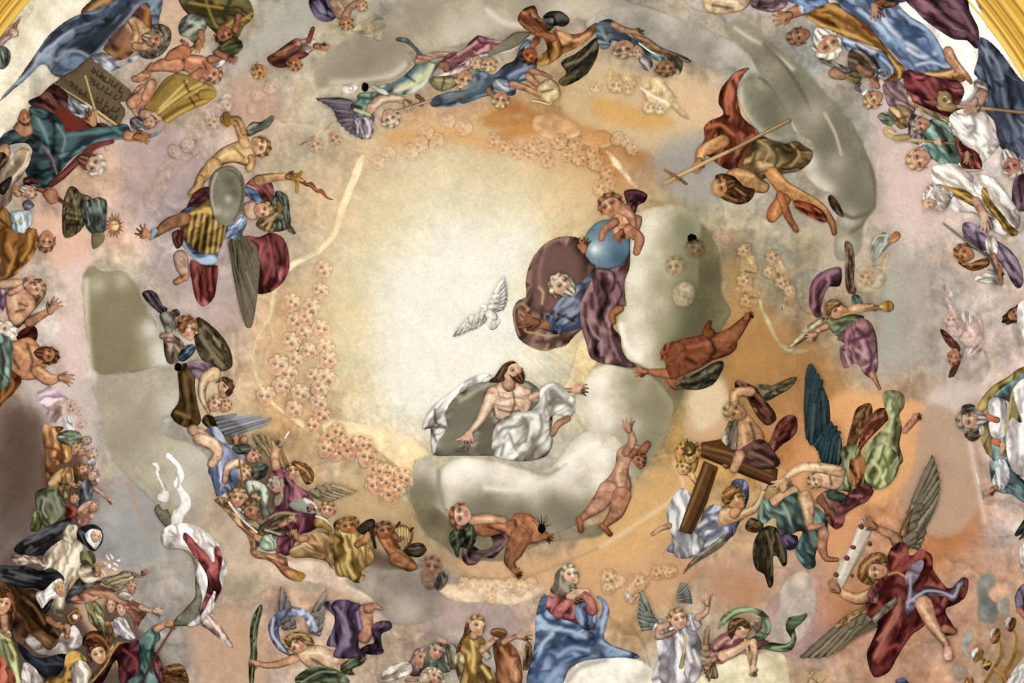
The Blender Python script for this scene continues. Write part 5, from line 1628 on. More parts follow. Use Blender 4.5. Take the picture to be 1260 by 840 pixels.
PAINT_T_C = '''
@ 840 0 3
T person|person|faint sandalled putto in tawny yellow at the top edge, right of centre
p body d0b88c 3 75 -10 110 -30 240 -30 250 10 220 40 170 50 110 52 80 30
d 5 110 20 180 30
l 6 130 0 200 10
T person|person|violet grey draped figure at top edge beside the gesturing fingers
p robe 7c5c68 3 250 0 290 -20 380 -20 385 20 340 45 290 40 255 25
d 6 280 20 340 10
T person|person|blue and ochre robed elder with white beard holding silver keys, upper right
c arm b0795a 450 30 26 400 50 20
p cuff ccd4e0 2 425 5 440 0 450 30 445 50 432 40
h 395 55 165 68 b8805c 16
p sleeve 5e7ca6 3 390 0 450 -20 520 -20 540 20 500 50 460 50 440 20
l 8 420 5 470 20 510 10
p undercloak 5c7498 3 590 130 640 150 690 180 740 190 780 240 800 280 790 300 750 300 720 280 700 230 650 200 600 180
s ccd8e8 9 600 150 660 170 710 190
s a0b8d8 7 730 210 770 250 780 290
d 6 700 210 730 260
d 5 640 165 690 210
p cloak a8702a 4 455 60 490 30 530 15 570 10 610 30 660 70 700 110 740 160 780 210 820 250 820 280 790 300 740 300 770 280 780 250 740 190 700 170 640 150 570 125 520 115 490 85
s dcae50 9 465 65 520 95 580 115 640 135 700 165
s c89440 7 500 40 560 30 610 50 660 90
s 70481c 10 560 60 620 90 680 140 730 170
s 5c3818 7 600 35 650 75 700 130
s d8b058 7 760 210 800 260 800 285
p mantle 6b87b0 4 560 -20 640 -30 780 -30 800 20 840 60 890 90 930 130 970 200 1000 250 940 265 880 270 830 255 790 210 740 160 690 100 640 60 590 30
s c4d4e6 12 740 70 770 110 830 160 870 180
s d0dcea 10 830 180 880 210 930 200
s 34496c 14 790 90 840 110 860 130 820 140
s 40567c 10 850 150 900 190 960 240
s aac4e0 12 650 40 720 90 760 140
s 3c547c 10 600 20 660 70 720 120
s b4c8e0 7 860 240 920 230 980 250
s 8cabd0 10 890 100 930 150 960 210
s 48628c 8 800 180 850 240
s 9cb4d4 9 800 40 850 80
b 48608c 26 820 110 900 170
h 705 20 70 62 b8886c 16
p sleeve 80482c 3 710 0 730 -20 800 -20 795 15 760 30 720 20
p scarf b4803c 3 880 270 940 262 1000 250 1040 275 1040 300 1000 302 950 295 890 285
s dcc080 6 900 275 960 275 1000 260
s 70481c 6 960 290 1010 295
c leg c08860 980 190 20 1000 230 18 1050 285 12 1065 305 7
l 5 985 195 1040 270
H 535 165 48 52 55 -.3 c89c78 e0d8c4 dcd4c0
b f0e8dc 14 580 200 500 130
s 8c5c40 6 520 150 550 160
T key|key|silver key with square bit held up by the blue and ochre robed elder
c shaft a0a4a0 665 345 6 700 310 6 735 275 5
c bow 90948c 725 260 5 750 255 5 765 275 5 745 290 5 725 280 5
c bit 5c6060 650 310 9 640 325 8 655 335 7
c tip e0e0d8 668 348 5 690 325 5
h 720 320 -120 50 b07858 8
T person|person|shaded brown onlooker with reaching hands behind the key holding elder
p head_scarf 70604c 2 620 180 660 190 700 220 720 260 690 285 640 280 610 240
H 430 132 30 42 165 .3 a07050 7c5c40
p cloth 8c9488 2 500 220 560 230 620 260 600 290 550 250
c arm a07458 560 270 22 590 280 16
p cloth 8c7c50 2 600 280 640 260 660 290 640 310
c arm 986850 650 250 12 690 275 14
T person|person|bald ochre faced man looking down beneath the silver key
H 705 365 30 38 150 .3 c09c70 b08c58
p hood 7c6468 4 740 310 800 300 830 330 860 380 850 420 800 400 760 390 745 350
l 7 770 330 820 370
p head_hair a88858 3 760 400 800 385 850 410 840 440 830 470 800 475 770 440
l 4 780 410 810 450
s 5c4428 4 790 440 830 430
T person|person|burgundy robed prelate with gilt edged cope, upper right
p robe 7c3438 4 820 260 880 270 960 290 1020 300 1040 340 1010 400 980 430 930 410 880 400 850 380 830 340 815 300
l 8 900 300 930 350 960 390
s a05050 10 850 290 900 340 930 380
s 4c1c24 9 950 300 960 340 1000 380
d 6 860 340 890 380
p trim b8a06c 2 828 340 850 375 900 400 940 415 990 440 985 455 930 435 870 405 835 380
p orphrey 94784a 3 930 370 950 335 990 345 1000 380 1030 395 1010 415 970 410 940 400
s d8c890 5 945 360 970 350 985 370 965 385 950 375
T person|person|slate blue hooded figure in maroon and white whose hand holds a long brown crozier
p cloak 66404c 4 820 -10 870 -30 1040 -30 1060 40 1090 100 1095 150 1085 180 1050 150 1000 145 950 115 900 80 860 40
l 9 880 0 950 60 1040 130
d 8 920 0 980 60 1060 110
s 82606a 9 990 0 1040 60 1075 120
p mantle 47546a 5 1095 140 1130 150 1180 200 1230 270 1260 300 1300 300 1300 620 1260 590 1210 570 1170 540 1150 450 1110 400 1120 330 1090 290 1075 270 1090 210
b 2c3648 40 1200 450 1240 350
s 7c8a9c 10 1120 180 1160 230 1180 290
s 2c3444 10 1110 220 1140 280 1150 340
s 6c7888 10 1180 330 1200 420 1240 500
p habit dedad0 3 985 430 1040 400 1110 410 1140 460 1170 530 1150 560 1100 600 1090 550 1040 530 1000 490
s 8c8c84 10 1070 420 1080 470 1050 510
s a8a498 8 1120 450 1140 520 1110 540
s f6f2ea 12 1010 450 1030 500 1070 525
s f4f0e8 8 1110 550 1130 590
p sleeve 847e74 3 1075 300 1120 300 1130 340 1120 380 1090 350
s c8c4b8 5 1090 315 1120 330 1120 370
c arm b8907c 1105 350 24 1085 380 24
h 1080 370 120 64 c09078 10
T crozier|crozier|long brown crozier staff with curled gilt head crossing right edge
c shaft 94744c 1000 392 6 1080 397 6 1160 405 7 1270 418 7
l 2 1000 390 1270 415
c curl 9c8454 1000 395 12 970 395 14 950 375 10 955 350 8 975 345 7 985 362 6
h 1095 395 150 36 b88c74 8
T book|book|open red covered book held under the white habit, upper right
p cover 9c4c38 2 1000 500 1040 535 1085 560 1105 600 1100 625 1030 620 1010 560
c edge d8cdb4 985 455 4 1010 560 4 1030 622 4 1105 628 3
h 1050 565 80 44 b88464 12
T person|person|mitred bishop in teal holding a gold crozier, facing the white cloaked elders
p robe 6f9488 4 880 470 920 440 980 460 1000 500 1020 560 1025 600 960 605 910 580 880 530
l 8 910 480 960 560
d 7 950 470 990 560
s 4c7468 10 900 540 990 590
p cap 7c6c70 3 835 440 860 420 880 480 905 520 880 545 840 525
s e8d8cc 4 840 530 870 540 900 525 885 550
H 880 460 28 34 170 -.4 c08c6c 8c8478
s 5c3c30 4 870 440 880 450
c staff b89c60 800 510 8 860 518 6 930 522 5 1000 530 5
c crook b89c60 830 505 12 790 510 12 760 500 10 745 480 8 765 470 6 785 485 5
h 935 525 0 42 d0a488 10
p tuft 7c8c70 2 720 425 760 415 790 440 770 465 740 455
T person|person|curly blond head looking down under the mitred bishop in teal
H 872 588 38 44 160 -.2 d0a07c c89c6c
T person|person|grey bearded ruddy man upside down at the right edge under the slate cloak
H 1215 610 36 46 70 .2 b87860 a89c90 b4aca0
p robe 6c4c60 2 1225 660 1260 640 1300 640 1300 760 1240 780 1215 740
d 5 1240 680 1250 740
T person|person|white and gold cloaked elder with long white beard, hands crossed, right side
p cloak e4dfd4 4 920 620 960 605 1010 605 1050 630 1090 670 1110 720 1150 760 1200 800 1200 870 1140 850 1080 790 1000 780 940 730 925 690
s fbf8f0 12 960 620 1020 650 1060 700
s a89c8c 8 940 650 1000 680 1060 710
s 8a8478 7 1100 740 1130 800 1150 840
p stole b8882f 3 940 680 990 690 1040 700 1090 740 1085 765 1040 745 990 720 950 710
s e0bc60 5 950 690 1010 710 1070 745
p white f0ece4 3 1075 650 1130 650 1170 680 1200 720 1240 780 1240 840 1200 830 1150 770 1090 720
s b0a898 7 1090 660 1140 720 1200 800
s ffffff 9 1120 660 1170 700
p stole a8802c 2 1110 690 1140 740 1180 790 1220 840 1240 860 1210 870 1160 810 1110 745
H 935 730 38 46 165 -.3 d4b494 e4dccc e4dccc
p hair e2dacb 3 900 690 930 680 980 700 990 740 960 780 920 770 895 745
s a09480 4 910 700 940 720 930 760
s a09480 4 950 700 970 740 940 770
s f8f4ec 4 920 695 900 730
H 912 752 20 26 165 -.3 cfa98a
c arm c89c80 1080 740 16 1110 790 16 1120 820 14
h 1110 790 75 70 d0ac90 6
T person|person|saint in red cloak and camel skin flying with a reed cross, upper right of glory
p cloak 8c4428 4 245 250 200 262 170 290 140 330 132 380 150 420 100 445 78 470 80 510 60 560 100 580 120 600 150 620 200 630 230 600 250 560 260 520 280 490 250 460 220 430 210 400 200 350 205 310 230 270
s c4704c 9 220 265 180 300 160 360 165 420
s 5c2414 10 185 300 200 340 190 400 220 440
s bc6840 9 90 470 140 460 190 500
s 5a2414 9 150 440 200 470 260 490
s b86440 8 200 560 230 520 260 500
s 6c2c18 9 140 600 180 560 190 510
d 6 130 420 170 430
p fur 7c6438 4 255 530 290 500 330 520 380 530 420 520 450 540 480 560 470 600 430 630 380 640 330 650 290 660 240 640 220 620
s a89058 6 280 520 320 550 300 600
s 4c3c20 7 330 540 350 580 330 640
s ac9458 6 400 530 430 570 400 610
s 4c3c20 6 420 545 400 600
s 584524 6 270 560 250 620
p torso b08450 5 160 640 200 620 250 630 290 660 320 680 310 710 270 710 220 690 190 680
l 7 200 640 260 650
c arm c0884f 150 520 26 110 540 26 70 560 20 60 600 14
l 8 140 505 90 530 65 580
h 62 590 110 54 bc8450 6
c leg b47c44 330 640 26 370 690 28 440 730 26 510 770 20 550 820 14 560 860 10
l 8 330 635 400 690 480 730 530 770
c leg b0703c 370 740 28 340 780 28 330 800 22
l 6 360 740 335 790
c leg a86438 360 720 16 390 800 14 420 850 10
p cloth 8c3c20 3 410 740 470 750 520 780 530 820 470 800 420 770
p cloth 5c4830 2 540 720 570 740 595 800 570 790 545 760
p hair 70481f 3 120 650 150 640 190 650 230 690 265 700 250 740 210 755 170 745 140 730 130 700
s a07840 4 140 660 190 690 230 720
s 3a2810 4 150 650 200 670 250 710
s a07840 3 150 720 200 740
H 145 690 36 38 170 .6 c08c54 - 5a3c20
T cross|cross|slender golden reed cross carried across by the saint in red
c shaft b08c54 395 445 7 280 502 7 200 545 7 90 595 7 -64 675 7
s e0c088 2 390 444 200 541 -30 656
c crossbar 94683c -65 628 6 -25 652 6 13 678 6
T person|person|blue draped elder with gesturing hand at the very top right edge
p robe 4c5c78 2 700 -30 900 -30 850 -5 800 10 740 0
@ 1080 160 3.23
T person|person|young man in mauve leaning on a halberd axe, right side
p robe 6c5c70 4 340 370 380 370 420 400 460 430 520 470 560 520 580 600 560 630 530 600 510 560 480 520 440 480 400 480 360 460 340 420
l 8 370 390 430 440 500 500
d 7 390 400 410 470
d 6 470 440 540 560
s 8c7c88 8 540 500 580 570
p sleeve d8d4cc 3 430 430 460 425 480 460 470 500 440 495
c arm b08060 460 500 14 470 540 14 480 570 12
h 480 560 80 44 b07c58 6
H 345 490 34 40 -160 -.3 b88050 8c5c2c
p hair 9c6c34 2 320 520 360 530 400 515 440 510 440 540 380 560 340 545
l 4 340 535 420 530
T axe|axe|halberd with pale curved blade held by the young man in mauve
c shaft 706c68 260 370 4 350 440 5 440 505 6 490 590 5
c hilt a8743c 490 540 7 485 570 8 490 610 9
p blade c8c8b8 1.5 385 590 420 570 450 550 480 580 485 610 430 610 400 605
s 7c8068 4 400 595 450 585 480 600
T person|person|ghostly pink winged cherub drifting upside down at mid right, upper wing white
A .8
p wing dcc4b8 2 255 590 270 600 290 630 300 660 280 670 260 640
p body ccaca0 4 270 650 300 700 330 750 350 790 330 820 290 820 270 790 280 740
l 6 290 700 310 740
H 293 750 26 28 90 .1 d4b4a0 b8a090
p drapery d0bcb0 3 330 730 380 720 410 780 415 840 330 840 350 780
d 5 380 740 400 830
T person|person|dark bearded bald man peering in at the right edge below the halberd
H 550 730 26 56 150 .2 a06c50 3c2c20 3c2c20
p beard_white ece8e4 3 560 690 600 670 640 700 640 860 600 870 570 800 555 770
'''
PAINT_T_D = '''
@ 0 280 3
T person|person|ochre cloaked back at the left edge above the naked pale woman
p cloak 8a5820 4 -30 -10 30 0 80 20 130 20 130 60 110 110 80 150 50 180 -30 190
s 4c2c10 10 20 20 10 80 40 130 90 120
s c8903c 8 110 20 110 70 80 120
s c08838 8 30 60 50 110 30 160
T person|person|pale naked long haired woman raising one hand beside her cheek, left side
p robe 8c6c88 2 -20 210 10 210 25 260 10 310 -20 310
p hair_back 8c6c48 3 120 195 150 188 170 210 168 250 140 290 100 340 70 370 50 360
p torso cf9c78 5 20 250 50 210 90 220 120 250 130 280 110 320 80 350 50 360 30 330
l 9 50 240 60 300
d 4 70 280 100 290
d 4 90 300 60 310
c arm d0a482 10 210 18 50 205 16 90 205 12
c arm d0a07c 40 240 14 70 225 12 95 205 10
h 92 212 -35 46 d8ac8c 10
H 132 225 28 34 -20 -.5 d4a484 9c7850
T person|person|dark haired ruddy naked man in brown loincloth reaching right, with raised hand behind
c arm b88460 110 350 20 150 325 16 190 305 10
h 185 310 -55 60 c08c68 12
p cloth 6c3418 4 60 400 90 370 130 365 140 400 120 430 70 420
d 6 80 400 130 390
p torso c08458 6 10 430 60 415 110 405 150 440 170 500 160 540 130 560 80 560 40 530 10 490
l 10 60 440 100 470 130 450
d 7 100 430 120 490 110 530
d 6 40 470 70 520
c arm c48c60 140 530 26 180 560 24 220 555 12
l 6 140 520 180 545 220 545
h 222 553 12 56 c8906c 14
H 178 470 30 38 10 -.4 b4744c 5c3c20 5c3c24
p leg_cloth 784018 4 -20 500 30 520 80 560 60 600 20 640 -30 680
s a86c30 7 20 540 50 580 0 640
T person|person|white bearded curly elder in teal leaf wreath at the left edge
H 12 380 34 46 20 .3 d8ccb8 e4dccc e0d8c4
p drapery 5f7c6c 3 -30 410 30 400 50 440 45 490 40 560 20 590 -30 600
l 8 10 440 30 500
d 7 0 430 15 500 5 560
s 3c5c50 6 40 420 40 560
T person|person|small purple winged putto crouched over the top of the tall left cloud
p wing 4c444c 2 525 240 555 230 580 245 600 285 620 300 600 320 570 300 535 265
l 5 540 245 575 290
T person|person|curly haired blond angel in beige tunic leaning over the left cloud, brown wing
p wing 6b6040 3 715 345 735 330 780 360 820 400 850 450 858 510 830 530 780 520 740 480 720 430
s 3c3420 8 740 340 800 380 840 430 855 500
s 8a8460 10 740 400 780 460 820 510
s 746c4c 6 770 420 820 480
p tunic 9a8468 4 610 400 650 400 680 430 680 470 650 500 620 500 605 450
l 8 630 420 660 450
d 6 640 440 640 490
s 5c3c48 6 615 420 650 425 680 440
c arm b89478 600 400 12 630 395 12 640 380 8
p sleeve 8c9080 3 590 320 630 310 650 330 650 370 620 390 600 360
p cloth 3c5468 2 655 480 680 440 710 430 725 440 710 470 675 495
p hair_bun 5c4838 1 630 310 655 300 665 320 650 330
H 690 370 36 42 -75 .6 dcb090 9c6c3c
p hair 9c6c3c 2 660 330 690 325 715 335 712 355 690 360 680 390 660 380 655 350
l 4 665 345 690 335
l 4 668 370 680 350
T person|person|brunette angel bending down with bare arm, brown and violet robe, left choir
p robe 5f4420 5 660 510 700 500 720 530 720 590 730 650 740 720 700 740 650 720 630 690 660 640 660 580
l 9 680 540 690 620 700 690
d 8 700 560 710 640
s 8c6c38 9 650 680 700 700
p sleeve 7c6474 3 690 500 740 490 780 510 770 540 740 560 710 540
l 6 710 505 750 520
c arm ceaa84 790 540 26 755 560 20 745 620 14 770 680 8
l 6 780 535 745 580 750 650
H 830 590 32 34 -40 .5 d4a884 7c5434
p hair 845c38 2 820 550 850 560 862 590 850 620 830 610 845 590 825 570
T cherub|cherub|round pale cherub face under the bending brunette angel
H 797 652 28 30 -60 .2 dcb490 b8905c
T cherub|cherub|half hidden cherub faces behind the organ pipes, left choir
H 835 660 20 24 -60 .3 d4a884 b08858
T organ_pipes|organ|fan of long grey organ pipes held by the choir on the left
c pipe 7c8088 795 705 8 870 690 6
c pipe 9094a0 800 720 8 930 695 5
c pipe 84888c 805 735 8 960 698 5
c pipe 9c9ca0 815 748 8 985 704 5
c pipe 7c7c80 830 760 8 1000 706 5
c pipe 8c8c90 855 765 7 985 722 4
p case 4c4020 2 760 690 790 700 800 750 770 740 745 715
T person|person|reclining angel in pale blue with long bare legs at the cloud edge, left choir
@ 240 500 3.82
p drapery 7c8cb0 4 60 100 100 95 130 130 160 180 200 180 240 260 220 320 190 380 150 400 120 420 100 420 80 350 60 300 90 250 60 200 20 150
l 8 130 260 140 330 120 390
d 8 150 300 170 350
s acb8cc 8 100 110 140 160
s 50608c 9 100 300 100 380
c leg d0a884 -10 110 26 40 140 26 60 170 24
c leg d4ac88 20 150 30 90 180 30 110 220 24 80 270 22
l 8 30 140 90 165 120 200
d 5 50 190 80 220
c arm d8b490 210 260 20 160 280 20 145 320 18 140 350 16
l 6 200 255 150 290
H 230 310 34 36 -40 .5 e0bc98 b08050
T flute|flute|slim straight wooden pipe played by the pale blue angel
c tube a8824c 195 130 4 205 230 4 225 375 4
h 190 175 -90 40 c89468 8
T person|person|dark green sleeved singer with small tilted face behind the piper, upper one
p robe 4c5c50 3 175 190 220 175 255 180 260 210 220 225 190 220
p robe 5c6c5c 3 270 290 310 265 345 280 330 330 290 345 265 320
l 6 280 300 320 290
H 232 155 20 20 -60 .3 cc9478 90704c
T person|person|rosy singer with open mouth right of the piper, in grey green
H 275 235 32 34 -30 .4 d8a080 9c7048
T person|person|winged singer in magenta holding up a white baton, curly blond, choir centre
w 9 a88c60 8a7450 270 135 320 130 370 160 410 200 440 260 ; 300 200 340 220 360 250 380 270 430 300
w 9 a89470 8c7c5c 545 400 580 375 640 365 700 380 770 395 ; 570 430 600 440 640 445 700 420 760 402
p robe 7c4050 5 345 320 380 290 420 290 450 330 480 370 530 400 560 450 570 500 580 560 540 590 500 600 470 640 440 700 380 680 390 600 370 500 400 420 370 370
l 9 370 320 400 330 430 320
l 9 430 380 440 430 500 460
s a86c78 9 420 300 450 360 520 410
s 4c1c30 10 390 460 400 490 450 480
s 4c1c2c 12 470 560 440 620 400 660
s 9c5868 9 510 530 490 590 430 600
c arm d0a078 380 280 24 375 230 22 400 180 12
h 398 185 -65 50 cc9870 6
c baton e4dcd0 405 180 5 440 120 4
H 470 300 38 40 -100 -.5 dca884 a8743c
p hair a8743c 3 450 265 500 260 540 280 560 320 550 360 520 365 500 330 480 290
s 6c441c 4 500 280 530 320 530 350
s d8a868 4 480 275 520 300 540 330
T person|person|grey blond upturned singer in sage green robe, choir centre
p robe 86947c 5 240 355 290 350 330 370 350 400 340 460 370 490 330 520 290 490 260 430
l 9 280 360 320 400 330 460
d 6 300 400 310 470
H 380 368 36 38 -110 0 dcb090 b8a488
p hair c0b094 3 350 390 360 350 390 330 415 350 418 400 410 450 380 470 370 430 400 400 400 370
s 8c7858 4 400 400 390 450
c staff 7c5430 270 370 4 300 440 4 320 530 4
h 270 420 30 42 cc9c74 8
T person|person|bald baby faced singer leaning on the viol, choir left
H 203 430 40 44 -80 -.1 d4a07c a88860
p collar e0d8cc 2 200 475 230 480 235 500 210 495
T person|person|swarthy short haired musician turned right beside the viol
p robe 8a7850 3 210 540 240 530 290 540 320 560 330 600 290 620 250 600 220 580
H 262 490 38 42 -80 .7 b07c58 7c6044
T viol|viol|long golden brown viol with pale fingerboard held by the bald singer
p soundboard a87c4c 3 90 440 130 425 170 440 200 500 240 540 290 590 300 640 290 670 270 700 260 650 240 600 200 560 150 500 110 460
c fingerboard e4dcc8 160 450 6 210 520 6 290 590 6
h 285 610 60 54 c89068 10
T person|person|leaf winged lower singer with outstretched hand over the viol, choir
p wing 706048 3 330 540 370 500 420 490 480 500 480 530 440 540 400 560 430 600 440 610 380 610 320 590 300 570
s b89464 7 330 530 400 500 470 505
s c8bca0 5 330 580 400 600
p sleeve 8ca088 3 310 620 350 600 380 620 380 670 340 680 310 660
c arm d0a078 400 560 12 440 540 12
h 440 540 -25 44 d4a47c 14
T book|music book|open grey green music book held up by the magenta singer
p page 8c9484 2 440 460 480 435 530 440 550 480 570 500 520 500 470 490
q page d8dacc 1.5 505 430 520 428 560 450 578 475 570 485 545 465 515 455
h 535 490 -60 40 b07c60 8
T person|person|rosy short haired boy at the right of the choir with white sash
p body a8843c 2 570 520 610 520 640 560 640 590 600 570 560 560
H 622 487 36 38 -80 -.1 dcac88 a88050
c sash e4e0dc 570 515 5 610 530 5 650 570 4
T person|person|crouching figure in mustard robe with big bare foot, right of the choir
p robe a8844c 6 440 680 480 650 530 620 560 590 620 590 680 620 700 660 740 700 780 740 800 800 770 830 730 800 700 780 640 760 620 730 540 710 460 710
l 10 540 640 600 650 640 700
l 10 600 600 660 640 690 700
s 6c4c28 10 610 650 620 700 600 730
s d4b470 10 700 690 740 740 770 800
s 6c4c24 8 680 650 690 720 740 780
s d8bc88 9 460 670 520 645
s 785830 8 520 690 590 700
c leg c48c60 460 600 20 490 620 18 520 620 16
h 478 620 -120 50 c08860 8
H 735 560 34 40 -60 .5 c08c5c 8a6434
p hair 8c6c34 3 655 540 700 525 740 535 740 560 710 580 680 600 655 580
p sleeve a8904c 4 720 650 760 635 800 650 800 690 770 700 735 680
l 6 740 660 780 660
T cloth|cloth|orange draped tail of cloak and golden bundle trailing from the choir cloud
p drapery b87c54 4 260 670 300 680 350 690 400 690 430 710 440 750 480 770 520 790 500 820 450 815 410 790 370 740 330 720 280 710
l 8 300 700 360 705 410 730
s 7c4828 8 350 720 400 760 430 800
b a87c1c 26 490 780 500 800
T cherub|cherub|swarthy winged cherub playing a small lyre, left of dark cloud
@ 420 560 3
p body 9c6438 5 130 290 160 280 190 290 200 330 230 350 270 390 280 410 250 430 220 410 190 390 160 350
l 7 150 300 170 340 210 370
d 5 180 370 240 400
c leg a87044 200 380 26 240 400 22 270 412 12
c arm 9c6840 190 290 14 210 310 12 225 305 9
H 160 278 34 32 -100 .3 a87048 6c4c30
p wing 504838 2 60 270 90 240 120 235 125 260 100 290 70 290
p wing 584c3c 2 230 345 260 325 300 325 315 350 290 375 250 370
l 4 250 345 290 340
T lyre|lyre|small brown lyre with pale strings held by the swarthy cherub
c frame 7c542c 215 340 5 190 310 5 185 280 5 205 262 5 235 262 5 260 285 5 255 320 5 235 345 5
c scroll 4c3420 205 262 3 215 248 5
c scroll 4c3420 255 280 3 262 270 6
c string d8b878 215 265 1.5 212 335 1.5
c string d8b878 225 265 1.5 222 338 1.5
c string d8b878 235 266 1.5 232 338 1.5
c string d8b878 245 270 1.5 242 334 1.5
T person|person|golden robed musician seated with a dark flute at the edge of the mustard robes
p robe b08c40 5 -20 270 40 270 80 300 100 330 120 370 110 400 80 420 60 470 20 450 -20 440
l 8 60 330 100 360
s 6c5020 9 20 300 40 360 60 430
s d8b860 9 30 350 20 400 50 450
s 6c5020 7 90 320 90 400
c arm c08c54 60 330 14 90 310 14 100 290 10
c flute 3c2c20 110 270 8 125 340 6
H 20 262 34 30 -100 .5 b8804c 8c6434
T person|person|grey brown shadowed cherub with folded grey wing on the smoke cloud
A .9
p body 7c6450 4 290 430 320 440 350 440 345 490 320 500 295 470
p wing 645c50 3 355 430 390 425 400 450 380 490 355 500 340 470
l 4 370 440 380 470
H 332 412 38 38 -80 .2 986c4c 6c5040
'''
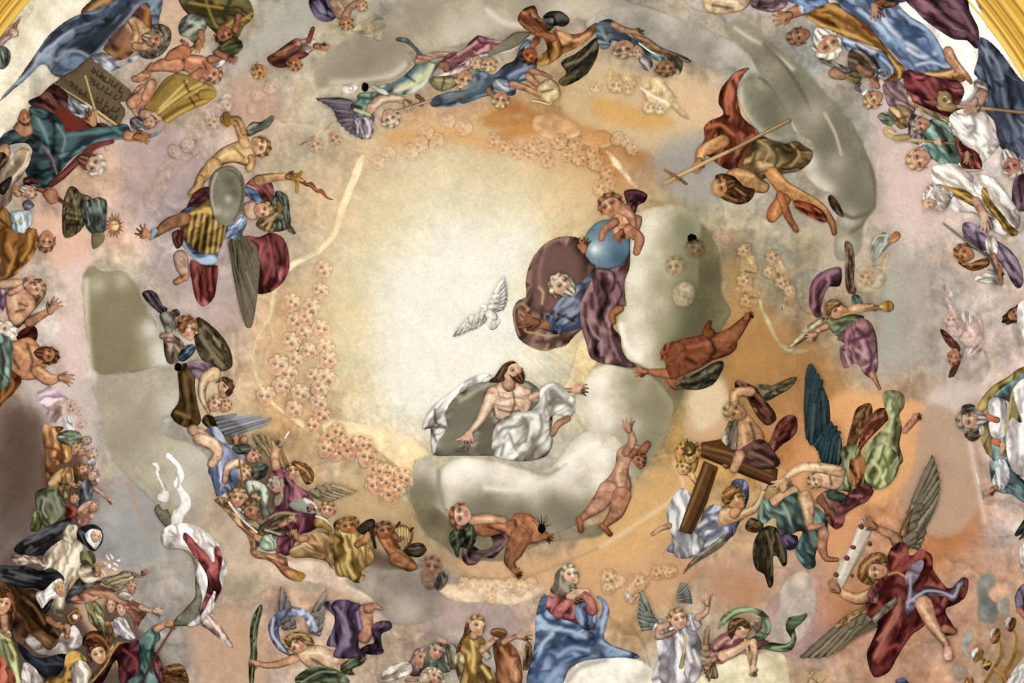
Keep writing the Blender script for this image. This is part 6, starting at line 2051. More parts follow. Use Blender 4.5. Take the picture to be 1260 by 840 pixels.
PAINT_T_E = '''
@ 420 280 3
T dove|dove|white dove with wings spread in the centre of the golden glory
p body efece0 1.5 520 300 545 292 562 305 578 325 572 345 548 348 530 335 518 315
s b8b4a8 5 530 335 550 345 572 340
p >tail dcd8cc .8 540 335 560 345 588 340 572 372 552 378 540 360
s b0aca0 3 552 350 560 372
s b0aca0 3 568 348 572 368
w 8 f0eee6 cfccc2 525 310 505 322 480 330 450 350 408 402 ; 535 345 500 372 470 380 440 395 412 402
w 9 f2f0e8 c8c5bc 548 295 558 265 575 220 600 172 ; 575 310 600 300 612 265 612 225 602 175
p head f4f2ea 1.2 515 290 525 285 538 290 542 302 535 310 522 308
s 8a7a60 3 516 295 512 298
b 5a4a3a 3 524 297
T person|person|white haired bearded old man in blue tunic stretching one hand over the dove
p mantle 7e5c52 3 690 150 710 105 750 60 800 35 850 32 890 45 905 80 930 110 940 150 930 200 900 240 900 330 890 370 860 400 830 435 790 445 760 455 720 450 680 430 655 410 640 370 632 310 650 270 680 255 680 200
f 75554d 20 700 150 760 70 830 60 880 100 890 200 800 300 720 290 700 220
s 5c3f3a 10 705 300 740 310 790 300 830 240
s b58d62 5 690 300 665 280 640 300 640 350 655 395
s 9d7a64 8 690 140 720 90 760 55 830 38
s c09a6c 6 690 300 672 330 680 380 720 390 760 400 800 395
s 5a3d38 9 720 420 770 420 820 400 860 350
s 8e6c62 8 740 110 730 180 740 230
s c4a070 5 700 440 730 452 780 450 840 430
s c8a478 5 740 280 745 240 730 220
p tunic 626f86 3 800 270 830 240 870 210 910 175 935 150 960 180 960 230 930 280 900 330 880 370 850 380 810 390 770 390 758 350 780 300
l 10 820 290 850 265 880 280 870 320
l 6 900 200 925 190
d 8 845 340 880 320 900 290
s 9aa4b4 8 790 300 820 260 870 230
d 5 800 320 830 330 860 345
s 384870 9 800 370 850 370 880 350
d 5 790 345 830 320
c forearm 9c6748 770 362 22 720 352 17
h 722 350 190 74 945c3c 16
p cuff 5f7390 2 745 330 762 340 772 385 800 392 790 360 780 325
l 4 758 340 768 380
p robe 7c5659 4 940 150 985 145 1030 110 1040 70 1062 60 1064 150 1045 200 1048 260 1050 290 1010 290 1000 330 1005 370 1030 400 1035 450 1060 490 1090 510 1050 515 1000 505 960 500 920 480 905 430 885 360 882 290 900 240 920 200
l 9 925 200 940 290 935 330 960 380
l 7 950 160 1000 160 1040 130
d 8 900 280 905 350 930 420 940 470
d 9 960 200 980 260 960 320 985 380 990 440
l 7 990 380 1000 430 1030 490
d 6 1020 200 1035 240 1020 280
s a8848a 7 910 340 930 390 960 420 960 470
s 54363c 8 1000 400 1020 440 1045 500
d 7 985 150 1010 180 1000 230
l 6 890 330 900 380 915 440
c foot a86a40 1030 300 14 1000 320 14 1005 350 10
H 812 212 40 42 -135 .6 d8b48c c0b498 b0a890
b f0dcb8 12 812 200
s e8e2cc 7 770 190 780 165 800 150
s 8a6a3c 6 772 215 768 190
s 7c6038 5 800 255 785 240
T globe|globe|large blue globe held up beside the old man in the violet robe
q sphere 5c7f92 9 1066 60 1064 95 1048 125 1020 145 985 153 950 148 920 130 902 105 895 75 898 40 912 10 935 -15 965 -28 1000 -30 1035 -15 1056 15 1064 40
b a8c0c8 40 945 75
b dce6e4 16 935 80
b 3c5a70 36 1030 110
b 44647c 30 1040 20
T person|person|naked cherub with dark red wing, steadying the blue globe from above
@ 420 0 3
p wing 5a3034 2 1045 705 1080 698 1110 705 1130 720 1120 745 1095 760 1085 785 1065 775 1050 740
l 5 1060 712 1090 708 1125 722
d 6 1070 740 1090 760
p torso c08a62 4 1000 800 1030 760 1060 755 1085 790 1110 800 1100 850 1060 880 1010 870
l 8 1040 780 1050 820
c arm c8946a 1030 770 20 1070 800 16 1080 850 12
c arm b87c54 1010 820 18 970 850 14 960 880 12
c leg b87e58 1060 850 24 1100 880 20 1090 930 14
H 992 756 44 40 -120 -.3 cc966c 8a5c3c
@ 420 280 3
h 1035 12 120 50 a46440 12
h 895 85 -85 52 b87044 14
T person|person|pale bare chested bearded man in white sheet seated on the central cloud, looking up
p cloak 868370 2 545 555 510 570 450 595 400 640 360 700 330 745 335 790 340 838 400 842 480 842 560 842 700 840 760 780 780 700 750 620 700 570 640 560
f 77745f 20 400 680 480 620 530 600 520 700 480 760 420 830 360 830
f 66644f 12 530 700 560 700 560 830 500 830
s a8a692 8 440 640 500 600 540 580
s 5c5a48 8 720 590 690 570 660 560
p cloak_border dcdad0 2 545 540 500 545 450 570 400 610 360 640 330 665 300 725 302 745 330 742 330 790 338 838 348 830 360 790 392 740 385 690 400 650 440 610 500 575 560 560
d 5 345 670 350 720 385 735
d 5 335 745 350 790
d 4 310 740 340 735 385 740
l 6 350 660 420 600 480 565
p torso d9b898 4 540 600 570 580 600 560 640 565 665 580 700 600 705 640 690 680 650 700 600 715 565 700 560 660 545 640
s ab8262 4 580 620 610 632 640 625 680 632
s ab8262 4 565 650 600 660 650 655
l 9 590 600 620 600 670 610
l 9 580 645 610 645
d 4 632 600 640 650 625 690
d 4 580 670 620 680 660 675
d 5 548 640 565 690
s 8a6448 3 600 590 640 595
c neck c89c78 620 545 24 618 580 26
c arm d9b694 560 610 24 530 680 20 505 720 16 470 760 12
l 6 550 620 520 700 480 750
h 472 760 120 62 dcb090 18
c arm d0a888 700 625 14 770 600 8 850 600 9
h 860 600 -5 55 d4a884 12
p drapery cdccbe 5 735 590 770 575 800 575 830 600 865 640 866 665 845 700 800 690 770 700 770 740 780 790 760 840 700 860 640 860 560 840 556 790 570 730 600 700 660 680 700 675 730 640
l 10 750 600 745 650 730 700
l 9 790 590 820 620
l 9 580 740 600 800
s 7d7c68 7 690 690 660 730 600 740 580 760
s 7d7c68 7 735 690 740 740 710 800 690 840
s e8e7de 9 640 700 700 690 720 700
s 8d8c78 6 620 760 640 810 670 850
s 7a7862 12 770 690 790 650 830 645 850 660
s e4e3d8 8 700 740 690 780 650 830
s 8f8e7a 5 755 610 760 660 770 690
d 6 600 800 590 840
s 7a7862 6 670 700 690 730 680 790
c foot b88a68 835 705 13 800 725 14 780 760 12
H 636 528 30 40 -118 .75 d8ae88 - 5a3a28
p hair 6b4a30 3 628 492 612 496 596 506 582 524 566 548 545 566 560 572 590 570 604 560 600 545 612 530 618 512 634 502 646 498
l 4 600 515 580 555
T person|person|crawling angel with dark green wing and violet drapery below the central cloud
@ 420 560 3
p drapery 6b4c50 3 480 250 560 255 610 260 635 250 630 300 600 340 560 380 520 375 500 400 465 405 445 380 450 340 480 330 520 350 560 330 540 290 490 290
d 7 460 370 490 360 530 365 590 330
l 6 455 350 470 390 495 395
s 8f6a70 6 600 270 610 310 580 350
p wing 46543c 2 400 290 430 262 480 250 500 270 495 320 470 345 440 340 430 378 415 350 400 320
l 5 420 280 430 320 430 360
d 5 450 270 460 320
l 4 480 265 480 320
p torso a86c48 4 490 230 530 215 570 235 620 240 640 215 690 215 720 240 720 300 690 330 640 330 600 290 540 300 500 290
d 6 640 240 650 290 640 330
l 7 500 240 560 245 600 262
d 5 540 262 600 285
c leg 96603c 660 300 38 640 350 34 620 390 20 640 425 12
h 635 425 30 40 a0643c 8
c arm b4764a 690 240 22 725 280 20 710 310 14 740 305 11
h 742 300 10 44 a46238 14
c arm c8966e 485 240 18 540 235 20 600 240 14
l 6 500 232 560 235
H 440 222 44 38 178 .3 dcb090 9a5c38
T hole|hole|black round vent hole with wire spikes in the cloud at the crawling angel's hand
@ 420 560 3
q opening 0c0a08 .4 755 270 752 282 742 288 730 286 725 275 726 262 734 252 748 254
c wire 2a2018 735 255 1.5 722 225 1
c wire 2a2018 728 262 1.5 705 238 1
c wire 2a2018 740 252 1.5 738 215 1
c wire 2a2018 745 255 1.5 765 235 1
c wire 2a2018 750 262 1.5 778 255 1
c wire 2a2018 745 252 1.5 758 220 1
T hole|hole|black vent hole in the shadowed cloud right of the cloud pillar
@ 0 0 1
q opening 0d0b09 .4 858 293 855 298 850 299 846 295 846 290 850 287 856 289
T hole|hole|black vent hole beneath the white scroll ornament at upper left
q opening 0d0b09 .4 454 108 452 112 448 113 445 110 445 104 448 101 453 103
T hole|hole|black vent hole in the left cloud beside the purple winged child
q opening 0d0b09 .4 224 451 223 456 219 457 215 455 215 449 218 446 222 447
T person|person|rosy naked cherub standing on tiptoe, arms up into the cloud
@ 420 560 3
p torso b98a6c 5 1020 -20 1060 -40 1110 -30 1075 10 1060 60 1070 110 1060 150 1020 155 980 150 960 110 985 80 1010 40
l 9 1035 30 1020 80 1035 120
s 8a5a44 5 1060 60 1050 110
s 8a5a44 4 1010 150 1040 140
c leg b88466 985 130 38 950 180 30 900 222 16 880 240 12
c leg ae7858 1035 150 36 1015 210 28 980 250 14 970 262 12
c foot a05c3c 878 235 12 885 275 12
c foot a05c3c 962 260 11 992 290 10
c arm a06a4c 1070 -10 20 1100 -5 18 1130 -40 14
H 1100 20 26 26 -60 .5 a87050 704028
@ 420 280 3
c arm b98a6c 1050 830 16 1075 790 16 1065 745 11
h 1062 750 -95 50 c09070 18
T cherub|cherub|flame haired cherub reaching towards the white cloud from the right
p torso 9c5638 3 1190 530 1220 520 1260 530 1270 580 1230 600 1200 570
c arm b8744e 1215 540 20 1170 535 15 1130 530 10
h 1125 530 180 48 bc7850 18
H 1222 470 40 42 -90 -.2 a05a3c 8c3c1c
T cherub|cherub|pale chubby cherub looking out of the shadowed cloud
A .75
p torso b0a078 3 1220 230 1250 200 1290 200 1310 240 1290 290 1240 290 1222 270
l 8 1250 220 1280 230
H 1232 145 34 36 -100 -.4 b89c70 7c7048
T person|person|ruddy naked angel flying with legs stretched to upper right, dark olive wing below
@ 840 280 3
p wing 57563a 2 -30 580 0 560 60 530 110 500 150 495 140 540 110 580 60 598 0 595
l 5 20 570 80 540 130 510
d 5 0 585 60 570 110 560
p torso 7f4428 5 -60 470 -40 430 0 410 50 400 100 385 150 390 190 400 200 440 170 470 110 490 60 520 10 540 -40 560 -60 520
l 9 20 440 80 430 130 410
d 7 100 410 120 450 100 480
d 7 10 480 50 500
s a8663f 8 150 400 180 420
c leg 8f5432 150 420 36 190 390 28 220 355 20 238 335 14
c leg 804424 100 390 20 85 385 14 100 350 9
l 5 170 390 215 350
h 232 335 -35 36 9c5830 10
'''
PAINT_T_F = '''
@ 840 280 3
T cherub|cherub|dark small putto face beneath the right vent hole
A .7
H 45 80 34 34 -60 .2 8a6848 5c4830
T cherub|cherub|faint ochre cherub with outstretched legs, top of the right ghost cherub group
A .75
p body c09c64 3 210 70 240 80 270 110 280 160 260 200 290 230 280 280 250 300 220 290 230 250 200 240 180 235 205 210 210 180
l 6 240 110 260 140
d 4 230 160 270 170
d 4 230 250 270 260
H 230 85 26 24 -130 .2 ccac78 a88854
T cherub|cherub|faint ochre cherub face in the middle of the left ghost cherub column
A .75
H 232 195 28 30 -130 .2 d0b080 a88854
T cherub|cherub|faint ochre cherub face at the foot of the left ghost cherub column
A .75
H 240 270 26 26 -130 .2 c8a068 a88854
T cherub|cherub|faint ochre putto with small body, topmost of the right ghost column
A .75
p body bc9c6c 3 310 90 340 80 370 120 400 180 420 230 410 300 390 290 370 250 350 210 330 190 310 150
l 6 350 110 370 150
d 4 350 170 390 220
H 335 110 28 26 -120 .2 c4a478 a08454
p wing d0b890 1 365 260 385 250 375 300 362 305
T cherub|cherub|faint ochre putto face, second from top of the right ghost column
A .75
H 320 165 24 26 -120 .2 ccac7c a08454
T cherub|cherub|faint ochre putto face, third from top of the right ghost column
A .75
H 370 205 26 28 -120 .2 d0b488 a08454
T cherub|cherub|faint ochre putto face, lowest of the right ghost column
A .75
H 398 235 22 24 -110 .2 d0b488 a08454
T cherub|cherub|faint reddish cherub face near the saint's rear foot, left one
A .4
H 130 30 22 22 -120 .2 c49068 a88058
T cherub|cherub|faint reddish cherub face near the saint's rear foot, right one
A .4
H 165 45 20 22 -120 .2 c49068 a88058
T cloud|cloud|thin pale olive cloud edge curving below the ghost cherubs to the trumpeter's wing
C cloud b8a878 2 285 260 300 300 330 350 350 400 380 430 420 440 470 450 440 470 390 465 350 440 325 395 295 330 280 290
T person|person|faint white haired trumpeter in grey green behind the purple trumpeter
A .75
p scarf 84948c 2 690 90 700 40 730 15 760 20 770 60 740 90 720 130 700 130
s d8d0b8 3 700 60 720 30 760 30
c arm c4a47c 760 90 10 745 130 14 730 180 12
c arm c4a47c 720 150 10 740 180 10
p body b4a888 3 640 150 700 140 740 160 750 200 720 240 660 240 640 210
H 678 180 30 28 100 .2 c89c70 b0885c
T trumpet|trumpet|long thin trumpet with flared copper bell pointing to upper right
c tube a88c68 705 135 3 740 85 4 768 52 5
c bell a87040 768 52 6 778 42 14 788 30 17
s e0b880 2 775 50 800 35
T person|person|angel in plum drapery and green tunic blowing a gold trumpet, mid right
p wing b0a078 2 385 445 410 420 440 380 480 345 520 330 530 350 500 380 460 410 430 430
l 4 400 435 450 390 510 340
d 3 420 430 470 390
p wing 8c6c58 2 610 240 600 180 600 100 600 50 625 60 635 130 632 200 640 240
d 4 612 80 615 200
p scarf 6c4050 3 515 325 490 330 468 290 470 220 490 180 530 155 580 145 588 165 580 215 540 220 520 260 510 300
s a06c78 7 485 290 485 220 515 180 570 160
d 8 500 310 500 250 530 200
p tunic 6c7450 4 530 340 560 310 600 320 640 320 670 330 640 370 600 390 570 400 540 370
l 7 550 350 590 340 630 335
s 48603c 7 570 380 620 350
p sleeve 54705c 2 625 250 650 250 665 275 650 290 630 285
p drapery 7f5058 5 570 410 600 370 650 335 690 345 715 400 720 460 720 520 700 555 670 540 640 500 600 520 585 490 580 440 600 430
l 9 600 400 640 360 670 360
l 8 590 440 630 440 690 410
s c8a0a0 7 600 460 620 510 660 520 715 490
s c09c98 9 640 450 680 480
s 543040 8 620 420 670 400 700 380
s 543040 8 680 420 700 480 690 520
c leg c89870 700 540 12 715 570 9 728 595 6
c arm cca078 600 310 14 650 295 16 700 292 12
h 690 295 5 32 cca078 8
c arm c8986c 530 365 14 500 380 10 480 405 7
h 492 392 150 44 c89468 14
H 568 305 34 38 -140 .7 cc9c6c 9c7034
p hair a0743c 2 525 280 550 265 580 270 580 290 555 300 540 330 528 310
l 4 540 280 570 278
T trumpet|trumpet|gold trumpet with wide round bell blown by the plum robed angel
c tube b08c48 590 322 4 650 308 5 700 298 6 740 295 7
c bell a87c34 735 292 9 750 290 18 758 290 23
s e8cc80 2 600 316 740 290
s 6c4c1c 5 757 275 760 305
T person|person|rust brown winged head facing down at mid right below the pink cherub
p wing 8c5440 2 950 375 965 378 1000 410 1025 440 1020 460 990 445 965 415
p wing 8c5440 2 1020 475 1025 500 1000 550 980 552 995 510
l 3 965 390 1010 440
H 1002 475 24 30 100 .2 b8805c 9c6044
T person|person|pink torso cherub with pale wing reclining beside the rust winged head
A .85
p wing ccb4ac 2 1030 480 1050 440 1090 400 1110 420 1100 460 1060 478
p body d4b4a8 3 1030 400 1060 350 1090 320 1105 350 1110 410 1080 440 1045 440
l 6 1060 370 1080 400
s 9c7468 4 1085 340 1105 400
T person|person|brown haired bearded carrier with arm over head beneath dark rust cloak, right
p wing 78744c 2 270 580 330 580 420 550 400 590 350 620 310 640 280 620
p cloak 5c3424 4 195 565 230 570 270 590 300 630 340 680 345 710 310 730 270 690 230 620 200 610
l 7 240 600 290 640 320 690
d 6 220 580 290 660
c arm c09468 190 640 18 190 610 16 250 605 20
l 5 190 630 200 600 240 598
p torso b08458 5 200 720 240 690 270 720 300 760 300 830 280 880 200 880 190 820 195 770
l 9 220 730 230 800
d 6 250 720 270 790
p cloth 8a7c68 3 150 760 180 700 200 710 195 830 140 850 130 800
H 195 680 34 42 -160 .2 b88858 a08850
s 5c3c1c 4 215 690 225 710
T person|person|crimson brown draped wing bearer at right of the bearded carrier
p drapery 6c342c 4 325 780 350 720 390 690 420 700 422 750 400 780 370 800 340 830 310 850 305 820
l 8 360 730 350 780 380 760
s a06c50 6 340 790 325 830
T person|person|deep teal tall wing and head of the angel lifting the beam
w 11 3a4c4e 24383e 470 510 490 540 520 590 540 640 545 700 ; 460 560 458 640 455 740 470 800 545 800
w 9 344e54 22383e 545 720 560 730 580 760 588 800 588 860 ; 480 800 500 830 510 860 530 880 580 880
T person|person|olive robed angel seen from behind with brown folded wings, far right of the beam group
p wing 7c5430 3 625 720 640 670 670 650 695 650 700 690 680 740 650 780 630 840 610 880 605 800
l 6 640 700 670 670
p wing 8c5030 3 690 700 720 668 760 670 765 700 730 740 690 780 660 820 650 860 640 860 650 790 670 740
l 6 700 710 740 690
s 5c2c18 7 670 760 720 720 750 700
p robe 8c9460 5 740 610 780 600 815 615 818 660 800 690 810 740 800 800 810 870 690 900 650 870 680 800 730 750 760 710 745 660
l 10 770 720 760 800 780 870
d 8 790 720 780 800
s 6c7848 10 760 620 790 640 790 680
b b4bc90 16 740 780
c arm b87c64 870 700 10 845 720 14 820 750 12
h 850 705 -20 36 c08068 10
T person|person|bearded saint in gold and teal reading from a board, grey curly hair, right edge
p cloak 8c7c34 3 1090 660 1110 620 1150 580 1200 550 1240 520 1290 510 1290 540 1230 560 1170 600 1130 650 1130 720 1150 830 1160 860 1120 830 1090 740
l 7 1100 650 1140 600 1210 555
p cope 5a7c78 3 1130 680 1150 620 1180 590 1220 560 1290 530 1290 900 1240 900 1200 880 1150 870 1140 800 1130 740
l 7 1160 610 1210 575 1250 570
p surplice c8c8c8 3 1130 640 1160 625 1200 640 1220 660 1200 720 1190 770 1150 780 1130 730
s f4f4f4 8 1150 650 1170 700 1160 750
s 8c9094 6 1180 650 1190 720
c trim c46840 1130 700 12 1160 710 12
c trim c46840 1150 790 12 1175 800 12
H 1060 710 38 46 -175 .4 c09878 8c8070 98908c
p hair 6c6458 2 1030 660 1060 650 1080 660 1060 680 1035 690
p hair 6c6050 2 1040 760 1070 755 1100 745 1095 775 1070 790 1045 775
p collar ece4dc 1 1095 740 1110 730 1110 770 1098 765
T board|board|tall narrow yellow edged board gripped by the reading saint
c edge b8a060 1220 600 5 1200 700 6 1195 840 6
p panel 8c7c48 1 1225 620 1245 640 1230 760 1215 850 1200 840 1210 700
h 1180 800 80 48 cc9c7c 8
T person|person|white habited back with gold hem filling the right edge beside the reading saint
p habit ecebe6 5 1220 600 1250 560 1290 550 1290 900 1230 910 1200 850 1195 760 1215 700 1250 720 1240 680
s a8acac 8 1240 600 1250 680
s b0b4b4 8 1220 740 1230 800 1220 860
s ffffff 12 1250 740 1250 830
@ 1120 420 3.82
T person|person|teal mantled arm of the reading saint with white sleeve holding a quill, right edge
p mantle 5c7c80 4 375 560 400 560 430 540 470 600 520 640 560 680 560 760 520 750 480 720 420 710 390 680 375 620
l 7 400 600 440 660 500 700
p sleeve c4ccd0 4 400 560 440 550 470 620 470 660 430 700 400 690 385 660 400 610
s 8c9ca0 6 420 580 440 640
s f0f0f0 7 405 600 420 670
c arm b88c68 400 690 16 380 700 14
h 390 695 150 50 b88c68 4
T quill|quill|thin white quill feather raised from the saint's hand at lower right edge
c shaft b8bcb4 345 740 4 325 680 5 305 600 2
s f0f0f0 2 340 730 310 620
'''
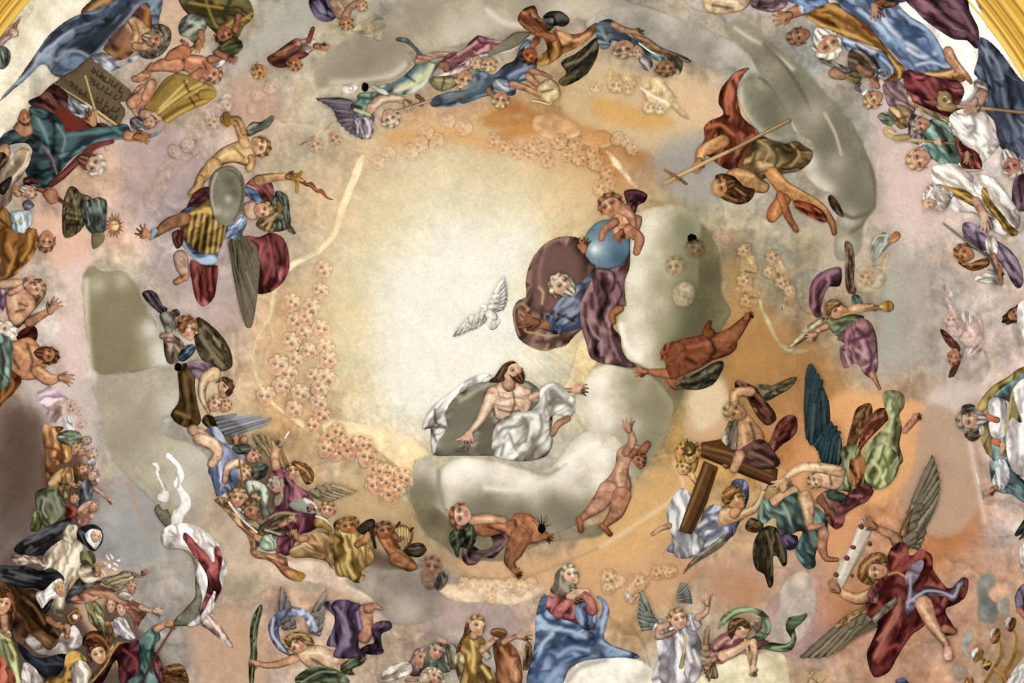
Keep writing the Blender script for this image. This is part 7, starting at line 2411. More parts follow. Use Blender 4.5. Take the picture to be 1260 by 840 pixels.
PAINT_T_G = '''
@ 0 460 4.2
T person|person|fading lilac veiled woman bending at the top of the left crowd column
A .85
p robe b49cb0 3 180 110 210 80 260 65 310 80 340 110 360 130 300 150 250 190 230 180 200 150
l 8 210 110 280 90
p robe cdb0ac 3 240 190 290 150 330 180 320 240 270 260 240 240
p white d8d8e0 2 320 230 350 205 375 220 385 260 390 290 350 295 325 280
H 365 172 34 30 -30 .5 cca48c b09080
c arm c8a894 260 180 12 300 145 10 340 140 8
T person|person|pale rosy face in white at the top of the left crowd column, lower one
A .85
H 415 260 26 26 -20 .4 d0a490 b89c84
T person|person|pale capped face under the fading lilac veiled woman
A .85
H 410 200 22 24 -20 .4 ccac98 b89c88
T person|person|orange shawled elder with sage wrap in the left crowd column
p robe a8743c 4 225 260 270 270 330 275 310 300 290 350 340 360 380 400 360 450 300 470 250 550 235 520 235 420 220 330
l 9 240 290 250 350
s c8862c 9 330 370 370 410 340 450
s 7c3c1c 9 240 380 300 400 260 500
s 6c3c20 6 260 440 330 420
p shawl 7c8c6c 3 300 310 350 290 400 295 425 320 425 350 380 370 330 360 300 345
l 6 330 310 390 310
H 395 385 30 34 -20 .5 c89874 a07c54
T person|person|ruddy profile pressed below the orange shawled elder
H 425 405 22 24 -10 .5 cc9c78 9c7850
T person|person|small grey tan face above the turbaned white face, left crowd column
H 448 345 24 26 -20 .3 c0a888 9c8c70
T person|person|turbaned and hooded white faces at the right of the left crowd column
H 475 415 28 30 -30 .4 d0ac90 c8a898
p collar d4ccc4 2 450 440 490 440 490 480 455 490
T person|person|tawny long haired woman reaching over the crowd, left crowd column
p robe a07840 4 240 560 300 500 340 480 380 490 380 560 350 600 330 650 290 640 260 590
l 8 300 530 350 510
d 6 300 560 340 600
H 425 495 26 36 -20 .5 c8946c 9c6c38
p hair 8c6438 3 380 480 400 465 410 490 420 540 440 560 400 570 385 540
c arm c89c70 350 520 16 360 560 14 400 580 10
h 398 575 -5 44 c8946c 12
p robe 8c7c4c 3 300 590 340 570 360 600 350 640 320 650
T person|person|woman in pink veil and blue grey dress in the left crowd column
p dress 74848c 4 400 590 440 545 470 550 480 600 470 650 440 680 400 690 385 650
l 8 430 570 450 640
d 5 420 600 410 670
p veil b4888c 3 445 510 470 488 500 490 518 530 505 570 480 575 460 550
H 478 525 24 28 -60 .1 d8a890 b4888c
c arm c89c94 490 590 16 530 620 10 560 650 8
h 558 645 40 40 d4a898 12
T person|person|pink veiled praying woman just above the upper nun
p veil b8806c 4 390 740 400 700 430 670 470 655 500 670 505 700 480 740 450 780 420 790
l 7 420 700 450 680
s 8c5048 5 420 720 470 750
H 482 685 22 28 -60 .2 d49c7c b8806c
T person|person|curly child with red sleeve below the tawny reaching woman
p sleeve 984434 3 335 670 370 680 395 700 380 745 340 745
H 385 645 24 26 -60 .4 d09c70 a87c48
T person|person|hooded green and grey cloaked figure beside the black cloaked nun
p hood 5c6448 5 180 620 200 600 260 580 300 600 330 640 335 720 300 760 250 790 210 770 190 720
s 8c8878 12 220 640 270 660 290 720
s 3c4430 8 190 630 230 610 280 600
s a49c90 6 230 650 220 700 240 740
p cloak 6c7c40 3 160 810 165 740 180 700 205 720 210 800
@ 0 640 4.2
T person|person|kneeling nun in cream habit and black veil holding white lilies, looking up left
p cloak 323438 5 70 150 120 100 180 70 250 30 330 -5 370 -10 350 60 330 100 270 130 220 180 160 180 100 175
s 60686c 8 130 120 200 90 280 50
s 18191c 9 180 140 240 110 320 60
p habit c8b898 5 225 180 260 140 320 100 380 90 430 130 460 200 420 240 390 300 360 330 350 400 330 460 320 500 270 470 260 420 220 260
s f0e8d0 14 390 150 350 240 320 350 310 440
s 8c7c60 9 270 170 280 220 250 260
s ece4cc 10 410 180 380 280
s a08c68 6 300 220 290 300
s 9c9078 7 330 140 350 220
p habit b09c88 3 60 180 130 180 200 200 240 240 210 250 150 230 90 240
s d8c8b4 7 100 200 180 215
s 6c4840 3 130 190 170 220 210 240
p sleeve c4b898 4 330 50 360 20 400 30 400 90 380 120 340 110 318 80
l 7 345 50 360 90
p skirt 3e4448 4 340 400 380 330 420 290 460 300 520 310 540 290 500 350 440 380 380 410 350 430
l 6 380 370 450 330
p veil 33353a 3 400 50 430 30 480 20 520 40 535 90 520 130 490 160 460 150 430 120 400 90
s 5c6468 4 410 60 440 120 460 150
p wimple e8e4dc 2 440 70 470 45 505 50 525 90 510 130 490 150 470 130 450 110
H 497 82 28 34 -70 .2 e0b898 e8e4dc
p scapular 5c5c34 3 418 160 465 155 490 180 490 225 450 235 420 225
p sleeve b8a888 3 400 270 420 240 480 235 520 260 510 300 460 330 420 310
c arm c89470 500 280 14 500 250 14
h 500 265 -95 48 c89068 8
T lilies|flower|spray of white lilies on a stem held in the upper nun's hand
c stem 7c8450 415 235 3 480 230 3 540 240 3
c candle ece4d0 525 255 5 550 295 5
c flower f0ece8 560 200 8 548 180 4
c flower e8e4e0 580 195 9 570 175 4
c flower f0eeea 605 210 8 620 205 4
c flower e4e0dc 590 225 10 610 235 4
c flower f0ece8 565 235 10 560 255 6
c flower dcd8d4 545 225 8 530 215 4
c flower f4f2ee 580 250 8 600 255 5
s 8c9c60 3 575 230 585 240
T person|person|brown habited nun in black veil holding a monstrance, profile facing right
p cloak 2e3034 5 -10 240 60 235 150 240 210 260 260 245 310 270 335 310 300 320 260 340 230 365 180 350 120 350 60 330 -10 320
s 565c60 8 50 260 140 290 210 300
s 16171a 8 20 290 120 320 200 330
p habit 5c3c20 5 -10 320 60 330 130 355 185 360 200 420 250 490 290 550 310 590 270 640 260 670 220 650 150 580 140 620 120 650 60 600 60 500 -10 420
s 7c5830 10 120 400 180 450 230 530
s 3c2410 10 80 450 140 520 170 570
s 6c4824 10 200 580 250 600 280 620
s 422814 8 60 380 130 410
p white c4b4ac 3 140 600 160 590 210 630 250 670 290 640 330 560 380 540 420 590 425 640 380 670 330 700 270 700 200 690 150 650 130 620
s ece0dc 9 350 570 390 600 370 650
s 8c7c74 5 230 650 300 690
s f0ece8 5 270 640 300 600 310 570
p wimple e4ded4 3 185 400 190 370 230 360 270 320 310 300 335 330 320 380 280 400 250 430 230 465 200 430
s 8c8478 3 200 400 220 440
s a09c98 3 225 380 230 430
p veil 323438 2 215 470 240 430 275 405 265 440 240 480
H 305 350 26 46 -95 .7 cc9468 e4ded4
c arm b07c50 250 510 18 290 545 16
h 285 540 30 54 b88458 10
c arm c48c60 350 570 16 345 600 14
h 350 580 -100 50 c48c64 8
T monstrance|monstrance|small square wooden monstrance with white round host held by the brown nun
q frame 6c4020 3 335 490 400 450 428 505 365 550
s c08850 3 350 494 396 464 412 502 372 534 350 494
c host e8e4dc 388 498 15 388 500 15
c rim a87840 380 480 3 405 490 3 408 510 3
T person|person|woman with auburn hair gazing up in yellow green dress, far lower left
p dress 9ca064 5 -20 560 30 580 60 620 90 660 100 720 120 800 140 860 -20 860
s dcd890 10 50 640 80 700 90 780
s 3c5844 9 10 620 30 700 60 780
s c8c478 9 10 590 50 620
s 506c50 7 90 700 100 780 120 840
p collar b8a878 2 0 570 30 600 60 600 50 570 20 550
c neck c89470 20 500 22 25 560 20
H 22 430 40 62 -70 -.1 dca880 8c5c28
p hair 7c4c20 3 -10 380 20 350 60 370 80 420 85 480 70 530 50 540 60 480 60 430 40 400 0 400
l 4 40 380 70 440 70 500
p robe a44c34 3 -20 700 10 700 50 760 80 840 -20 860
p white c8c0b8 3 120 740 160 740 200 790 220 840 120 850
T cloth|cloth|navy cloaked lap between yellow green dress and the turbaned woman
p cloak 26303c 4 90 640 130 660 170 700 230 710 340 690 330 760 300 800 240 820 180 760 130 720
s 3c5060 7 150 690 220 740 300 740
T person|person|woman in brown turban and ochre bodice beside a gilt harp, lower left
p robe a07428 5 340 700 370 675 410 680 450 720 470 760 470 850 240 850 230 820 270 800 320 810 330 770
s d09c40 8 360 700 350 770 340 830
s 6c4818 7 420 700 450 760
p sleeve c8c0b4 4 370 760 400 725 440 730 465 770 470 850 390 860 370 820
s f4f0e8 8 410 750 440 790 440 840
s 8c8478 6 390 760 390 830
H 508 690 46 58 -115 .2 dcb08c 6c3c20
p turban 6c3a1c 5 425 640 440 590 480 570 530 580 565 620 575 670 560 700 540 660 510 640 480 640 460 660 450 650
s a06838 5 450 610 490 590 540 620 560 660
s 4c2410 4 450 640 500 610 540 650
T harp|harp|gilded harp with scrolled top beside the turbaned woman
p frame b08440 2 460 820 500 770 540 720 570 660 590 635 630 625 650 645 645 665 625 670 600 680 560 750 520 800 490 850 460 850
s e0b870 3 480 830 540 760 590 660
s 6c4818 3 500 840 560 770 600 690
c post b88840 600 660 8 600 720 8 620 780 8 650 850 9
c scroll 8c6430 632 650 9 630 655 9
T person|person|burgundy backed harpist in teal raising a long brown pole to the banner
p robe 5c242c 5 590 680 620 640 680 630 720 620 730 680 740 760 740 850 630 850 610 760 600 720 530 840 480 850 560 740
s 8c3c44 8 640 670 700 720 710 800
s 3c1418 8 620 730 660 790
p sleeve 3f6460 5 720 620 750 580 790 550 820 570 830 610 800 650 800 700 820 760 850 850 700 850 650 840 720 780 720 700
s 7ca098 8 760 590 790 600 770 660
s 28403c 8 740 650 760 720 780 780
s 5c8c80 7 730 750 760 800
p cloak 7c3c40 3 800 680 830 720 850 790 880 850 840 850 800 790
c arm c89870 810 560 22 850 540 18 880 530 12
h 860 540 0 60 cc9c74 8
c pole 643820 905 540 6 840 640 6 780 750 6 725 850 7
l 2 900 545 725 845
T person|person|brown curly head at the bottom edge right of the harpist
p hair 8c6030 4 850 760 880 745 930 740 960 770 970 850 850 850 840 800
l 5 870 770 930 760
d 5 890 790 940 800
T person|person|rosy upturned singing face in olive robe under the salmon cloaked woman
p robe 7c7c50 4 440 430 480 410 520 440 540 500 560 560 570 620 540 610 500 560 460 520 450 470
l 7 490 430 520 480
p dress 8c6c44 3 540 530 580 530 590 600 560 640
H 573 440 26 38 -90 0 dcac8c a07c4c
c arm c89470 600 600 10 590 550 10 580 530 9
T person|person|upturned singing face in a white shawl under the salmon cloaked woman
p shawl c4c0c8 4 585 520 610 500 640 500 660 530 680 570 700 610 660 615 620 600 590 580
s f4f0f0 6 610 520 640 560 690 605
s 8c8898 5 600 550 640 600
H 630 455 30 40 -85 0 e0b498 a87c4c
T person|person|salmon cloaked woman in headcloth, both arms stretched to the right above the singing pair
p cloak a87058 4 360 420 420 370 500 330 560 350 600 380 680 410 740 440 760 480 730 520 700 570 690 530 650 460 600 420 540 400 440 430
s cc9474 9 480 370 560 380 620 410
s 7c4838 7 660 430 700 490 700 540
p veil 8c7c5c 4 520 310 550 290 600 280 640 260 690 270 700 300 660 320 640 350 590 370 550 340
s bcac88 7 560 310 620 290 670 280
s 5c5034 5 560 330 610 350
p dress b8a89c 3 600 380 650 370 690 400 650 420
H 680 345 26 32 -70 .6 cc9474 9c8c68
c arm b8906c 690 280 10 730 290 8 745 275 12
h 735 280 -40 38 b88058 6
c arm d4b09c 730 450 18 770 465 12 800 470 9
h 795 468 20 56 dcb4a0 14
@ 0 560 3
T banner|banner|white swallow tailed banner with a red diagonal cross, rippling above the harpist
p back 787864 2 600 200 585 180 570 200 590 240 625 270 640 250 620 200
p tail e8e6e2 2 560 30 580 28 590 50 590 80 610 110 625 140 620 170 600 175 580 165 578 145 600 130 590 100 575 70 575 45
s 8c8c7c 4 590 60 600 90 615 130
p tail f0eeea 2 620 -10 640 5 670 40 680 80 670 110 700 150 705 190 680 230 670 260 640 270 630 240 640 200 665 180 660 140 640 110 650 80 655 50 630 20 612 5
s a8a89c 4 650 60 660 90 655 120
s b4b4ac 4 660 170 650 210
p back 7c7e68 3 600 300 640 330 700 370 720 420 720 480 720 520 690 560 650 600 640 625 690 630 720 620 745 560 750 480 740 400 700 350 650 340 610 330
d 5 700 400 720 470
l 6 700 520 660 600
p field ebe8e2 4 600 280 620 260 660 250 720 255 770 290 810 330 835 380 838 430 825 480 800 530 790 570 760 610 720 630 690 628 730 590 745 530 735 480 720 440 730 400 700 355 660 345 620 345 598 320
s b8b6ac 6 620 300 650 330 700 345
s c0beb4 5 740 270 790 320 820 370
s 9c9c90 4 625 280 640 290 655 300
s c4c2b8 6 740 440 760 500 750 550
s 8c8c80 3 630 300 650 300 640 290
p cross 8c3c3c 2 680 285 700 295 730 330 770 370 790 395 790 350 795 335 810 340 822 380 815 420 810 450 818 490 800 530 790 545 795 500 780 520 760 560 745 585 735 595 750 540 765 490 765 450 745 410 715 370 690 330 675 305
l 5 700 310 760 380
d 4 770 430 790 470
p streamer c0a894 2 745 625 760 600 775 580 800 610 830 650 860 700 860 712 830 695 800 670 770 645
s e4d4c8 4 770 600 850 700
s d8c8b8 2 600 0 615 10 600 35
T palm|palm|slender dark green palm frond held by the curly angel in lavender, lower left
p leaf 4c5c3c 2 965 550 970 570 955 630 948 700 950 740 940 800 935 845 922 845 918 780 925 720 922 660 930 600 945 570
s 8c9c68 2 960 560 938 650 935 740 928 840
d 3 930 620 940 600
d 3 925 700 940 680
T person|person|curly blond angel in lavender scarf and violet cloak, grey wings, bottom left of centre
w 9 7c7474 5c5454 1050 640 1040 600 1035 550 1032 485 ; 1095 640 1085 580 1060 520 1036 485
w 9 8c8078 645c58 1150 650 1150 600 1170 550 1205 488 ; 1180 670 1195 620 1200 560 1207 490
p scarf 8494b8 3 1050 570 1090 560 1130 570 1165 610 1170 650 1145 640 1120 600 1080 590 1050 600 1030 640 1040 690 1080 730 1120 745 1080 745 1030 720 1000 680 990 630 1010 590
s c4d0e4 5 1010 600 1005 660 1050 720
s b8c8e0 5 1080 570 1140 590 1160 630
s 5c6c90 4 1030 610 1025 660
p torso cca884 4 1090 720 1130 700 1180 700 1230 720 1290 740 1290 800 1220 810 1150 790 1110 760
l 8 1120 730 1180 730 1240 760
d 5 1150 750 1200 780
c arm c89870 1090 750 16 1030 770 15 980 775 12 945 765 9
h 955 768 180 40 c8946c 6
p robe 5c4868 5 1195 545 1230 535 1280 540 1325 545 1345 570 1340 620 1325 680 1320 730 1290 745 1260 740 1240 710 1205 700 1225 650 1235 600 1210 570
s 8c7c9c 9 1230 560 1270 620 1260 690
s 9484a4 8 1300 560 1350 640 1370 700
s 3c2c44 9 1270 560 1310 640 1320 700
H 1095 695 40 40 -160 -.3 d8ac80 b8985c
p hair b08c50 3 1050 680 1070 655 1110 650 1145 665 1160 700 1130 700 1100 680 1080 685 1070 710
l 4 1070 670 1110 660 1140 680
p palm 5c6c4c 3 1090 820 1150 780 1210 780 1260 800 1290 840 1100 850
s 8c9c70 3 1110 840 1180 800 1240 800
s 344028 3 1130 845 1200 820 1260 820
'''
PAINT_T_H = '''
@ 420 560 3
T person|person|violet robed lower body with kneeling bare legs, right half of the curly lavender angel's companion
p robe 594462 5 -40 560 -20 535 30 535 75 560 85 600 80 660 60 700 90 740 60 745 0 750 -30 740 -10 690 0 620
s 887c94 9 -20 560 20 620 20 700
s 3c2c44 9 30 560 60 630 50 700
s 9488a0 7 60 580 70 640
c leg c09070 90 570 24 95 610 22 95 660 18
c leg b88468 85 670 24 100 640 20
c foot b8846a 100 565 20 125 555 12 145 565 8
p robe 4f3b52 4 110 640 130 615 180 612 185 640 150 660 150 700 155 730 100 735 70 720 90 700 120 690
l 6 130 630 170 625
d 6 120 660 140 710
p palm 4f5c40 2 0 770 40 750 90 745 80 770 40 790 50 810 0 800
T person|person|mauve veiled woman with upturned face at the far left of the bottom centre group
p veil 8c6c6c 4 260 740 275 715 300 710 320 740 315 780 300 810 260 815 240 790
l 6 270 730 280 780
H 295 748 26 36 -60 .5 c8946c 9c7c7c
T person|person|sage veiled woman shading her eyes, bottom centre group
p veil 6c7c68 4 315 720 330 695 360 690 380 720 385 760 410 780 400 800 330 800 305 780
l 6 325 710 330 760
s 445444 6 340 770 380 750
H 352 722 28 34 -70 .3 cc9c7c 7c8c78
c arm c89c80 410 710 10 390 690 10 360 685 8
h 385 690 195 42 c89c80 10
p sleeve 8c8c70 3 390 700 420 700 430 740 420 790 395 770
T person|person|cream hooded woman looking up at the bottom edge
p hood b4a080 4 290 840 295 800 320 782 355 785 375 810 385 845
l 6 305 820 330 795
H 345 815 26 28 -60 .5 d4a888 c4b090
T person|person|pointing hand and white cloth edge at the bottom, left of the hooded women
p cloth c8bcac 2 130 820 190 770 250 765 260 800 200 830 140 840
c arm c49478 240 830 8 280 830 6
T person|person|kneeling woman in golden yellow dress lifting a wooden bowl, bottom centre
p hair 8c6838 3 460 620 490 605 480 650 470 700 450 720 425 740 430 700 450 660
p dress b0883c 5 440 720 460 670 500 660 530 680 530 720 520 760 560 790 580 850 440 850 450 790
s e0c070 9 480 680 490 740 480 800
s e4c878 9 520 780 550 820
s 745420 8 450 740 470 790 500 840
s 7c5c24 6 510 690 505 750
p apron 9c8c5c 3 420 740 445 725 455 770 440 830 425 800
p sleeve d8ccb8 2 520 700 545 720 555 745 535 755 515 730
c arm d0a47c 520 720 14 555 690 12 580 660 10
h 570 675 -30 50 d0a47c 10
c neck c89c74 500 650 18 490 665 18
H 500 628 32 36 -75 .7 dcb48c a07c48
T bowl|bowl|shallow dark wooden bowl raised by the woman in yellow
p bowl 6c4424 3 550 650 560 640 590 638 610 648 610 662 590 675 570 670 555 662
s b88c5c 2 556 650 580 645 606 652
T person|person|brown ochre shawled figure with open palms between the yellow and blue robed women
p robe 945c34 5 560 700 590 680 620 690 650 720 665 770 660 850 580 850 570 780
s bc8450 8 590 710 620 760 630 820
s 6c3c20 8 570 740 590 800
c arm c09470 600 690 12 640 670 10 670 665 8
h 655 668 0 52 c8a07c 14
p hair a88050 3 680 700 700 690 705 730 690 790 670 790
d 4 690 710 685 780
T person|person|woman in blue mantle and rose dress, hands crossed on breast, gazing up, bottom centre
p dress 8c4a46 5 755 530 780 505 820 510 880 520 930 530 945 560 940 600 900 620 850 620 800 610 760 580
s b87470 10 790 530 780 570 800 600
s c08078 9 830 540 860 560 850 600
s 5c2828 8 800 560 820 600 860 610
s 642c2c 8 890 540 910 580
s c08480 6 920 550 925 590
p mantle 5f7ba4 6 745 510 760 520 755 560 780 590 850 615 890 625 940 610 960 580 960 540 940 520 970 530 990 570 980 620 970 670 1000 700 1060 720 1100 745 1040 745 960 750 890 760 840 790 810 850 690 850 700 760 715 680 715 620 725 560
s a4bcd8 12 735 600 760 630 850 650 900 670
s a8bcd4 10 980 560 965 620 960 650
s 34486c 12 740 680 800 690 860 700 900 730
s b0c4dc 10 730 760 740 700 780 660
s 38507c 12 720 820 730 760 760 720
s 8ca8cc 10 800 740 850 710 910 720
s 30446c 8 950 640 930 700 900 690
s 9cb4d4 9 960 690 1010 715 1060 730
s 3c5480 8 770 800 800 760 850 740
s 8ca4c8 12 760 840 790 790
s 34486c 8 740 560 750 600 800 620 860 635
d 6 900 640 930 660
p sleeve 5a7298 3 865 560 900 540 930 540 945 570 930 640 890 640 870 610
s 90a8c8 6 880 570 890 620
p veil 8c8468 5 770 500 785 470 790 435 810 415 845 410 870 440 870 490 905 505 850 520 800 515
s 5c5640 7 800 440 800 480 790 500
s b8ae90 7 815 430 810 470 830 500
s 5c5840 5 845 480 850 510
H 846 440 30 38 -100 .55 ecc8a4 b0a480
c arm b86c64 800 580 24 830 550 18 870 520 14
h 905 505 165 62 e0b890 8
h 840 520 10 54 d8ac84 8
c arm b87068 925 570 22 920 540 18 900 515 14
T cherub|cherub|faint creamy cherub leaning over with raised arm, right of the blue mantled woman
A .8
p body d8b484 4 960 440 1000 430 1040 440 1060 450 1050 480 1010 500 980 510 960 490
p body d8b484 4 1060 470 1090 450 1130 460 1120 500 1090 510 1050 540 1040 520
c arm d8b890 1050 450 10 1070 440 9 1075 420 7
c leg dcb890 1060 520 14 1070 540 10
H 985 455 30 30 -40 .2 e0bc8c b89054
T cherub|cherub|faint creamy cherub face just below the leaning cherub, beside the blue mantle
A .8
H 985 492 24 24 -40 .2 dcb888 b89054
T cherub|cherub|faint creamy cherub with blond curls right of the leaning cherub
A .8
H 1098 472 28 28 -30 .2 e0bc8c b89054
T cherub|cherub|faint ochre cherub bending on the right end of the golden cloud
A .75
p body d0a470 4 1140 430 1170 410 1200 400 1230 410 1240 440 1200 460 1160 450 1130 480 1090 510 1080 490 1120 460
l 6 1180 420 1220 430
H 1165 435 26 26 -40 .2 d8ac74 a87c44
T cherub|cherub|faint ochre cherub face at the far right end of the golden cloud
A .75
H 1215 430 24 26 -40 .2 d8ac74 a87c44
T cherub|cherub|pale cloud cherub with little wings beneath the creamy leaning cherub
A .75
p wing e0d0b8 2 1040 520 1050 500 1070 500 1060 540
p wing e0d0b8 2 1070 540 1090 510 1105 520 1080 550
@ 770 700 3
T person|person|white robed angel blowing a long pipe, grey green wing, bottom right of centre
w 9 7c8878 5c685c 130 210 100 180 80 130 60 75 ; 60 230 45 180 50 120 60 75
w 8 8c8c80 6c7064 195 115 190 80 200 50 ; 245 130 240 90 225 50
p robe b8b8bc 5 100 220 120 190 170 170 200 180 230 200 260 230 280 270 290 320 280 380 250 420 100 420 120 330 110 270
s ece8e8 10 180 230 220 280 240 340
s 8488a0 8 140 260 170 320 170 380
s e4e4e4 8 250 300 270 350
c arm c8a484 160 200 16 120 220 12 120 250 12 180 230 10
p sleeve b0b4c0 3 220 180 250 160 270 180 280 210 250 230 225 210
c arm d4b090 265 180 14 295 160 12 305 120 10
h 300 128 -90 50 d4a884 14
H 195 185 34 38 -110 .4 dcb494 a88054
c flute c8b070 220 240 4 215 300 5 205 360 9
T person|person|brown haired angel in rose tunic and flying green scarf blowing a pipe, lower right
p wing b09068 4 290 300 300 350 310 400 340 400 330 340 340 300 320 290
w 9 a88864 8c6c4c 330 310 320 290 300 270 290 250 ; 310 420 290 380 280 320 285 270
@ 840 560 3
w 8 b09470 907458 110 760 90 720 80 670 100 610 ; 90 800 70 750 75 690 95 620
w 7 b89c7c 987c5c 250 620 270 600 290 600 ; 270 660 290 640 295 610
p scarf 6c8460 3 130 640 150 590 190 565 240 558 290 570 320 600 325 650 300 690 330 690 380 695 400 680 380 640 390 600 430 590 460 585 440 620 415 640 420 680 400 720 350 725 300 715 250 720 240 690 270 660 300 630 290 600 250 580 200 590 160 620
s b0c48c 5 150 610 200 575 260 565
s a4b884 5 330 710 390 700 410 660
s 48603c 5 290 600 310 640 280 690
s 48603c 4 400 610 440 595
p tunic a8706c 4 100 730 110 690 150 655 200 650 250 680 300 680 320 690 290 710 240 720 180 730 150 770 110 760
s d8a49c 7 120 710 160 675 200 670
s 744040 6 150 720 200 700 230 690
c arm d8b08c 150 740 22 200 720 18 240 690 14
l 5 160 730 210 705
H 215 640 34 36 -110 .4 d8ac88 7c542c
p hair 7c5c30 3 165 640 180 605 220 600 245 620 240 640 210 630 190 660 180 680
l 4 180 620 220 608
c flute b89858 230 680 4 245 750 6 265 810 8
c arm d8b088 260 690 14 265 740 12 258 790 9
h 258 780 85 40 d8b088 10
T gilded_sticks|ornament|small gilded triple barred cross sticks at the bottom edge
c bar c8a458 450 800 3 500 840 3
c bar c8a458 480 800 3 460 840 3
c bar d0b068 510 800 3 480 845 3
c bar c8a458 535 815 3 505 845 3
'''
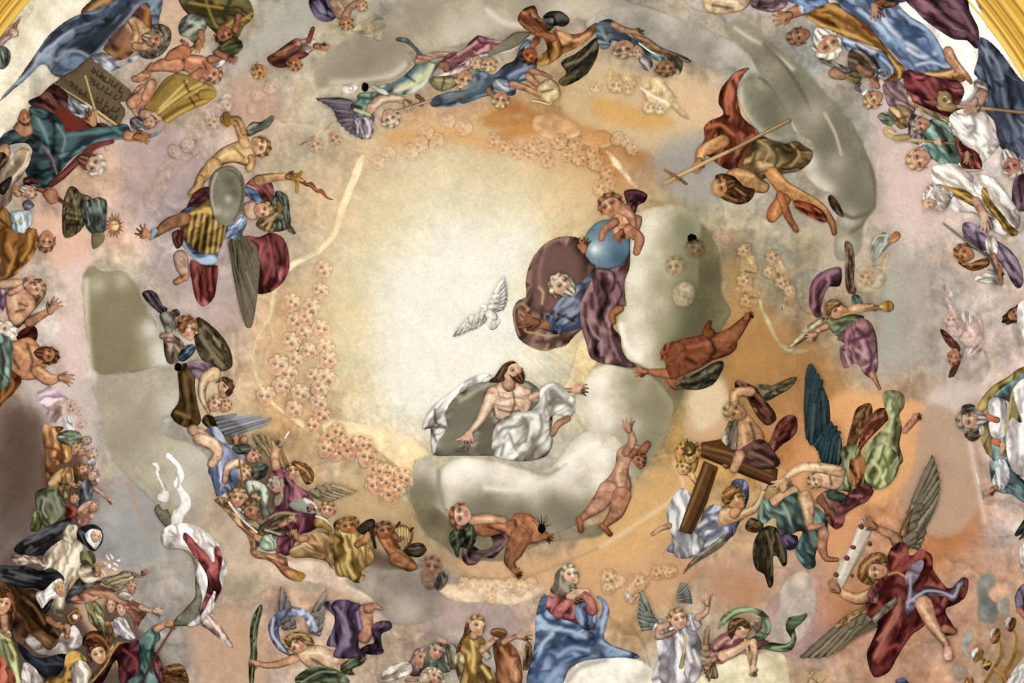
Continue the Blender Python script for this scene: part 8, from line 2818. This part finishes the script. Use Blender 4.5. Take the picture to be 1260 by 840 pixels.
PAINT_T_I = '''
@ 840 560 3
T person|person|golden haired cherub with raised arm at the left of the cross, top face
@ 770 520 3
p body c89c50 3 180 100 210 80 250 90 270 130 250 190 210 190 190 150
H 215 100 26 28 -70 .2 d8ac68 a07c30
c arm d4ac74 240 190 12 260 220 10
T cherub|cherub|golden haired cherub at the left of the cross, lowest face
H 215 165 26 28 -70 .2 d8b070 a07c30
T cherub|cherub|golden haired cherub at the left of the cross, middle face
H 240 125 24 24 -70 .2 d8ac68 a87c30
T cherub|cherub|brown cherub face nearest the wooden cross beam
H 280 105 26 26 -80 .2 c8985c 8c6428
T person|person|pale blue clad angel with yellow curls pushing the cross from below left
@ 840 560 3
p drape 8c94a4 5 -60 350 -20 300 0 290 60 250 80 200 120 180 170 200 200 250 180 300 140 340 80 370 20 370 -40 360
s c4ccd8 10 60 260 120 230 160 270
s 606880 9 20 320 90 300 150 260
s c0c8d4 8 0 330 60 340 130 310
s 5c6478 8 90 220 110 260
p wing 8c8468 3 0 440 30 390 80 350 130 310 160 290 150 330 110 360 60 390 20 420
s 5c5c50 5 20 425 70 375 130 330
l 4 60 370 140 310
p sleeve 545c74 3 180 100 210 85 240 100 245 150 230 200 200 270 180 300 170 260
l 6 200 110 230 150
p torso cca070 5 140 200 170 190 220 210 230 230 190 250 150 260 130 240
c arm d0a474 200 220 18 260 200 16 290 160 12 300 110 10
l 5 210 215 270 185 298 120
h 300 120 -70 60 d4a878 14
c neck c89460 200 200 20 190 215 20
H 190 160 36 42 -105 .5 d09c68 a07430
p hair a0742c 3 150 180 145 140 170 115 210 118 225 135 200 140 185 160 170 180
l 5 160 140 190 125
T person|person|white draped kneeling angel with hand at the left end of the cross
@ 770 560 3
p robe b8bcc0 4 150 220 170 160 200 120 230 130 250 170 240 220 250 270 290 320 280 350 230 380 180 370 170 300
s e8e8e8 8 190 160 210 210 200 270
s 8c94a4 8 220 150 230 200 230 290
s 7c8494 8 200 300 230 350
c arm c8a080 160 260 12 130 270 10 100 290 9
T cross|cross|large dark wooden cross with crossbeam, carried slanting by the angels at right
@ 840 540 3
q upright 5c3a1c 3 70 12 140 0 165 30 250 62 352 112 345 178 240 140 130 92 66 66
s 8c643c 6 80 30 180 55 320 115
s 3c2410 7 80 65 200 115 320 165
s 78502c 3 70 48 200 85 330 140
q crossbeam 5f3e20 3 78 80 132 104 88 240 34 352 -16 340 30 210
s 8c683c 5 90 95 50 200 0 320
s 3c2614 6 115 120 80 220 25 345
p grain 7a5430 1 150 90 170 96 168 110 150 104
T person|person|bare backed figure in dark purple brown folds at the head of the cross
@ 840 470 3
p cloth 5a3c34 4 280 210 310 220 340 260 360 300 330 320 280 320 240 300 210 290 210 250
s 8c6450 8 250 260 300 280 330 300
c arm c89c74 210 270 20 200 300 18 190 320 16
T person|person|pale torso angel in yellow green cloth reaching down to the cross with both arms
@ 840 560 3
p cloth 788454 4 540 130 570 90 590 30 580 -20 640 -40 660 20 670 80 700 120 640 140 580 130
s a8b480 8 600 20 590 80 570 120
p cloth 9c5c30 4 620 10 660 0 680 40 670 100 650 120 620 100
s c88850 6 640 20 650 80
p cloth 8c985c 5 680 30 700 -20 740 -40 780 -20 800 20 790 70 760 110 720 125 690 110 670 80
s c0cc8c 9 700 20 730 60 710 100
s 5c6c38 8 740 0 760 50 750 90
p torso d0a880 5 480 80 500 50 560 40 600 60 590 110 560 130 520 120 490 110
l 8 510 70 570 70
d 4 540 60 550 110
c arm d8b084 580 60 22 500 45 20 440 45 18 390 75 14 360 105 10
l 7 560 45 460 40 390 70
h 375 90 140 56 d4ac80 12
H 490 95 28 28 160 -.2 dcb48c 9c8454
T person|person|teal and green draped angel with bare bent leg, dark wings, below the cross head
p wing 4c442c 4 270 300 310 260 350 270 380 330 385 400 370 410 340 370 335 420 325 490 300 440 270 420 258 360
s 2c2818 8 290 310 290 380 320 460
s 746840 6 310 280 330 360 330 440
s 74683c 5 350 290 365 340 375 390
c arm c89c6c 410 130 20 350 160 18 310 190 16
h 370 130 -60 50 cca070 12
p cloth 4c3c60 3 360 270 400 290 425 300 420 340 390 350 370 330
l 6 380 300 410 320
p cloth 506c60 6 275 220 285 180 310 155 340 190 370 160 420 135 450 140 470 170 500 190 530 230 535 290 510 310 490 370 490 410 460 420 430 390 415 350 430 310 440 280 400 290 350 270 340 230 300 255 280 245
s 90a888 8 370 180 390 220 400 270
s 8ca088 7 290 180 290 230
s 2c4848 10 420 180 440 230 460 260
s 2c4c50 10 450 300 450 350 460 400
s 7c9c90 8 480 200 510 250 510 290
s 284448 8 370 230 400 270
s 6c948c 7 440 290 430 340
c leg cca078 450 155 26 465 200 24 465 240 18 465 265 12
l 7 445 160 460 230
c foot b88058 470 265 12 500 262 11 520 255 7
c leg b47c5c 520 290 20 515 340 18 530 380 12 570 385 8
h 245 250 10 10 a8744c 4
p cloak 6c4430 4 530 130 590 160 600 200 590 260 560 270 530 240 520 200 490 170 500 150
s 8c5c48 7 550 170 580 220
p cloak 74383c 4 590 170 620 130 680 115 705 130 680 170 640 190 600 220 590 260 560 270 570 210
s a06468 7 620 150 660 150
s 4c2024 6 600 190 640 170
c neck 3c5448 550 145 20 590 155 16
T cloth|cloth|brown scrap of folded wing between the cross and the teal angel
p wing 6c5430 3 230 270 250 230 280 240 300 260 290 280 260 285
T board|panel|pale cracked board with dark red seals carried by the red robed angel
q board b8b09c 2 648 250 668 226 700 268 690 315 586 500 552 470 562 430 592 370 618 335
s 8c8068 4 697 280 640 390 590 498
s e0d8c4 8 660 260 620 360 580 450
c seal 843c34 657 262 10 660 264 10
c seal 843c34 625 338 8 632 340 8
c seal 843c34 604 378 10 608 380 10
c seal 843c34 566 440 10 568 442 9
c seal 843c34 690 325 9 692 328 8
c seal 843c34 625 443 6 626 446 6
T person|person|grey winged angel in deep red robe and mauve sash carrying a board, lower right
w 13 6a6250 8c8064 830 330 815 280 840 200 880 100 920 -5 ; 870 350 895 290 900 250 935 180 948 90 922 -5
w 15 6b6350 8c7c58 770 530 720 560 650 580 560 630 500 680 430 742 ; 790 560 740 620 680 650 600 690 540 740 432 748
p wing ac8c50 2 560 630 620 580 680 555 700 565 640 600 580 640
p wing a08450 2 800 290 830 220 850 180 840 240 825 300
c arm b0805c 800 340 22 780 300 20 720 270 14 690 245 11
h 710 265 215 56 a87450 10
p robe 6f2a28 6 770 340 800 320 830 330 840 370 880 345 920 370 925 420 960 470 980 490 1010 480 1040 450 1055 460 1045 520 1010 550 970 570 1005 640 990 665 940 650 930 600 880 640 850 660 820 700 790 750 760 800 710 820 690 790 680 730 700 680 720 620 680 590 680 530 700 490 740 440 750 390
s b06048 10 770 360 800 370 830 350
s a8503c 9 860 370 900 370 915 400
s 4a1816 12 740 500 790 480 830 500
s 4a1816 12 850 440 900 430 940 470
s b06850 9 800 530 790 600 740 680 710 740
s 4c1816 12 790 640 770 700 740 770
s bc7454 7 790 560 760 630 720 680
s 9c4438 9 720 760 750 720 790 700
s 4c1a18 10 900 520 950 560 990 600
s a04c40 8 990 520 1030 490
s c8a050 4 760 440 790 432 822 448
s 9c4034 9 700 520 730 560 700 580
s 4c1816 9 720 430 750 470 780 460
p sash 786c80 3 850 500 900 480 940 490 980 500 1020 460 1040 450 1030 490 1000 540 960 520 900 520 860 560 830 600 820 560 830 500 820 450 850 400 890 390 870 450
s b8b0c0 5 850 530 900 500 960 505 1000 520 1020 480
s a8a0b4 5 840 440 840 500 830 560
s 4c4458 4 860 480 850 520
c leg c0906c 890 550 32 910 600 26 940 650 20 970 690 14 980 740 12
l 8 880 555 920 620 960 680
p foot d8a890 3 965 710 990 705 1000 740 990 760 965 755
c leg a06848 1000 650 14 970 640 16
c arm bc8c64 700 510 24 650 530 22 600 515 18 570 490 12
l 7 690 500 640 520 600 510
h 575 500 235 54 b07c58 6
p sleeve a06458 3 690 490 710 480 725 510 715 545 690 540 680 515
H 712 428 34 44 175 -.2 c89870 7c542c
p hair 9c7038 4 645 450 650 410 670 380 700 360 740 360 760 390 730 400 700 400 680 430 690 460 710 475 670 475
s d0a060 5 660 430 680 395 720 375
s 5c3c1c 5 670 460 690 420
s 5c3c1c 6 740 370 750 390
p wing_tuft 7c7460 2 700 600 720 570 760 540 790 520 780 560 740 590 710 620
T candelabrum|candelabrum|golden branched candelabrum with white candle cups at the lower right corner
@ 1120 640 4.2
c stem 9c6c24 380 850 8 430 770 9 470 700 8 470 640 7 455 620 6
c stem a87428 480 800 9 520 740 8 545 670 8 550 600 7 530 560 6
c stem 8c6020 400 740 10 380 720 8 350 700 8
c stem a87830 500 850 16 480 800 14 440 770 12
p cup 94601c 2 440 560 462 562 468 590 455 625 430 640 415 625 420 590
p candle ece4d4 1 410 590 418 565 440 555 430 590 415 615
p cup 8c5c20 2 520 505 545 505 545 540 525 575 505 570 500 540
p candle ece0cc 1 490 520 500 505 522 500 510 540 502 565
p cup a06c28 2 345 660 375 668 380 690 355 725 330 735 325 710
p candle f0ece0 1 315 680 335 660 355 658 335 700 325 720
p cup a87430 2 290 810 320 808 325 850 280 850
p leaf a87c34 1 370 740 400 720 420 740 400 775 380 765
s e0b868 4 375 750 410 740
T person|person|white sleeved elbow at the bottom right corner beside the candelabrum
p sleeve e4e0da 4 495 840 520 790 560 740 600 690 620 700 620 860 500 860
s a0a09c 6 540 790 580 770
p robe 78708c 4 540 400 560 350 600 320 620 340 620 480 560 480 545 440
l 6 565 370 575 430
c arm b88064 560 460 14 600 500 16
p leaf 4c6c64 2 540 80 570 20 600 -10 620 40 580 70
p leaf 5c3c20 2 560 100 600 50 620 40 620 90 590 90
p drape ece8e2 4 570 130 600 100 620 110 620 310 590 280 565 220
s b0b0ac 6 590 150 600 220
T cloth|cloth|small blue tuft of cloth at the bottom edge near the red robed angel
@ 840 560 3
p cloth 6c84b4 2 785 830 800 820 820 822 835 845 790 848
T crown|crown|small twisted thorn crown lifted above the golden haired cherubs by the cross
@ 738 529 2.414
c ring 5c4820 255 50 5 270 38 5 282 50 5 278 68 5 262 74 5 252 62 5 255 50 5
c thorn 4c3818 262 36 2 258 26 1.5
c thorn 4c3818 282 42 2 292 36 1.5
c thorn 4c3818 252 70 2 242 76 1.5
'''
dome(); cornice()
Painter().run(PAINT_BG)
Painter().run(PAINT_T_A)
Painter().run(PAINT_T_A0)
Painter().run(PAINT_T_B)
Painter().run(PAINT_T_C)
Painter().run(PAINT_T_D)
Painter().run(PAINT_T_E)
Painter().run(PAINT_T_F)
Painter().run(PAINT_T_G)
Painter().run(PAINT_T_H)
Painter().run(PAINT_T_I)
print('BUILD', stats)
